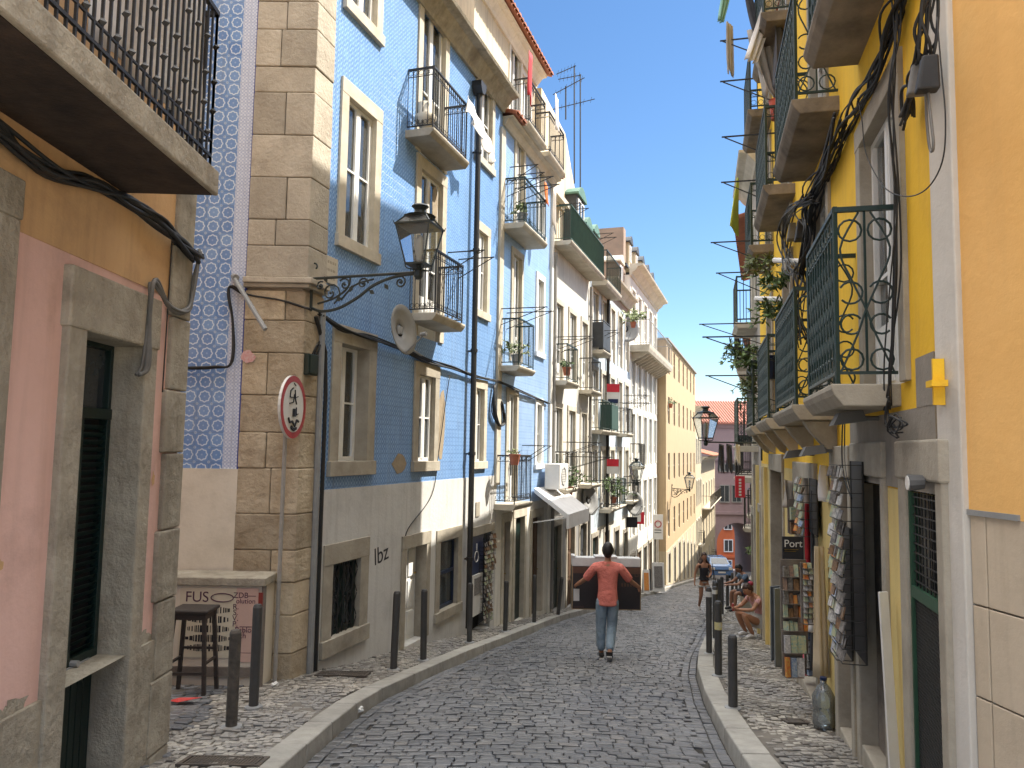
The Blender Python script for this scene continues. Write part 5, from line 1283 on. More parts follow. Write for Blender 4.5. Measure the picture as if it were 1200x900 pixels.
for (ax_, ay, bx_, by_, zz) in ((-1, -1, 1, -1, .24), (-1, 1, 1, 1, .42), (-1, -1, -1, 1, .33), (1, -1, 1, 1, .33)): 
    k = 1+(.3*(1-zz/hs)); q.tube([(x+ax_*.15*k, y+ay*.125*k, z+zz), (x+bx_*.15*k, y+by_*.125*k, z+zz)], .016, 4)
q.build('stretcher', M['stool_black'], T)
# litter
mat('litter_red', (.6, .04, .03), None, 3, .6, .1); mat('litter_white', (.7, .7, .68), None, 3, .8, .1)
x, y = gb(214, 824); q = MB(); z = zg(y)+.14; q.raw([(x-.13, y, z), (x-.02, y-.07, z+.01), (x+.17, y+.02, z+.03), (x+.04, y+.1, z), (x-.02, y-.03, z+.04)], [(0, 1, 4), (1, 2, 4), (2, 3, 4), (3, 0, 4)]); single(q, 'litter', M['litter_red'], 'crumpled red wrapper on the cobbles below the stool', 'litter', (x, y, z), solid=.003)
def crumple(px, py, r, label, h=.12):
    p = gp(px, py, h); q = MB(); bm = bmesh.new(); bmesh.ops.create_icosphere(bm, subdivisions=2, radius=r)
    q.raw([(p.x+v.co.x*random.uniform(.6, 1.5), p.y+v.co.y*random.uniform(.6, 1.3), zg(p.y)+h+r*.3+v.co.z*random.uniform(.2, .8)) for v in bm.verts], [[v.index for v in f.verts] for f in bm.faces]); bm.free()
    single(q, 'litter', M['litter_white'], label, 'litter', (p.x, p.y, zg(p.y)+h))
crumple(420, 833, .05, 'crumpled white paper in the gutter at the left kerb', .03); crumple(322, 803, .04, 'small white rag at the foot of the round sign pole'); crumple(300, 812, .02, 'scrap of white paper beside the poster box')
# ================================================================ shop displays on the left
mat('poster_navy', (.015, .03, .09), (.01, .02, .06), 5, .35, .05)
s_, z_ = FL.p(556, 653, .03); T = thing('shop_poster', 'navy blue poster with a white emblem in the shop opening on the left', 'poster', FL.w(s_, 0, z_))
r_ = FL.rect(550, 566, 628, 672, .02); q = MB(FL.w); q.box(r_[0], r_[1], -.03, .02, r_[2], r_[3]); q.build('board', M['poster_navy'], T)
cx_, cz_ = (r_[0]+r_[1])/2, r_[2]+(r_[3]-r_[2])*.45; q = MB(FL.w); q.tube([(cx_+.1*cos(2*pi*i/16), .024, cz_+.1*sin(2*pi*i/16)) for i in range(16)], .01, 4, closed=True); q.tube([(cx_, .024, cz_+.12), (cx_, .024, cz_+.24)], .02, 4); q.build('emblem', M['sign_white'], T)
cardm = [mat('card%d' % i, c, c2, 42, .35, 0) for i, (c, c2) in enumerate((((.62, .6, .55), (.1, .09, .09)), ((.3, .17, .09), (.06, .04, .03)), ((.05, .15, .4), (.55, .6, .62)), ((.6, .06, .04), (.6, .45, .1)), ((.7, .68, .66), (.2, .2, .22)), ((.03, .03, .03), (.35, .32, .3)), ((.6, .5, .25), (.12, .3, .3))))]
def card_rack(F, label, r, o0=.03, o1=.12, cw=.11, ch=.15, pick=None, cat='display rack', group='racks of cards and souvenirs', dens=.95, frame='black_iron', tilt=.02):
    a, b, c, d = r; T = thing('display_rack', label, cat, F.w((a+b)/2, 0, c), F.rz, group)
    q = MB(F.w)
    for x in (a, b): q.tube([(x, o0, c), (x, o0, d)], .008, 4)
    z = c
    while z < d-.02: q.tube([(a, o1, z), (b, o1, z)], .004, 4); q.tube([(a, o0, z), (a, o1, z)], .004, 4); z += ch+.02
    q.build('rack_frame', M[frame], T)
    q = MB(F.w); q.box(a+.01, b-.01, o0-.01, o0, c, d); q.build('back_panel', M['ink'], T)
    ms = pick or cardm; q = MB(F.w); z = c+.01
    while z < d-ch*.6:
        x = a+.01
        while x < b-.04:
            w = min(cw*random.uniform(.8, 1.1), b-x)
            if random.random() < dens:
                q.m = random.randrange(len(ms)); h = ch*random.uniform(.8, 1.15); j = random.uniform(-tilt, tilt)
                q.hexa([(x+j*.4, o1-.012, z), (x+w+j*.4, o1-.012+j, z), (x+w+j*.4, o1-.004+j, z), (x+j*.4, o1-.004, z), (x, o1-.03, z+h), (x+w, o1-.03+j, z+h), (x+w, o1-.02+j, z+h), (x, o1-.02, z+h)])
            x += w+.008
        z += ch+.02
    q.build('cards', ms, T); return T
r_ = FL.rect(566, 576, 634, 728, .1); card_rack(FL, 'tall rack of small trinkets beside the shop opening on the left', r_, .02, .14, .07, .06, [cardm[i] for i in (0, 1, 5, 6)])
r_ = FL.rect(577, 584, 626, 668, .15); card_rack(FL, 'short rack of postcards on the wall right of the trinket rack', r_, .02, .1, .09, .08, [cardm[i] for i in (0, 1, 5)])
r_ = FL.rect(551, 563, 673, 720, .02); q = MB(FL.w); q.box(r_[0], r_[1], .02, .06, r_[2], r_[3]); q.m = 1; q.box(r_[0]+.1, r_[1]-.1, .06, .065, (r_[2]+r_[3])/2, r_[3]-.06)
single(q, 'notice_board', [M['sign_white'], cardm[5]], 'white panel with a small dark notice below the navy poster', 'notice', FL.w(r_[0], .02, r_[2]))
glass_mat('bottle_plastic', (.75, .85, .92), .25)
def jug(name, label, x, y, h, r=.11):
    z = zg(y)+.125; T = thing(name, label, 'water bottle', (x, y, z)); q = MB()
    q.lathe((x, y, z), [(r*.9, 0), (r, .03), (r, h*.3), (r*.93, h*.33), (r, h*.36), (r, h*.62), (r*.6, h*.8), (r*.28, h*.88), (r*.28, h*.95)], 14); q.build('bottle', M['bottle_plastic'], T, smooth=True)
    q = MB(); q.lathe((x, y, z+h*.95), [(r*.32, 0), (r*.32, h*.05)], 10); q.build('bottle_cap', M['poster_navy'], T)
x, y = gb(558, 733); jug('water_bottle', 'clear plastic water bottle at the foot of the trinket rack on the left', x, y, .36, .08)
x, y = gb(974, 853); x -= .06; jug('water_jug', 'large clear water jug standing by the yellow wall under the hanging shirts', x, y, .42, .095)
x, y = gb(629, 716); T = thing('planter_tub', 'round black tub with a pale lid against the left wall', 'planter', (x, y, zg(y)+.12)); q = MB(); q.lathe((x, y, zg(y)+.11), [(.3, 0), (.33, .05), (.33, .26), (.3, .28)], 16); q.build('tub', M['cable'], T); q = MB(); q.lathe((x, y, zg(y)+.39), [(.31, 0), (.33, .02), (.1, .06)], 16); q.build('tub_lid', M['sign_white'], T)
# awning, air conditioner
sa, za_ = FL.p(626, 575, .05); T = thing('awning', 'folded white awning with arms over a shop on the left', 'awning', FL.w(sa, 0, za_), FL.rz)
q = MB(FL.w); q.hexa([(sa, .05, za_-.05), (sa+2.2, .05, za_-.05), (sa+2.2, .85, za_-.62), (sa, .85, za_-.62), (sa, .05, za_+.06), (sa+2.2, .05, za_+.06), (sa+2.2, .87, za_-.52), (sa, .87, za_-.52)]); q.box(sa, sa+2.2, .84, .9, za_-.85, za_-.52); q.build('canopy', M['white_cloth'], T)
q = MB(FL.w); q.tube([(sa+.04, .02, za_-.75), (sa+.04, .85, za_-.6)], .015, 5); q.build('arm', M['white_paint'], T); q = MB(FL.w); q.tube([(sa+2.1, .02, za_-.75), (sa+2.1, .85, za_-.6)], .015, 5); q.build('arm', M['white_paint'], T)
sa, za_ = FL.p(650, 573, .3); T = thing('air_conditioner', 'pale grey air conditioner hung on the grey white house above the awning', 'air conditioner', FL.w(sa, 0, za_), FL.rz)
q = MB(FL.w); q.box(sa-.3, sa+.6, .12, .5, za_, za_+.62); q.build('casing', M['sign_white'], T, bevel=.02); q = MB(FL.w); q.tube([(sa+.1+.22*cos(2*pi*i/16), .505, za_+.31+.22*sin(2*pi*i/16)) for i in range(16)], .01, 4, closed=True)
for i in range(7): q.box(sa-.1, sa+.3, .5, .508, za_+.12+i*.06, za_+.13+i*.06)
q.build('fan_grille', M['grey_metal'], T)
# ================================================================ clothes drying arms
def drying(F, label, s, z, L_=.9, gap=1.2, single_=False, group='iron drying arms projecting from the fronts', drop=.35, up=False, line=True):
    T = thing('drying_rack', label, 'drying rack', F.w(s, 0, z), F.rz, group)
    for x in ((s,) if single_ else (s, s+gap)):
        q = MB(F.w); q.tube([(x, 0, z), (x, L_, z)], .013, 4); q.tube([(x, 0, z-drop), (x, L_*.95, z-.01)], .01, 4); q.build('arm', M['black_iron'], T)
    if line: q = MB(F.w); [q.tube([(s, o, z+.01), (s+gap, o, z+.01)], .004, 3) for o in (L_*.35, L_*.65, L_*.95)]; q.build('line', M['cable_grey'], T)
for i, (F, px, py, L_, lab) in enumerate([(FL, 525, 296, .0, 'drying arm beside the black drainpipe'), (FL, 598, 196, .8, 'drying arms just below the eaves of the narrow blue house'), (FL, 594, 212, 1.3, 'long drying arms crossing the upper balcony of the narrow blue house'), (FL, 585, 362, 1.3, 'drying arms above the middle balcony of the narrow blue house'),
      (FL, 612, 522, .7, 'drying arms beside the lowest balcony of the narrow blue house'), (FL, 652, 395, 1.2, 'drying arms at the third floor of the grey white house'), (FL, 655, 240, .9, 'drying arms by the long green balcony'), (FL, 660, 518, 1.2, 'drying arms above the air conditioner'), (FL, 664, 535, 1.5, 'lowest drying arms of the grey white house'),
      (FL, 690, 275, 1., 'drying arms beside the dark dormer'), (FL, 694, 388, 1., 'drying arms below the black balcony'), (FL, 730, 463, 1.2, 'drying arms in front of the tall white house'), (FL, 726, 472, 1.4, 'second drying arms of the tall white house, just lower')]):
    s_, z_ = F.p(px, py); drying(F, lab, s_, z_, (L_ or .85)*.8, .5, line=L_ > 1.1)
mat('cream_cloth', (.66, .55, .4), (.5, .42, .3), 5, .9, .3, 20)
for (s_, z_, L_, lab) in ((7.65, 7.85, .85, 'topmost drying arms on the right holding the long grey brown cloth'), (7.75, 7.25, .85, 'drying arms just below the long grey brown cloth'), (7.1, 6.1, .85, 'upper drying arms over the street outside the yellow house'), (7.6, 5.6, .85, 'drying arms with a long dark cloth, right side'), (8.6, 4.95, 1.0, 'middle pair of drying arms against the sky on the right'), (9.3, 4.6, .9, 'lower pair of drying arms near the lime flag'), (10.4, 3.9, 1.2, 'drying arms holding the tail of the lime flag'), (6.9, 3.15, 1.15, 'broad drying arms above the potted plants on the right'), (8.4, 2.75, 1.1, 'drying arms among the hanging plants on the right')):
    drying(FR, lab, s_, z_, L_*.95, .22, drop=.4, line=False, single_=True)
# washing on the left
cloth('laundry_row', [FL.w(FL.p(548, 112, .5)[0], .5, FL.p(548, 112, .5)[1]), FL.w(FL.p(578, 172, .5)[0], .5, FL.p(578, 172, .5)[1])], .38, M['white_cloth'], 'row of white washing on a line beside the black drainpipe', jag=.4, wave=.05, nx=20)
for px, py, m, dr, lab in ((652, 112, 'white_cloth', .9, 'white cloth hanging at the edge of the tile eaves'), (640, 215, 'orange_cloth', .5, 'orange cloth on the upper balcony of the narrow blue house'), (650, 222, 'beige_cloth', 1.1, 'long beige cloth hanging beside the upper balcony'), (622, 62, 'red_cloth', 1.2, 'rolled red cloth on the highest balcony')):
    s_, z_ = FL.p(px, py, .5); cloth('cloth', [FL.w(s_-.12, .5, z_), FL.w(s_+.15, .5, z_-.03)], dr, M[m], lab, jag=.2, nx=6)
# washing on the right
def rc(px, py, Y, w, dr, m, lab, nm='cloth', **k):
    p = at(px, py, Y); return cloth(nm, [p-Vector((w/2, 0, 0)), p+Vector((w/2, .1, -.02))], dr, M[m], lab, **k)
rc(856, 25, 11.2, .12, .85, 'beige_cloth', 'long grey brown cloth hanging on the arms against the sky', jag=.2, wave=.02)
rc(856, -25, 11.2, .15, .65, 'mint_cloth', 'mint green cloth blowing at the top of the picture', swing=(-.15, 0), taper=.5)
rc(878, -10, 10.4, .14, .6, 'grey_cloth', 'dark trousers hanging from the top right balcony', swing=(.12, 0))
rc(889, 35, 9.6, .28, .95, 'beige_cloth', 'big crumpled beige sheet on the drying arms on the right', wave=.08, swing=(.16, 0), taper=.8, jag=.3)
rc(908, -10, 9.4, .2, .9, 'white_cloth', 'pale sheet falling diagonally over the balcony', swing=(-.3, 0), taper=.7)
rc(918, 30, 9.2, .22, .85, 'grey_cloth', 'dark printed cloth hanging against the green railing', wave=.06, jag=.3)
rc(866, 208, 12.6, .055, .9, 'lime_cloth', 'pointed lime green flag against the sky', 'flag', taper=5.5, swing=(-.08, 0), wave=.01, nx=6)
for dx, m in ((0, 'grey_cloth'), (9, 'grey_cloth'), (19, 'white_cloth')): rc(846+dx, 520, 14.3, .12, .55 if dx < 12 else .4, m, ['long black stockings hanging under the right lantern', 'black top beside the long stockings', 'small white garment beside the black washing'][(0, 9, 19).index(dx)], jag=.35)
# cables on the right facade
P_ = lambda L_, o=.05: [wallpt(FR, px, py, o) for px, py in L_]
cable('cable_bundle', 'thick bundle of black cables slanting down the yellow wall past the upper balconies', P_([(1062, -30), (1047, 20), (1030, 80), (1010, 118), (990, 145), (975, 185), (962, 215), (952, 245), (948, 275), (944, 300), (940, 330)], .06), .0075, strands=13, jit=.06)
cable('cable_bundle', 'tangle of black cables hanging from the top beside the pale corner strip', P_([(1095, -40), (1088, 20), (1084, 60), (1076, 85), (1066, 110), (1060, 140)], .07), .008, strands=11, jit=.045)
cable('cable_bundle', 'vertical bundle of cables in front of the first floor window', P_([(1050, -30), (1050, 40), (1049, 90), (1047, 140), (1048, 230), (1047, 320), (1044, 420), (1040, 480)], .07), .006, strands=5, jit=.03)
cable('cable', 'single thin cable making a wide loop over the pale corner strip', P_([(1098, 20), (1103, 80), (1108, 140), (1104, 190), (1085, 222), (1060, 230), (1035, 218), (1015, 180), (1010, 140), (1005, 115)], .09), .0035)
cable('cable', 'narrow brown loop of cable hanging under the black boxes', P_([(1086, 90), (1090, 130), (1094, 170), (1090, 175), (1086, 140), (1085, 100)], .08), .007, 'cable_grey')
cable('cable_bundle', 'cables gathered in loops round the dark boxes on the yellow wall', P_([(955, 235), (925, 250), (918, 280), (925, 310), (935, 330), (936, 360), (938, 400)], .12), .008, strands=11, jit=.08)
cable('cable_bundle', 'second tangle of cables over the third window of the yellow house', P_([(985, 140), (968, 190), (950, 225), (940, 250), (946, 280), (936, 320)], .1), .01, strands=7, jit=.07)
for (px, py, w, h, lab) in ((1088, 66, .035, .17, 'long black cable box hanging in the tangle beside the corner strip'), (1077, 72, .03, .17, 'grey cable splice box beside the black one'), (938, 258, .09, .22, 'dark cable box among the loops on the yellow wall'), (928, 262, .07, .2, 'tilted grey cable box left of the dark one')):
    s_, z_ = FR.p(px, py, .08); q = MB(FR.w); q.hexa([(s_-w, .04, z_-h), (s_+w, .04, z_-h), (s_+w, .14, z_-h), (s_-w, .14, z_-h), (s_-w*.7, .04, z_), (s_+w*.7, .04, z_), (s_+w*.7, .11, z_), (s_-w*.7, .11, z_)])
    single(q, 'cable_box', M['cable' if 'grey' not in lab else 'cable_grey'], lab, 'cable box', FR.w(s_, .04, z_-h), bevel=.01)
cable('cable', 'loose cables dangling below the near balcony over the cement patch', P_([(1040, 470), (1037, 490), (1045, 505), (1058, 500), (1050, 485), (1042, 500), (1050, 508)], .1), .005, strands=4, jit=.03)
cable('cable', 'pair of thin wires hanging down to the lintel of the walled up door', P_([(990, 490), (990, 530), (993, 560), (1000, 585)], .04), .005, strands=2, jit=.03)
# pale conduits sticking out
s_, z_ = FR.p(950, 306, .1)
q = MB(); a_ = at(908, 305, 9.4); b_ = at(957, 307, 8.2); q.tube([a_, b_], .035, 8); single(q, 'rolled_blind', M['sign_white'], 'white tube lying across in front of the yellow wall above the second balcony', 'tube', tuple(a_))
q = MB(); a_ = at(886, 350, 11.5); b_ = at(925, 351, 10.5); q.tube([a_, b_], .04, 8); single(q, 'rolled_blind', M['sign_white'], 'second white tube farther off and lower, among the plants', 'tube', tuple(a_))
q = MB(); a_ = at(992, 53, 5.9); b_ = at(1023, 36, 5.6); q.tube([a_, b_], .014, 6); single(q, 'wood_stick', M['cream_paint'], 'yellow stick poking out under the upper balcony slab', 'stick', tuple(a_))
# wall spotlights
mat('spot_grey', (.1, .1, .1), (.07, .07, .07), 4, .5, .1)
for (px, py, lab) in ((993, 490, 'black floodlight under the near balcony'), (952, 528, 'small flat wall light over the hanging shirts'), (930, 532, 'second small flat wall light over the souvenir racks')):
    s_, z_ = FR.p(px, py, .2); T = thing('wall_light', lab, 'wall light', FR.w(s_, 0, z_), FR.rz, 'wall lights over the shops'); q = MB(FR.w)
    q.hexa([(s_-.1, .1, z_-.02), (s_+.1, .1, z_-.02), (s_+.1, .3, z_-.05), (s_-.1, .3, z_-.05), (s_-.08, .12, z_+.05), (s_+.08, .12, z_+.05), (s_+.08, .26, z_+.03), (s_-.08, .26, z_+.03)]); q.build('lamp_head', M['spot_grey'], T); q = MB(FR.w); q.tube([(s_, 0, z_), (s_, .16, z_)], .015, 6); q.build('lamp_arm', M['spot_grey'], T)
s_, z_ = FR.p(1064, 568, .12); T = thing('wall_light', 'white round lamp beside the head of the grated door', 'wall light', FR.w(s_, 0, z_), FR.rz); q = MB(FR.w); q.tube([(s_, .0, z_+.03), (s_, .1, z_+.02)], .012, 6); q.tube([(s_, .05, z_+.015), (s_, .12, z_+.01)], .035, 10, r1=.042); H = q.build('lamp_head', M['spot_grey'], T); q = MB(FR.w); q.tube([(s_, .12, z_+.01), (s_, .125, z_+.01)], .036, 12); q.build('lens', M['sign_white'], H)
q = MB(FR.w); s_, z_ = FR.p(1093, 450, .05); q.box(s_-.06, s_+.04, 0, .07, z_-.015, z_+.015); q.box(s_-.01, s_+.01, 0, .05, z_-.1, z_+.12); single(q, 'wall_hook', M['yellow_wall'], 'iron wall anchor painted yellow beside the corner strip', 'wall anchor', FR.w(s_, 0, z_))
# ================================================================ shop displays on the right
r_ = FR.rect(985, 966, 540, 760, .2); r_ = (min(r_[:2]), max(r_[:2]), r_[2], r_[3]); r_ = (r_[0], r_[0]+.42, r_[2], r_[3])
card_rack(FR, 'tall black rack hung with grey postcards and magnets beside the hanging shirts', r_, .05, .2, .065, .075, [cardm[i] for i in (0, 4, 5, 5, 1, 6)], tilt=.03)
sR = r_[0]+.75
r2 = FR.rect(945, 932, 560, 700, .12); r2 = (FR.p(945, 620, .15)[0], FR.p(945, 620, .15)[0]+.5, FR.p(940, 622, .12)[1], FR.p(940, 560, .12)[1])
card_rack(FR, 'rack of small pale souvenirs behind the red jacket', r2, .05, .2, .05, .06, [cardm[i] for i in (0, 3, 4, 6, 2, 1)], tilt=.03)
s3 = FR.p(919, 700, .45)[0]
r3 = (s3, s3+.12, FR.p(920, 740, .3)[1], FR.p(920, 655, .3)[1])
def front_rack(label, px0, px1, py0, py1, Y, ms, cw, ch, tilt=.02):
    a = at(px0, py1, Y); b = at(px1, py0, Y); T = thing('display_rack', label, 'display rack', (a.x, Y, a.z), 0, 'racks of cards and souvenirs')
    q = MB(); q.box(a.x-.01, b.x+.01, Y+.01, Y+.03, a.z, b.z); q.build('back_panel', M['weathered_wood'], T)
    q = MB(); z = a.z
    while z < b.z-ch*.5:
        q.m = 0; q.box(a.x, b.x, Y-.05, Y+.01, z-.008, z); x = a.x+.005
        while x < b.x-cw*.5:
            q.m = 1+random.randrange(len(ms)); h = ch*random.uniform(.6, .95); w = cw*random.uniform(.6, 1); j = random.uniform(-tilt, tilt)
            q.hexa([(x, Y-.04+j, z), (x+w, Y-.04, z), (x+w, Y-.01, z), (x, Y-.01, z), (x, Y-.025+j, z+h), (x+w, Y-.025, z+h), (x+w, Y, z+h), (x, Y, z+h)]); x += w+.008
        z += ch
    q.build('souvenirs', [M['weathered_wood']]+ms, T); return T
front_rack('dark wooden rack of bottles and cork souvenirs under the Port sign', 917, 944, 656, 738, 7.7, [cardm[i] for i in (1, 1, 3, 6, 5, 1)], .055, .13)
front_rack('stand of coloured books and tins below the cork souvenirs', 918, 946, 739, 764, 7.66, [cardm[i] for i in (2, 3, 4, 6)], .08, .22)
front_rack('lowest crate of bright red and orange boxes near the pavement', 919, 940, 765, 792, 7.64, [cardm[3], cardm[3], cardm[2], cardm[4]], .07, .24)
front_rack('column of tiny souvenirs between the Port sign and the red jacket', 941, 951, 660, 730, 7.2, [cardm[i] for i in (0, 3, 4, 6)], .04, .05)
front_rack('brown souvenir frames on the wall above the Port sign', 925, 935, 585, 625, 8.95, [cardm[1], cardm[6]], .12, .16)
a = at(917, 655, 7.15); b = at(941, 629, 7.15); T = thing('shop_sign', 'black sign reading Port above the souvenir rack', 'sign', (a.x, 7.15, a.z)); q = MB(); q.box(a.x, b.x, 7.14, 7.16, a.z, b.z); q.build('panel', M['ink'], T)
text_part('lettering', 'Port', .095, Matrix.Translation(((a.x+b.x)/2, 7.138, b.z-.065)) @ Matrix.Rotation(pi/2, 4, 'X'), M['sign_white'], T, .001)
q = MB(); q.box(a.x+.015, b.x-.05, 7.136, 7.14, a.z+.085, a.z+.09); q.box(a.x+.015, b.x-.07, 7.136, 7.14, a.z+.07, a.z+.075); q.build('gold_line', M['brass'], T)
rc(952, 590, 7.9, .14, 1.0, 'red_cloth', 'red jacket on a hanger outside the shop on the right', 'hanging_jacket', cat='clothing', jag=.2, wave=.03)
rc(957, 575, 7.7, .12, 1.75, 'grey_cloth', 'long black garment hanging beside the red jacket', 'hanging_garment', cat='clothing', wave=.03)
rc(963, 640, 7.0, .13, 1.15, 'cream_cloth', 'cream shirt hanging below the postcard rack', 'hanging_shirt', cat='clothing', wave=.03)
r4 = (r_[0]+.5, r_[0]+.8, r_[2]-.1, r_[3]-.5); card_rack(FR, 'low crowded rack of bright printed cards behind the cream shirt', r4, .05, .16, .07, .09, [cardm[i] for i in (0, 2, 3, 6, 4)], tilt=.02)
front_rack('row of colourful tiles and magnets pinned beside the black garment', 945, 956, 690, 790, 7.9, [cardm[i] for i in (3, 2, 0, 6, 4)], .05, .07)
for k, (px, py, Y, m, lab) in enumerate(((950, 560, 8.0, 'beige_cloth', 'beige cloth bag hanging above the red jacket'), (971, 545, 6.9, 'white_cloth', 'white bag hanging at the top of the postcard rack'), (958, 700, 7.3, 'white_cloth', 'white and grey scarf hanging low among the goods'), (925, 562, 9.0, 'beige_cloth', 'straw hat and bag bundle hanging below the second wall light'))):
    rc(px, py, Y, .14, .32, m, lab, 'hanging_bag', cat='bag', wave=.04, nx=8)
x, y = gb(946, 810); q = MB(); z = zg(y)+.3; q.lathe((x, y, z), [(.07, 0), (.1, .18), (.105, .2)], 12); mat('bucket_pink', (.5, .08, .12), None, 4, .5, 0); single(q, 'bucket', M['bucket_pink'], 'small pink red bucket hanging at the foot of the racks', 'bucket', (x, y, z))
x, y = gb(1045, 900); q = MB(); zt_ = at(1046, 697, 4.55).z; x = at(1046, 800, 4.55).x; q.hexa([(x-.035, 4.5, -.6), (x+.035, 4.52, -.6), (x+.035, 4.54, -.6), (x-.035, 4.52, -.6), (x-.03, 4.62, zt_), (x+.03, 4.64, zt_), (x+.03, 4.66, zt_), (x-.03, 4.64, zt_)])
single(q, 'white_board', M['sign_white'], 'narrow white board leaning upright between the walled up door and the grated door', 'board', (x, 4.55, -.6))
mat('shutter_grey', (.2, .22, .23), (.15, .17, .18), 4, .5, .1)
for k, (px, yt, yb, Y, lab) in enumerate(((910, 690, 775, 11.2, 'tall grey folding shutter leaf against the right wall'), (915, 692, 783, 10.5, 'second grey shutter leaf, nearer the souvenir rack'))):
    a = at(px, yb, Y); x = a.x+.05; q = MB(); q.hexa([(x-.12, Y, zg(Y)+.12), (x+.06, Y+.1, zg(Y)+.12), (x+.06, Y+.14, zg(Y)+.12), (x-.12, Y+.04, zg(Y)+.12)]+[(x-.12, Y, zg(Y)+1.15), (x+.06, Y+.1, zg(Y)+1.15), (x+.06, Y+.14, zg(Y)+1.15), (x-.12, Y+.04, zg(Y)+1.15)]); single(q, 'shutter_leaf', M['shutter_grey'], lab, 'shutter', (x, Y, zg(Y)+.12))
# signs down the street
def panel_sign(nm, label, px0, px1, py0, py1, Y, m, text=None, tm='sign_white', sz=.1, rot=0., cat='sign', group=None, extra=None):
    a = at(px0, py1, Y); b = at(px1, py0, Y); T = thing(nm, label, cat, (a.x, Y, a.z), 0, group); q = MB(); q.box(a.x, b.x, Y, Y+.04, a.z, b.z); q.build('panel', M[m], T, bevel=.004)
    if extra: extra(T, a, b, Y)
    if text: text_part('lettering', text, sz, Matrix.Translation(((a.x+b.x)/2, Y-.003, (a.z+b.z)/2)) @ Matrix.Rotation(pi/2, 4, 'X') @ Matrix.Rotation(rot, 4, 'Z'), M[tm], T, .001)
    return T
def marks(fr, m='sign_white'):
    def f(T, a, b, Y):
        q = MB(); w = b.x-a.x; h = b.z-a.z
        for (u0, u1, v0, v1) in fr: q.box(a.x+w*u0, a.x+w*u1, Y-.006, Y, a.z+h*v0, a.z+h*v1)
        q.build('printed_marks', M[m], T)
    return f
mat('banner_red', (.6, .03, .05), None, 4, .5, 0)
panel_sign('shop_sign', 'vertical red sign with white letters hanging out below the washing on the right', 862, 873, 558, 583, 15.5, 'banner_red', None, extra=marks([(.35, .6, .08+.14*i, .17+.14*i) for i in range(6)]))
for k, (y0, lab) in enumerate(((450, 'upper red and white estate board on the blue grey house'), (538, 'lower red and white estate board on the blue grey house'))):
    Y = 26.5
    panel_sign('estate_board', lab, 711, 726 if k == 0 else 725, y0, y0+(25 if k == 0 else 17), Y, 'sign_white', None, group='red and white estate boards', extra=lambda T, a, b, Y, k=k: (marks([(0, 1, .62 if k == 0 else .5, 1)], 'banner_red')(T, a, b, Y), marks([(.1, .9, .1, .3)], 'poster_navy')(T, a, b, Y) if k == 0 else None))
panel_sign('shop_sign', 'black box sign beside the satellite dish on the left', 732, 747, 606, 618, 31, 'ink'); panel_sign('shop_sign', 'red and white box sign just past the black one', 742, 755, 600, 614, 33, 'banner_red', extra=marks([(.1, .7, .2, .8)]))
panel_sign('shop_sign', 'dark hanging sign over a doorway of the grey white house', 668, 679, 598, 613, 23, 'poster_navy')
yz = 37.; p_ = at(771, 640, yz)
T = thing('traffic_sign', 'tall white board with a red ring, on the blank side of the tan block', 'traffic sign', (p_.x, yz, zg(yz)+.12)); 
a = at(765, 632, yz); b = at(777, 603, yz); q = MB(); q.box(a.x, b.x, yz, yz+.03, a.z, b.z); PN = q.build('panel', M['sign_white'], T); q = MB(); q.tube([(a.x+.25, yz+.04, zg(yz)), (a.x+.25, yz+.04, b.z)], .03, 6); q.build('pole', M['pole_zinc'], T)
q = MB(); cx, cz = (a.x+b.x)/2, b.z-.45; q.tube([(cx+.15*cos(2*pi*i/20), yz-.01, cz+.15*sin(2*pi*i/20)) for i in range(20)], .025, 4, closed=True); q.build('red_ring', M['sign_red'], PN)
q = MB(); q.box(a.x+.08, b.x-.08, yz-.005, yz, a.z+.42, a.z+.46); q.box(a.x+.08, b.x-.08, yz-.005, yz, a.z+.3, a.z+.33); q.build('printed_marks', M['ink'], PN)
def sandwich(px0, px1, py0, py1, Y, lab, m): 
    a = at(px0, py1, Y); b = at(px1, py0, Y); z = zg(Y)+.12; h = b.z-a.z; T = thing('sandwich_board', lab, 'sandwich board', (a.x, Y, z)); q = MB(); w = b.x-a.x
    for s_ in (-1, 1): q.hexa([(a.x, Y+s_*.2, z), (b.x, Y+s_*.2, z), (b.x, Y+s_*.2+.02, z), (a.x, Y+s_*.2+.02, z), (a.x, Y+s_*.02, z+h), (b.x, Y+s_*.02, z+h), (b.x, Y+s_*.02+.02, z+h), (a.x, Y+s_*.02+.02, z+h)])
    q.build('boards', M['sign_white'], T); q = MB(); q.hexa([(a.x+w*.15, Y-.195, z+h*.15), (b.x-w*.15, Y-.195, z+h*.15), (b.x-w*.15, Y-.17, z+h*.15), (a.x+w*.15, Y-.17, z+h*.15), (a.x+w*.15, Y-.05, z+h*.88), (b.x-w*.15, Y-.05, z+h*.88), (b.x-w*.15, Y-.03, z+h*.88), (a.x+w*.15, Y-.03, z+h*.88)]); q.build('menu', m, T)
sandwich(764, 778, 656, 689, 33, 'white framed menu board standing on the left pavement past the carried box', cardm[5]); sandwich(753, 761, 653, 680, 31, 'small orange menu board just right of the carried box', cardm[3])
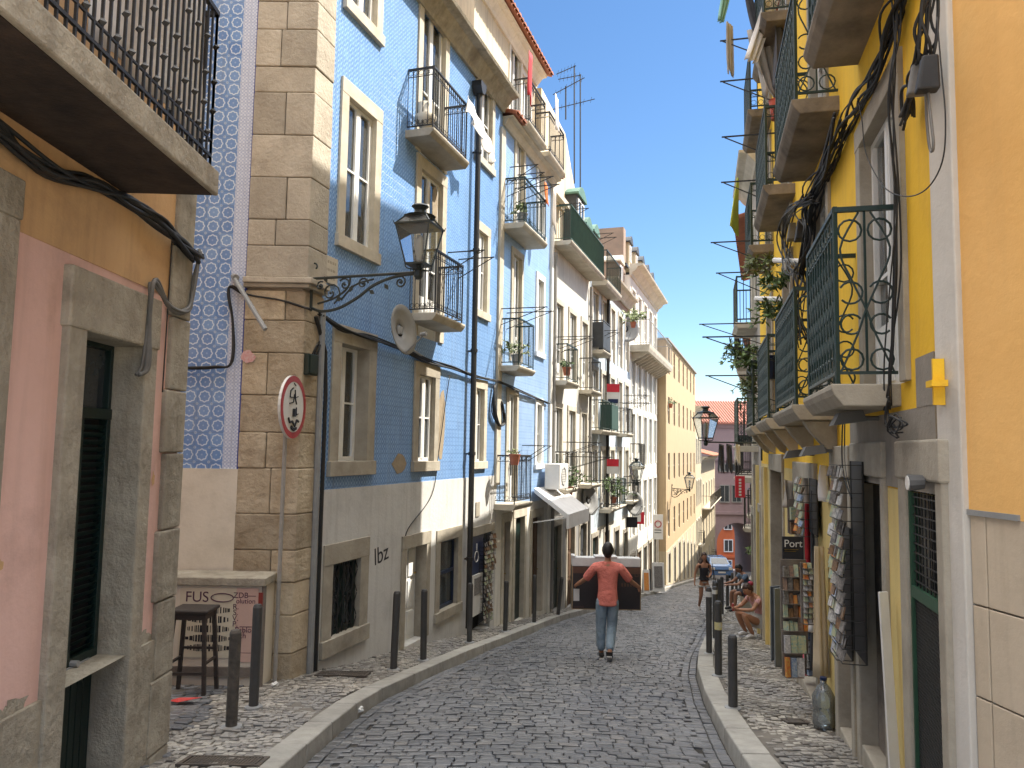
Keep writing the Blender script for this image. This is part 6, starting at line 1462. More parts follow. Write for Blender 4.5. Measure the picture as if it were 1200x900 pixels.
# television aerials
def aerial(px, y0, y1, Y, lab, arms):
    a = at(px, y1, Y); b = at(px, y0, Y); T = thing('aerial', lab, 'aerial', tuple(a), 0, 'television aerials'); q = MB(); q.tube([a, b], .022, 5); q.build('mast', M['black_iron'], T); q = MB()
    for (pa_, ya, pb_, yb) in arms:
        A_, B_ = at(pa_, ya, Y), at(pb_, yb, Y); q.tube([A_, B_], .014, 4)
        for k in range(6): c = A_.lerp(B_, (k+.5)/6); q.tube([c-Vector((.0, .2, 0)), c+Vector((.0, .2, 0))], .006, 3)
    q.build('antenna', M['black_iron'], T)
aerial(673, 77, 215, 22.5, 'tall television aerial with a sloping top arm above the grey white house', [(652, 87, 675, 77)]); aerial(680, 87, 235, 23.2, 'second television aerial with a long low arm', [(654, 93, 681, 88), (645, 129, 697, 116)]); aerial(663, 101, 140, 21.5, 'short television aerial in front of the two tall ones', [(648, 111, 685, 91)])
# plants
def plant(label, p, r, n, leafm='leaf', pot=None, droop=0., L_=.12, group='potted plants on the balconies', cat='plant', pr=.11):
    p = Vector(p); T = thing('potted_plant' if pot else 'hanging_plant', label, cat, tuple(p), 0, group)
    if pot: q = MB(); q.lathe(tuple(p), [(pr*.7, 0), (pr, .18), (pr*1.08, .2), (pr*1.08, .22)], 10); q.build('pot', M[pot], T)
    q = MB(); st = MB(); base = p+Vector((0, 0, .2 if pot else 0))
    for i in range(max(5, n//14)):
        d = Vector((random.gauss(0, 1), random.gauss(0, 1), abs(random.gauss(.9, .5))-droop)).normalized(); tip = base+d*r*random.uniform(.6, 1.1); mid = base+d*r*.5+Vector((0, 0, r*.15)); tip.z -= droop*r*.6
        P = smoothpts([base, mid, tip], 4); st.tube(P, .005, 3)
        for k in range(14):
            t = random.uniform(.25, 1); c = P[min(len(P)-1, int(t*(len(P)-1)))]; dd = (d*.4+Vector((random.gauss(0, 1), random.gauss(0, 1), random.gauss(0, .7)))).normalized()
            q.leaf(c, dd*L_*random.uniform(.6, 1.2), L_*.22)
    q.build('foliage', M[leafm], T, recalc=False); st.build('stem', M['leaf'], T)
def FW(F, px, py, o): s_, z_ = F.p(px, py, o); return F.w(s_, o, z_)
plant('leafy pot on the upper balcony of the narrow blue house', FW(FL, 612, 262, .35), .3, 110, 'leaf_pale', 'grey_metal')
plant('bushy pot on the middle balcony of the narrow blue house', FW(FL, 605, 428, .3), .42, 150, 'leaf_pale', 'grey_metal', L_=.1)
plant('yellow flowering pot on the railing of the lowest blue house balcony', FW(FL, 603, 545, .45), .16, 60, 'leaf_pale', 'terracotta', L_=.06)
plant('tall green plant beside the air conditioner', FW(FL, 667, 580, .3), .75, 260, 'leaf', 'terracotta'); plant('green plants on the low balcony of the blue grey house', FW(FL, 719, 590, .4), .85, 300, 'leaf', 'terracotta')
plant('bright green bush at the end of the long stone balcony', FW(FL, 742, 384, .5), .7, 200, 'leaf_pale', 'terracotta', L_=.2); plant('small plant on the third floor balcony of the grey white house', FW(FL, 664, 440, .3), .25, 60, 'leaf', 'terracotta')
plant('small shrub on a window sill of the tan block', FW(FT, 786, 478, .15), .35, 80, 'leaf', 'terracotta')
q = MB(); pz = FL.w(FL.p(501, 188, .3)[0], .25, FL.p(503, 163, .25)[1]); q.lathe(pz, [(.09, 0), (.11, .04), (.07, .08), (.1, .14), (.16, .22), (.17, .3), (.13, .33), (.13, .5)], 12); single(q, 'stone_urn', M['pale_stone'], 'stone urn standing on the upper balcony of the tiled house', 'urn', pz, smooth=True)
for i, (px, py, Y, r, n, dr, lm, lab) in enumerate(((893, 312, 10.6, .35, 160, .3, 'leaf_pale', 'dry pale plant hanging by the upper white tube'), (915, 340, 9.6, .4, 190, .2, 'leaf', 'green plant above the corner of the second balcony'), (905, 372, 10.4, .45, 260, .3, 'leaf', 'dense green plant left of the second balcony'),
       (872, 415, 12.2, .42, 190, .8, 'leaf', 'trailing dark plant on the drying arms against the sky'), (882, 432, 12., .45, 260, .5, 'leaf', 'bushy plant below the trailing one'), (882, 455, 12.2, .4, 200, .6, 'leaf_pale', 'spidery pale plant at the bottom of the plant cluster'), (860, 408, 12.4, .25, 60, 1., 'leaf', 'thin drooping sprig farthest out over the street'))):
    plant(lab, at(px, py, Y), r*.8, n, lm, None, max(dr, .35), .11, 'plants hanging from the right balconies')
plant('green plant on a balcony at the top right', at(905, 12, 9.8), .25, 140, 'leaf_pale', 'terracotta', 0, .09, 'plants hanging from the right balconies')
p_ = at(911, 128, 9.3); q = MB(); q.lathe(tuple(p_-Vector((0, 0, .13))), [(.075, 0), (.1, .22), (.11, .24)], 12); mat('pot_red', (.5, .09, .05), None, 4, .5, 0); single(q, 'flower_pot', M['pot_red'], 'orange red flower pot wedged in the railing of the second floor balcony', 'flower pot', tuple(p_))
p_ = at(902, 445, 10.8); q = MB(); q.lathe(tuple(p_), [(.12, 0), (.17, .3), (.18, .33)], 12); single(q, 'flower_pot', M['poster_navy'], 'dark blue pot on the third balcony of the yellow house', 'flower pot', tuple(p_))
plant('dark green bush by the wall beyond the arch', at(885, 655, 60), .9, 260, 'leaf', 'terracotta', 0, .25, 'potted plants on the street')
# ================================================================ people
def skin(name, J, E, m, parent, W, sub=2, root=None, head=None):
    """J: {joint: (x,y,z,rx,ry)} in the figure's own axes, W: world matrix; grown with the Skin modifier and frozen"""
    keys = list(J); me = bpy.data.meshes.new(name)
    me.from_pydata([J[k][:3] for k in keys], [(keys.index(a), keys.index(b)) for a, b in E], [])
    o = bpy.data.objects.new(name, me); C.objects.link(o)
    md = o.modifiers.new('Skin', 'SKIN'); md.branch_smoothing = .4; md.use_smooth_shade = True
    if not me.skin_vertices: 
        bm = bmesh.new(); bm.from_mesh(me); bm.verts.layers.skin.verify(); bm.to_mesh(me); bm.free()
    sv = me.skin_vertices[0].data; roots = root if isinstance(root, list) else [root or keys[0]]
    for i, k in enumerate(keys): sv[i].radius = (J[k][3], J[k][4] if len(J[k]) > 4 else J[k][3]); sv[i].use_root = k in roots
    s = o.modifiers.new('Sub', 'SUBSURF'); s.levels = sub; s.render_levels = sub
    dg = bpy.context.evaluated_depsgraph_get(); me2 = bpy.data.meshes.new_from_object(o.evaluated_get(dg)); me2.name = name
    bpy.data.objects.remove(o); bpy.data.meshes.remove(me)
    inv = RM[parent].inverted(); me2.transform(inv @ W)
    if head:
        hc, f, hs = head; q = MB(); shaped_ball(q, W, hc, head_fn(hs, f.normalized())); bm = bmesh.new(); bm.from_mesh(me2); vs = [bm.verts.new(inv @ v) for v in q.v]
        for g in q.fc: bm.faces.new([vs[i] for i in g])
        bm.to_mesh(me2); bm.free()
    me2.materials.clear(); me2.materials.append(m)
    for p in me2.polygons: p.use_smooth = True
    o = bpy.data.objects.new(name, me2); C.objects.link(o); o.parent = parent; RM[o] = RM[parent]; return o
mat('skin_tan', (.4, .2, .12), (.34, .17, .1), 8, .55, .05); mat('skin_brown', (.3, .15, .09), (.25, .12, .075), 8, .55, .05)
mat('hair_black', (.012, .01, .009), (.02, .016, .014), 30, .5, .4, 120); mat('hair_red', (.35, .02, .06), (.2, .02, .04), 30, .5, .4, 100); mat('hair_brown', (.05, .02, .012), (.03, .014, .01), 30, .5, .4, 100)
mat('shirt_coral', (.78, .25, .2), (.66, .18, .14), 5, .9, 1., 7, dist=.05); mat('denim', (.28, .36, .43), (.19, .26, .33), 6, .85, 1., 9, dist=.04)
mat('shoe_black', (.02, .02, .022), None, 4, .5, .1); mat('shoe_white', (.6, .58, .56), None, 4, .6, .1)
mat('top_black', (.02, .018, .022), None, 4, .8, .2); mat('shorts_light', (.42, .4, .36), None, 4, .85, .2); mat('tee_pink', (.6, .33, .32), None, 4, .85, 1., 9, dist=.03); mat('tee_blue', (.12, .17, .24), None, 4, .85, .3); mat('shorts_dark', (.05, .05, .06), None, 4, .85, .2)
def hand(J, E, side, wrist, p, fw, dn, s=1.):
    """palm and five fingers: p wrist point, fw direction of the fingers, dn direction they curl"""
    fw = Vector(fw).normalized(); dn = Vector(dn); dn = (dn-fw*dn.dot(fw)).normalized(); lat = fw.cross(dn)*side; p = Vector(p)
    pm = p+fw*.045*s; J['palm'+wrist] = (*pm, .026*s, .03*s); E.append((wrist, 'palm'+wrist))
    for i, (off, ln) in enumerate(((-.03, .062), (-.01, .072), (.01, .068), (.028, .052))):
        k = 'f%d%s' % (i, wrist); a = pm+fw*.035*s+lat*off*s; b = a+fw*ln*.5*s+dn*ln*.25*s; c = b+fw*ln*.12*s+dn*ln*.5*s
        J[k+'a'] = (*a, .0095*s); J[k+'b'] = (*b, .009*s); J[k+'c'] = (*c, .0075*s); E += [('palm'+wrist, k+'a'), (k+'a', k+'b'), (k+'b', k+'c')]
    a = pm-lat*.034*s+fw*.0*s; b = a-lat*.018*s+fw*.025*s+dn*.015*s; c = b+fw*.022*s+dn*.022*s
    J['ta'+wrist] = (*a, .012*s); J['tb'+wrist] = (*b, .0105*s); J['tc'+wrist] = (*c, .009*s); E += [('palm'+wrist, 'ta'+wrist), ('ta'+wrist, 'tb'+wrist), ('tb'+wrist, 'tc'+wrist)]
def face(T, W, hc, s=1., m=None, fwd=Vector((0, 1, 0)), skinm='skin_tan'):
    """nose, eyes, ears, mouth on a head centred at hc (figure axes), looking along fwd"""
    f = fwd.normalized(); up = Vector((0, 0, 1)); up = (up-f*up.dot(f)).normalized(); r = f.cross(up)
    hc = Vector(hc)
    def blob(q, c, rad, sx=1, sz=1, sy=1):
        bm = bmesh.new(); bmesh.ops.create_icosphere(bm, subdivisions=2, radius=rad)
        q.raw([W @ (hc+c+r*v.co.x*sx+f*v.co.y*sy+up*v.co.z*sz) for v in bm.verts], [[v.index for v in g.verts] for g in bm.faces], world=True); bm.free()
    q = MB(); blob(q, f*.1*s-up*.012*s, .016*s, .8, 1.5)
    for k in (-1, 1): blob(q, r*k*.078*s-up*.01*s, .022*s, .4, 1.3)
    q.build('nose_and_ears', M[skinm], T, smooth=True)
    q = MB()
    for k in (-1, 1): blob(q, r*k*.032*s+f*.082*s+up*.018*s, .011*s, 1.2, .7)
    q.build('eyes', M['hair_black'], T, smooth=True)
    q = MB(); blob(q, f*.088*s-up*.05*s, .014*s, 1.7, .45); q.build('lips', M['sign_red'], T, smooth=True)
HEAD = lambda x, y, z, s=1.: {'neck': (x, y-.005, z-.155*s, .05*s, .05*s), 'jaw': (x, y+.005*s, z-.075*s, .046*s, .052*s), 'head': (x, y, z-.02, .04*s, .05*s)}
def shaped_ball(me_or_q, W, c, fn, sub=3):
    bm = bmesh.new(); bmesh.ops.create_icosphere(bm, subdivisions=sub, radius=1.)
    me_or_q.raw([W @ (Vector(c)+fn(v.co)) for v in bm.verts], [[v.index for v in g.verts] for g in bm.faces], world=True); bm.free()
def head_fn(s, f):
    up = Vector((0, 0, 1)); up = (up-f*up.dot(f)).normalized(); r = f.cross(up)
    def fn(v):
        x, y, z = v.x, v.y, v.z                      # x side, y forward, z up
        k = 1 - .22*max(0, -z)**1.5; w = .08*(k if z < 0 else 1); d = .098*(1-.12*max(0, -z))
        if z < -.2 and y < 0: d *= .8
        return r*x*w*s + f*(y*d*s+.004) + up*(z*.118*s)
    return fn
def hair_fn(s, f, drop=.35, puff=1.):
    up = Vector((0, 0, 1)); up = (up-f*up.dot(f)).normalized(); r = f.cross(up)
    def fn(v):
        x, y, z = v.x, v.y, v.z; k = 1.07*puff
        front = max(0, y); lim = .38*min(1, front*2.2) - drop*max(0, -y) - .1
        if z < lim: k = .9
        n = 1+.03*sin(v.x*19+v.z*13)*cos(v.y*17)
        return r*x*.081*k*s*n + f*(y*.101*k*s*n+.002-.004) + up*((z*.122*k)*s*n)
    return fn
# --- the man with the box
px_, py_ = 712, 768; g = gp(px_, py_, 0); MX, MY = g.x, 11.75
MX = at(712, 700, MY).x; W = Matrix.Translation((MX, MY, zg(MY)+.02)) @ Matrix.Rotation(-.12, 4, 'Z') @ Matrix.Scale(.965, 4)
T = thing('person', 'man in a coral red shirt and light jeans carrying a wide box, seen from behind', 'person', (MX, MY, zg(MY)))
HD = ((0, .015, 1.66), Vector((0, 1, 0)), 1.08)
J = {'pelvis': (0, 0, .96, .135, .1), 'waist': (0, .01, 1.1, .125, .088), 'chest': (0, .0, 1.3, .155, .105), 'upper': (0, 0, 1.43, .12, .085), **HEAD(0, .015, 1.66)}
E = [('pelvis', 'waist'), ('waist', 'chest'), ('chest', 'upper'), ('upper', 'neck'), ('neck', 'jaw'), ('jaw', 'head')]
for s_, S in ((-1, 'L'), (1, 'R')):
    J['sh'+S] = (s_*.185, 0, 1.42, .06); J['ua'+S] = (s_*.265, .03, 1.31, .05); J['el'+S] = (s_*.36, .1, 1.19, .04); J['fa'+S] = (s_*.44, .2, 1.12, .037); J['wr'+S] = (s_*.51, .29, 1.06, .026)
    E += [('upper', 'sh'+S), ('sh'+S, 'ua'+S), ('ua'+S, 'el'+S), ('el'+S, 'fa'+S), ('fa'+S, 'wr'+S)]
    hand(J, E, s_, 'wr'+S, (s_*.51, .29, 1.06), (s_*.15, .9, -.2), (-s_, 0, 0))
legs = {'L': [(-.09, .0, .88, .088), (-.1, .06, .5, .062), (-.1, .06, .28, .052), (-.09, .07, .09, .036), (-.1, .2, .035, .034)], 'R': [(.085, 0, .88, .088), (.07, .06, .5, .06), (.05, -.08, .31, .05), (.035, -.24, .17, .035), (.04, -.17, .05, .033)]}
for S in 'LR':
    for k, j in zip(('hip', 'kn', 'cf', 'an', 'to'), legs[S]): J[k+S] = j
    E += [('pelvis', 'hip'+S), ('hip'+S, 'kn'+S), ('kn'+S, 'cf'+S), ('cf'+S, 'an'+S), ('an'+S, 'to'+S)]
skin('body', J, E, M['skin_tan'], T, W, head=HD)
def sub(J, keys, add=.0, mul_=1., over={}): return {k: (over.get(k) or (*J[k][:3], J[k][3]*mul_+add, (J[k][4] if len(J[k]) > 4 else J[k][3])*mul_+add)) for k in keys}
K = ['pelvis', 'waist', 'chest', 'upper', 'shL', 'shR', 'uaL', 'uaR']
S1 = sub(J, K, .022); S1['hem'] = (0, 0, .83, .168, .135); S1['mid'] = (0, 0, 1.045, .16, .122); S1['hem2'] = (0, 0, .815, .182, .14); S1['hem'] = (0, 0, .85, .18, .14); S1['cuff2L'] = (-.34, .085, 1.215, .07); S1['cuff2R'] = (.34, .085, 1.215, .07); S1['pelvis'] = (0, 0, .97, .172, .132); S1['waist'] = (0, .005, 1.12, .158, .116); S1['chest'] = (0, 0, 1.3, .198, .132); S1['upper'] = (0, -.005, 1.43, .16, .105); S1['shL'] = (-.19, -.005, 1.42, .082); S1['shR'] = (.19, -.005, 1.42, .082); S1['cuffL'] = (-.33, .078, 1.225, .07); S1['cuffR'] = (.33, .078, 1.225, .07); S1['uaL'] = (-.265, .03, 1.31, .076); S1['uaR'] = (.265, .03, 1.31, .076); S1['collar'] = (0, .0, 1.5, .068, .066)
skin('shirt', S1, [('hem2', 'hem'), ('cuffL', 'cuff2L'), ('cuffR', 'cuff2R'), ('hem', 'pelvis'), ('pelvis', 'mid'), ('mid', 'waist'), ('waist', 'chest'), ('chest', 'upper'), ('upper', 'collar'), ('upper', 'shL'), ('upper', 'shR'), ('shL', 'uaL'), ('shR', 'uaR'), ('uaL', 'cuffL'), ('uaR', 'cuffR')], M['shirt_coral'], T, W, root='upper')
S2 = {'pelvis': (0, 0, .98, .13, .105), 'seat': (0, -.01, .88, .135, .115), 'gL': (-.062, 0, .96, .075, .09), 'gR': (.062, 0, .96, .075, .09)}
for S in 'LR':
    for k, ad in (('hip', .018), ('kn', .024), ('cf', .026)): S2[k+S] = (*J[k+S][:3], J[k+S][3]+ad)
    a = Vector(J['cf'+S][:3]); b = Vector(J['an'+S][:3]); c = a.lerp(b, .88); S2['cu'+S] = (*c, .062)
skin('jeans', S2, [('pelvis', 'seat'), ('gL', 'hipL'), ('gR', 'hipR')]+[(a+S, b+S) for S in 'LR' for a, b in (('hip', 'kn'), ('kn', 'cf'), ('cf', 'cu'))], M['denim'], T, W, root=['pelvis', 'gL', 'gR'])
def shoe(T, W, an, to, m, sole='shoe_white', s=1.):
    an, to = Vector(an), Vector(to); d = (to-an); heel = an - Vector((d.x, d.y, 0)).normalized()*.045*s; heel.z = an.z-.045*s if abs(d.z) < .08 else an.z-.02
    ball = an.lerp(to, .75)
    o = skin('shoe', {'a': (*an, .05*s), 'h': (*heel, .045*s), 'b': (*ball, .048*s, .04*s), 't': (*to, .04*s, .03*s)}, [('a', 'h'), ('a', 'b'), ('b', 't')], M[m], T, W)
    if sole:
        q = MB(); u = (to-heel).normalized(); n = Vector((-u.y, u.x, 0)).normalized()*.042*s; dn = u.cross(n).normalized()*(-1 if u.cross(n).z > 0 else 1)*.045*s
        P = [heel-u*.03-n, to+u*.03-n*.8, to+u*.03+n*.8, heel-u*.03+n]
        q.raw([W @ (p+dn*.75) for p in P]+[W @ (p+dn*1.15) for p in P], [(0,3,2,1),(4,5,6,7),(0,1,5,4),(1,2,6,5),(2,3,7,6),(3,0,4,7)], world=True); q.build('sole', M[sole], o, bevel=.008)
for S in 'LR': shoe(T, W, J['an'+S][:3], J['to'+S][:3], 'shoe_black')
HAIR = lambda m, **k: (lambda q: (shaped_ball(q, W, HD[0], hair_fn(HD[2], HD[1].normalized(), **k)), q.build('hair', M[m], T, smooth=True)))(MB())
HAIR('hair_black', drop=.45); face(T, W, (0, .015, 1.66))
# the box he carries
bx = MX; BYY = MY+.36; a = at(670, 714, BYY); b = at(751, 653, BYY); zw = at(700, 664, BYY).z
TB = thing('cardboard_box', 'wide dark printed box with a white foam top, held by the man', 'box', ((a.x+b.x)/2, BYY, a.z))
mat('box_dark', (.035, .028, .028), (.022, .018, .02), 4, .4, .1); mat('box_brown', (.12, .06, .04), (.09, .05, .035), 5, .6, .1); mat('cardboard', (.34, .24, .14), (.28, .2, .12), 6, .85, .2); mat('foam', (.74, .75, .74), None, 6, .8, .3, 120)
q = MB(); q.box(a.x, b.x, BYY, BYY+.22, a.z, zw); q.build('carton', M['box_dark'], TB, bevel=.006)
zbn = at(700, 672, BYY).z; q = MB(); q.box(a.x+.012, b.x-.012, BYY-.003, BYY, zbn, zw-.005); q.build('brown_band', M['box_brown'], TB)
q = MB(); q.box(a.x-.003, a.x+.012, BYY-.004, BYY, a.z, zw); q.box(b.x-.012, b.x+.003, BYY-.004, BYY, a.z, zw); q.box(a.x+.012, b.x-.012, BYY-.004, BYY, a.z, a.z+.012); q.build('carton_edge', M['cardboard'], TB)
q = MB(); q.box(a.x, b.x, BYY+.01, BYY+.21, zw, b.z-.02); q.box(a.x-.005, a.x+.05, BYY, BYY+.22, b.z-.02, b.z+.01); q.box(a.x+.35, a.x+.7, BYY, BYY+.22, b.z-.02, b.z+.005); q.build('foam_top', M['foam'], TB, bevel=.008)
p0, p1 = at(672, 704, BYY), at(679, 690, BYY); q = MB(); q.box(p0.x, p1.x, BYY-.004, BYY, p0.z, p1.z); q.build('paper_label', M['sign_white'], TB)
q = MB(); c_ = at(746, 673, BYY); q.box(c_.x-.03, c_.x+.03, BYY-.006, BYY-.003, c_.z-.04, c_.z-.03); q.box(c_.x-.03, c_.x+.03, BYY-.006, BYY-.003, c_.z+.03, c_.z+.04); q.box(c_.x-.03, c_.x-.02, BYY-.006, BYY-.003, c_.z-.03, c_.z+.03); q.box(c_.x+.02, c_.x+.03, BYY-.006, BYY-.003, c_.z-.03, c_.z+.03)
for i in range(9): x = a.x+.03+i*.018; q.box(x, x+.01, BYY-.005, BYY-.001, a.z+.03, a.z+.045)
for i in range(5): x = b.x-.3+i*.045; q.box(x, x+.025, BYY-.005, BYY-.001, c_.z-.19, c_.z-.14)
q.build('printed_marks', M['box_brown'], TB)
# --- walking woman
WY = 22.; WX = at(825, 690, WY).x; W = Matrix.Translation((WX, WY, zg(WY)+.02)) @ Matrix.Rotation(pi+.1, 4, 'Z')
T = thing('person', 'woman with long dark hair, black top and pale shorts walking up the street', 'person', (WX, WY, zg(WY)))
HD = ((0, .02, 1.55), Vector((0, 1, 0)), .95)
J = {'pelvis': (0, 0, .9, .13, .1), 'waist': (0, .01, 1.04, .1, .075), 'chest': (0, .01, 1.22, .125, .09), 'upper': (0, 0, 1.34, .1, .07), **HEAD(0, .02, 1.55, .95)}
E = [('pelvis', 'waist'), ('waist', 'chest'), ('chest', 'upper'), ('upper', 'neck'), ('neck', 'jaw'), ('jaw', 'head')]
arms = {'L': [(-.165, 0, 1.33, .048), (-.21, .0, 1.1, .036), (-.08, .2, 1.02, .025)], 'R': [(.165, 0, 1.33, .048), (.24, -.05, 1.08, .036), (.28, .02, .86, .025)]}
for s_, S in ((-1, 'L'), (1, 'R')):
    for k, j in zip(('sh', 'el', 'wr'), arms[S]): J[k+S] = j
    E += [('upper', 'sh'+S), ('sh'+S, 'el'+S), ('el'+S, 'wr'+S)]; hand(J, E, s_, 'wr'+S, arms[S][2][:3], (.6, .6, 0) if S == 'L' else (.05, .1, -1), (0, 0, 1) if S == 'L' else (-1, 0, 0), .9)
legs = {'L': [(-.08, 0, .84, .085), (-.08, .1, .47, .055), (-.08, .02, .09, .032), (-.08, .15, .03, .03)], 'R': [(.08, 0, .84, .085), (.08, -.02, .47, .055), (.07, -.22, .14, .032), (.07, -.12, .04, .03)]}
for S in 'LR':
    for k, j in zip(('hip', 'kn', 'an', 'to'), legs[S]): J[k+S] = j
    E += [('pelvis', 'hip'+S), ('hip'+S, 'kn'+S), ('kn'+S, 'an'+S), ('an'+S, 'to'+S)]
skin('body', J, E, M['skin_tan'], T, W, head=HD)
skin('top', {'waist': (0, .01, 1.02, .125, .1), 'chest': (0, .01, 1.2, .14, .105), 'u': (0, .01, 1.28, .13, .085), 'hem': (0, 0, .93, .14, .11)}, [('hem', 'waist'), ('waist', 'chest'), ('chest', 'u')], M['top_black'], T, W)
skin('shorts', {'p': (0, 0, .88, .145, .115), 'l': (-.085, .02, .78, .1), 'r': (.085, 0, .78, .1), 'l2': (-.085, .05, .68, .095), 'r2': (.085, -.0, .68, .095), 'p2': (0, 0, .8, .13, .11)}, [('p', 'p2'), ('l', 'l2'), ('r', 'r2')], M['shorts_light'], T, W, root=['p', 'l', 'r'])
HAIR('hair_brown', drop=.8, puff=1.06)
skin('long_hair', {'a': (0, -.04, 1.56, .08, .06), 'b': (0, -.05, 1.5, .12, .07), 'c': (0, -.07, 1.35, .16, .06), 'd': (.02, -.07, 1.18, .13, .05), 'l': (-.11, .0, 1.38, .05), 'r': (.11, .0, 1.38, .05), 'l2': (-.12, .03, 1.22, .04), 'r2': (.13, .03, 1.22, .04)}, [('a', 'b'), ('b', 'c'), ('c', 'd'), ('b', 'l'), ('b', 'r'), ('l', 'l2'), ('r', 'r2')], M['hair_brown'], T, W)
for S in 'LR': shoe(T, W, J['an'+S][:3], J['to'+S][:3], 'shoe_white', None, .85)
face(T, W, (0, .02, 1.55), .95)
q = MB(); w_ = W @ Vector((-.3, .0, .85)); q.hexa([(w_.x-.03, w_.y-.14, w_.z-.3), (w_.x+.09, w_.y-.14, w_.z-.3), (w_.x+.09, w_.y+.14, w_.z-.3), (w_.x-.03, w_.y+.14, w_.z-.3), (w_.x-.02, w_.y-.12, w_.z), (w_.x+.07, w_.y-.12, w_.z), (w_.x+.07, w_.y+.12, w_.z), (w_.x-.02, w_.y+.12, w_.z)])
q.tube([(w_.x+.02, w_.y-.1, w_.z), (w_.x-.06, w_.y, w_.z+.5), (w_.x+.02, w_.y+.1, w_.z)], .012, 4); single(q, 'shoulder_bag', M['top_black'], 'black shoulder bag hanging at the side of the walking woman', 'bag', (w_.x, w_.y, w_.z-.3), bevel=.02)
# --- crouching woman in pink, back against the wall on the right
CY = 14.4; CX = at(884, 720, CY).x; W = Matrix.Translation((CX, CY, zg(CY)+.125)) @ Matrix.Rotation(pi/2+.25, 4, 'Z')
T = thing('person', 'woman with red headscarf and pink T shirt squatting against the wall looking at a phone', 'person', (CX, CY, zg(CY)+.12))
HD = ((0, .13, .86), Vector((0, 1, -.45)), .95)
J = {'pelvis': (0, -.12, .27, .13, .12), 'waist': (0, -.13, .42, .11, .085), 'chest': (0, -.07, .6, .13, .09), 'upper': (0, -.02, .72, .1, .07), **HEAD(0, .12, .87, .95)}
J['neck'] = (0, .03, .77, .048); J['jaw'] = (0, .14, .8, .055, .06)
E = [('pelvis', 'waist'), ('waist', 'chest'), ('chest', 'upper'), ('upper', 'neck'), ('neck', 'jaw'), ('jaw', 'head')]
for s_, S in ((-1, 'L'), (1, 'R')):
    J['sh'+S] = (s_*.16, -.0, .7, .05); J['el'+S] = (s_*.2, .16, .53, .038); J['wr'+S] = (s_*.07, .36, .52, .025); J['hip'+S] = (s_*.09, -.1, .24, .085); J['kn'+S] = (s_*.12, .3, .44, .058); J['cf'+S] = (s_*.12, .2, .25, .05); J['an'+S] = (s_*.12, .1, .07, .034); J['to'+S] = (s_*.13, .26, .03, .03)
    E += [('upper', 'sh'+S), ('sh'+S, 'el'+S), ('el'+S, 'wr'+S), ('pelvis', 'hip'+S), ('hip'+S, 'kn'+S), ('kn'+S, 'cf'+S), ('cf'+S, 'an'+S), ('an'+S, 'to'+S)]
    hand(J, E, s_, 'wr'+S, (s_*.07, .36, .52), (-s_*.3, .9, .1), (-s_, 0, .6), .9)
skin('body', J, E, M['skin_tan'], T, W, head=HD)
skin('t_shirt', {'h': (0, -.15, .36, .135, .115), 'w': (0, -.13, .45, .13, .105), 'c': (0, -.07, .6, .15, .108), 'u': (0, -.02, .71, .12, .088), 'L': (-.165, .0, .69, .065), 'R': (.165, .0, .69, .065), 'L2': (-.185, .08, .62, .062), 'R2': (.185, .08, .62, .062)}, [('h', 'w'), ('w', 'c'), ('c', 'u'), ('u', 'L'), ('u', 'R'), ('L', 'L2'), ('R', 'R2')], M['tee_pink'], T, W)
skin('shorts', {'p': (0, -.12, .26, .145, .13), 'l': (-.1, .04, .33, .095), 'r': (.1, .04, .33, .095)}, [('p', 'l'), ('p', 'r')], M['shorts_light'], T, W)
HAIR('hair_brown', drop=.5, puff=1.03)
skin('head_scarf', {'a': (0, .12, .955, .07, .05), 'b': (0, .06, .965, .06, .055), 'c': (0, .02, .97, .035)}, [('a', 'b'), ('b', 'c')], M['hair_red'], T, W)
for S in 'LR': shoe(T, W, J['an'+S][:3], J['to'+S][:3], 'shoe_white', 'shoe_white', .9)
face(T, W, (0, .13, .86), .95, fwd=Vector((0, 1, -.45)))
w_ = W @ Vector((0, .44, .55)); q = MB(); q.box(w_.x-.006, w_.x+.006, w_.y-.04, w_.y+.04, w_.z-.06, w_.z+.07); single(q, 'phone', M['sign_red'], 'red phone held by the squatting woman', 'phone', tuple(w_), bevel=.004)
# --- seated man further down
SY = 21.5; SX = at(873, 700, SY).x; W = Matrix.Translation((SX, SY, zg(SY)+.125)) @ Matrix.Rotation(pi/2+.1, 4, 'Z')
T = thing('person', 'man in blue grey T shirt and dark shorts sitting on a doorstep', 'person', (SX, SY, zg(SY)+.12))
HD = ((0, .17, 1.14), Vector((0, 1, -.5)), 1.)
J = {'pelvis': (0, -.15, .5, .14, .12), 'waist': (0, -.12, .66, .12, .09), 'chest': (0, -.02, .86, .15, .1), 'upper': (0, .04, .98, .12, .08), **HEAD(0, .16, 1.15)}
J['neck'] = (0, .09, 1.04, .052)
E = [('pelvis', 'waist'), ('waist', 'chest'), ('chest', 'upper'), ('upper', 'neck'), ('neck', 'jaw'), ('jaw', 'head')]
for s_, S in ((-1, 'L'), (1, 'R')):
    J['sh'+S] = (s_*.18, .04, .95, .055); J['el'+S] = (s_*.22, .26, .75, .042); J['wr'+S] = (s_*.12, .5, .72, .027); J['hip'+S] = (s_*.1, -.1, .46, .09); J['kn'+S] = (s_*.14, .32, .5, .062); J['cf'+S] = (s_*.14, .34, .27, .052); J['an'+S] = (s_*.14, .34, .08, .036); J['to'+S] = (s_*.15, .52, .03, .034)
    E += [('upper', 'sh'+S), ('sh'+S, 'el'+S), ('el'+S, 'wr'+S), ('pelvis', 'hip'+S), ('hip'+S, 'kn'+S), ('kn'+S, 'cf'+S), ('cf'+S, 'an'+S), ('an'+S, 'to'+S)]
    hand(J, E, s_, 'wr'+S, (s_*.12, .5, .72), (-s_*.2, .9, 0), (0, 0, -1))
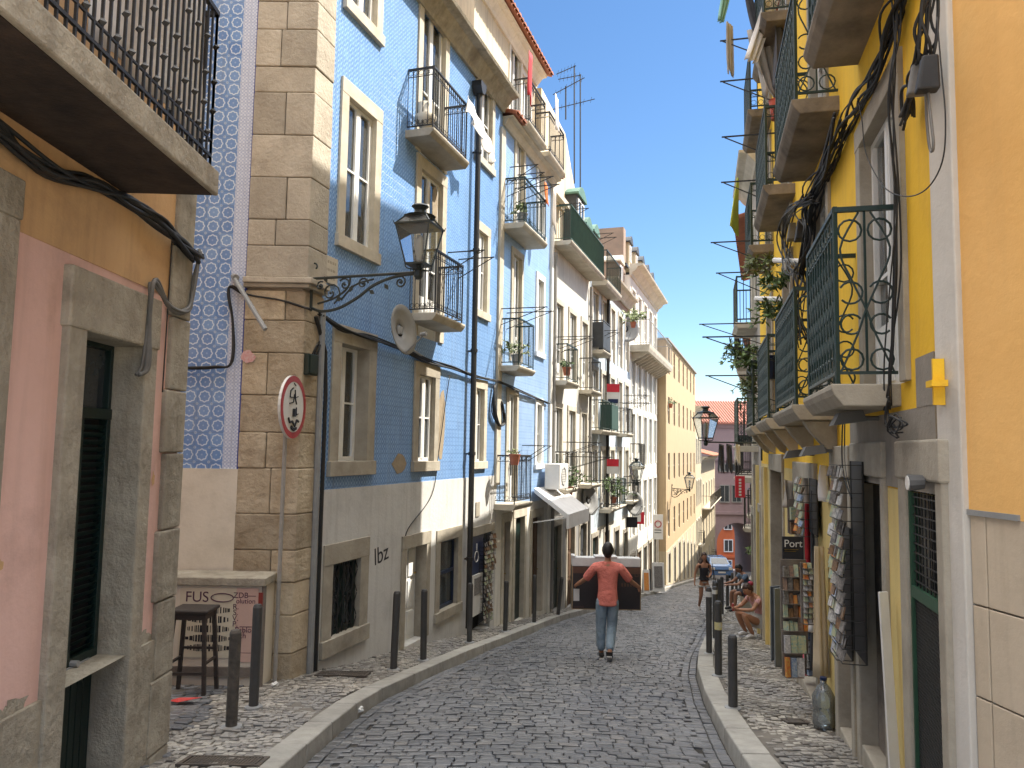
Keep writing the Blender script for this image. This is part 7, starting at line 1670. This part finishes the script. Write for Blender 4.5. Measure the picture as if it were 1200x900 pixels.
skin('body', J, E, M['skin_brown'], T, W, head=HD)
skin('t_shirt', {'h': (0, -.15, .56, .15, .125), 'w': (0, -.12, .68, .145, .11), 'c': (0, -.02, .86, .17, .118), 'u': (0, .04, .97, .135, .095), 'L': (-.185, .05, .94, .07), 'R': (.185, .05, .94, .07), 'L2': (-.205, .15, .85, .065), 'R2': (.205, .15, .85, .065)}, [('h', 'w'), ('w', 'c'), ('c', 'u'), ('u', 'L'), ('u', 'R'), ('L', 'L2'), ('R', 'R2')], M['tee_blue'], T, W)
skin('shorts', {'p': (0, -.14, .48, .155, .135), 'l': (-.11, .08, .49, .1), 'r': (.11, .08, .49, .1), 'l2': (-.13, .24, .5, .085), 'r2': (.13, .24, .5, .085)}, [('p', 'l'), ('p', 'r'), ('l', 'l2'), ('r', 'r2')], M['shorts_dark'], T, W)
HAIR('hair_black', drop=.45)
for S in 'LR': shoe(T, W, J['an'+S][:3], J['to'+S][:3], 'shoe_black', 'shoe_white')
face(T, W, (0, .17, 1.14), fwd=Vector((0, 1, -.5)), skinm='skin_brown')
q = MB(); q.box(SX+.02, SX+.75, SY-.5, SY+.5, zg(SY)+.0, zg(SY)+.5); single(q, 'doorstep', M['limestone'], 'stone doorstep under the seated man', 'step', (SX+.3, SY, zg(SY)+.1), bevel=.02)
# ================================================================ parked blue car far down
YC = 56.; XC = at(846, 668, YC).x
W = Matrix.Translation((XC, YC, zg(YC)))
T = thing('parked_car', 'small light blue car parked at the bottom of the street by the arch', 'car', (XC, YC, zg(YC)))
mat('car_blue', (.1, .2, .42), None, 4, .25, 0, coat=.8); mat('lamp_red', (.4, .02, .02), None, 3, .3, 0)
q = MB(lambda x, y, z: tuple(W @ Vector((x, y, z))))
prof = [(0, .3), (0, .75), (.08, .95), (.5, 1.02), (1.0, 1.42), (2.1, 1.46), (2.7, 1.05), (3.6, .9), (3.75, .7), (3.75, .3)]
secs = [(-.8, .86), (-.74, 1.), (.74, 1.), (.8, .86)]
V = []; n = len(prof)
for x, k in secs:
    for (y, z) in prof: V.append((x*(1 if z < 1.03 else .82), y, .3+(z-.3)*(k if z > .5 else 1)))
q.raw(V, [(i*n+j, i*n+(j+1) % n, (i+1)*n+(j+1) % n, (i+1)*n+j) for i in range(3) for j in range(n)]+[tuple(range(n)), tuple(range(3*n, 4*n))]); q.build('car_body', M['car_blue'], T, smooth=False, bevel=.04)
q = MB(lambda x, y, z: tuple(W @ Vector((x, y, z)))); q.hexa([(-.6, .5, 1.03), (.6, .5, 1.03), (.62, .53, 1.03), (-.62, .53, 1.03), (-.55, .93, 1.38), (.55, .93, 1.38), (.55, .96, 1.38), (-.55, .96, 1.38)]); q.build('windscreen', M['dark_pane'], T)
for sx in (-1, 1):
    q = MB(lambda x, y, z: tuple(W @ Vector((x, y, z)))); q.box(sx*.62-.12, sx*.62+.12, -.03, .03, .68, .85); q.build('headlight', M['sign_white'], T, bevel=.02)
    q = MB(lambda x, y, z: tuple(W @ Vector((x, y, z)))); q.box(sx*.9-.06, sx*.9+.06, .9, 1.0, .98, 1.1); q.build('mirror', M['car_blue'], T)
    for yy in (.7, 3.0):
        q = MB(lambda x, y, z: tuple(W @ Vector((x, y, z)))); q.tube([(sx*.62, yy, .3), (sx*.8, yy, .3)], .3, 16); w_ = q.build('wheel', M['rubber'], T); q = MB(lambda x, y, z: tuple(W @ Vector((x, y, z)))); q.tube([(sx*.78, yy, .3), (sx*.81, yy, .3)], .18, 12); q.build('rim', M['grey_metal'], w_)
q = MB(lambda x, y, z: tuple(W @ Vector((x, y, z)))); q.box(-.26, .26, -.025, .0, .45, .56); q.build('number_plate', M['sign_white'], T); q = MB(lambda x, y, z: tuple(W @ Vector((x, y, z)))); q.box(-.5, .5, -.02, .0, .6, .66); q.build('grille', M['rubber'], T)
# ================================================================ daylight
AZ, EL = radians(69.5), radians(51)     # from +Y towards +X
w = bpy.data.worlds.new('World'); bpy.context.scene.world = w; w.use_nodes = True
nt = w.node_tree; bg = nt.nodes['Background']; sky = nt.nodes.new('ShaderNodeTexSky'); sky.sky_type = 'NISHITA'; sky.sun_disc = False
sky.sun_elevation = EL; sky.sun_rotation = AZ; sky.air_density = 1.0; sky.dust_density = .1; sky.ozone_density = 3; sky.altitude = 50
# added fill: sky made brighter overhead, out of view, to lift the shaded street
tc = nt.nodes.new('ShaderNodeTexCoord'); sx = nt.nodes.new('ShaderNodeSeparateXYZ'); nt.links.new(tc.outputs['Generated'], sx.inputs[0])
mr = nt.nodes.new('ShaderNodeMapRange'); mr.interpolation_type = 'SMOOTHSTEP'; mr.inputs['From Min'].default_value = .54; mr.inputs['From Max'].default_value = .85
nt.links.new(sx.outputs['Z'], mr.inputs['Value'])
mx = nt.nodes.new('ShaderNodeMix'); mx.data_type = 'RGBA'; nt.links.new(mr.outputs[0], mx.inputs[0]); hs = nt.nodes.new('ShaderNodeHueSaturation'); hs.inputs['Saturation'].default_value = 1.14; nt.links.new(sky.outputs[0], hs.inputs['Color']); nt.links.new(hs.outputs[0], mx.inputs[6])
SKY_FILL = 27.; mx.inputs[7].default_value = (SKY_FILL*.98, SKY_FILL*.97, SKY_FILL*.95, 1)
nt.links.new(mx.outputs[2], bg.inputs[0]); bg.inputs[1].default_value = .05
L = bpy.data.lights.new('sun', 'SUN'); L.energy = 2.8; L.angle = radians(.5); L.color = (1, .93, .82)
so = bpy.data.objects.new('sun', L); C.objects.link(so)
d = Vector((sin(AZ)*cos(EL), cos(AZ)*cos(EL), sin(EL)))
so.rotation_euler = d.to_track_quat('Z', 'Y').to_euler(); so.location = d*60
sc = bpy.context.scene
sc.view_settings.view_transform = 'Standard'; sc.view_settings.look = 'None'; sc.view_settings.gamma = 1; sc.view_settings.use_curve_mapping = False
sc.view_settings.exposure = 2.0
sc.cycles.max_bounces = 8; sc.cycles.diffuse_bounces = 4; sc.cycles.transparent_max_bounces = 12; sc.cycles.caustics_reflective = False; sc.cycles.caustics_refractive = False
sc.cycles.sample_clamp_indirect = 6
sc.cycles.use_denoising = True
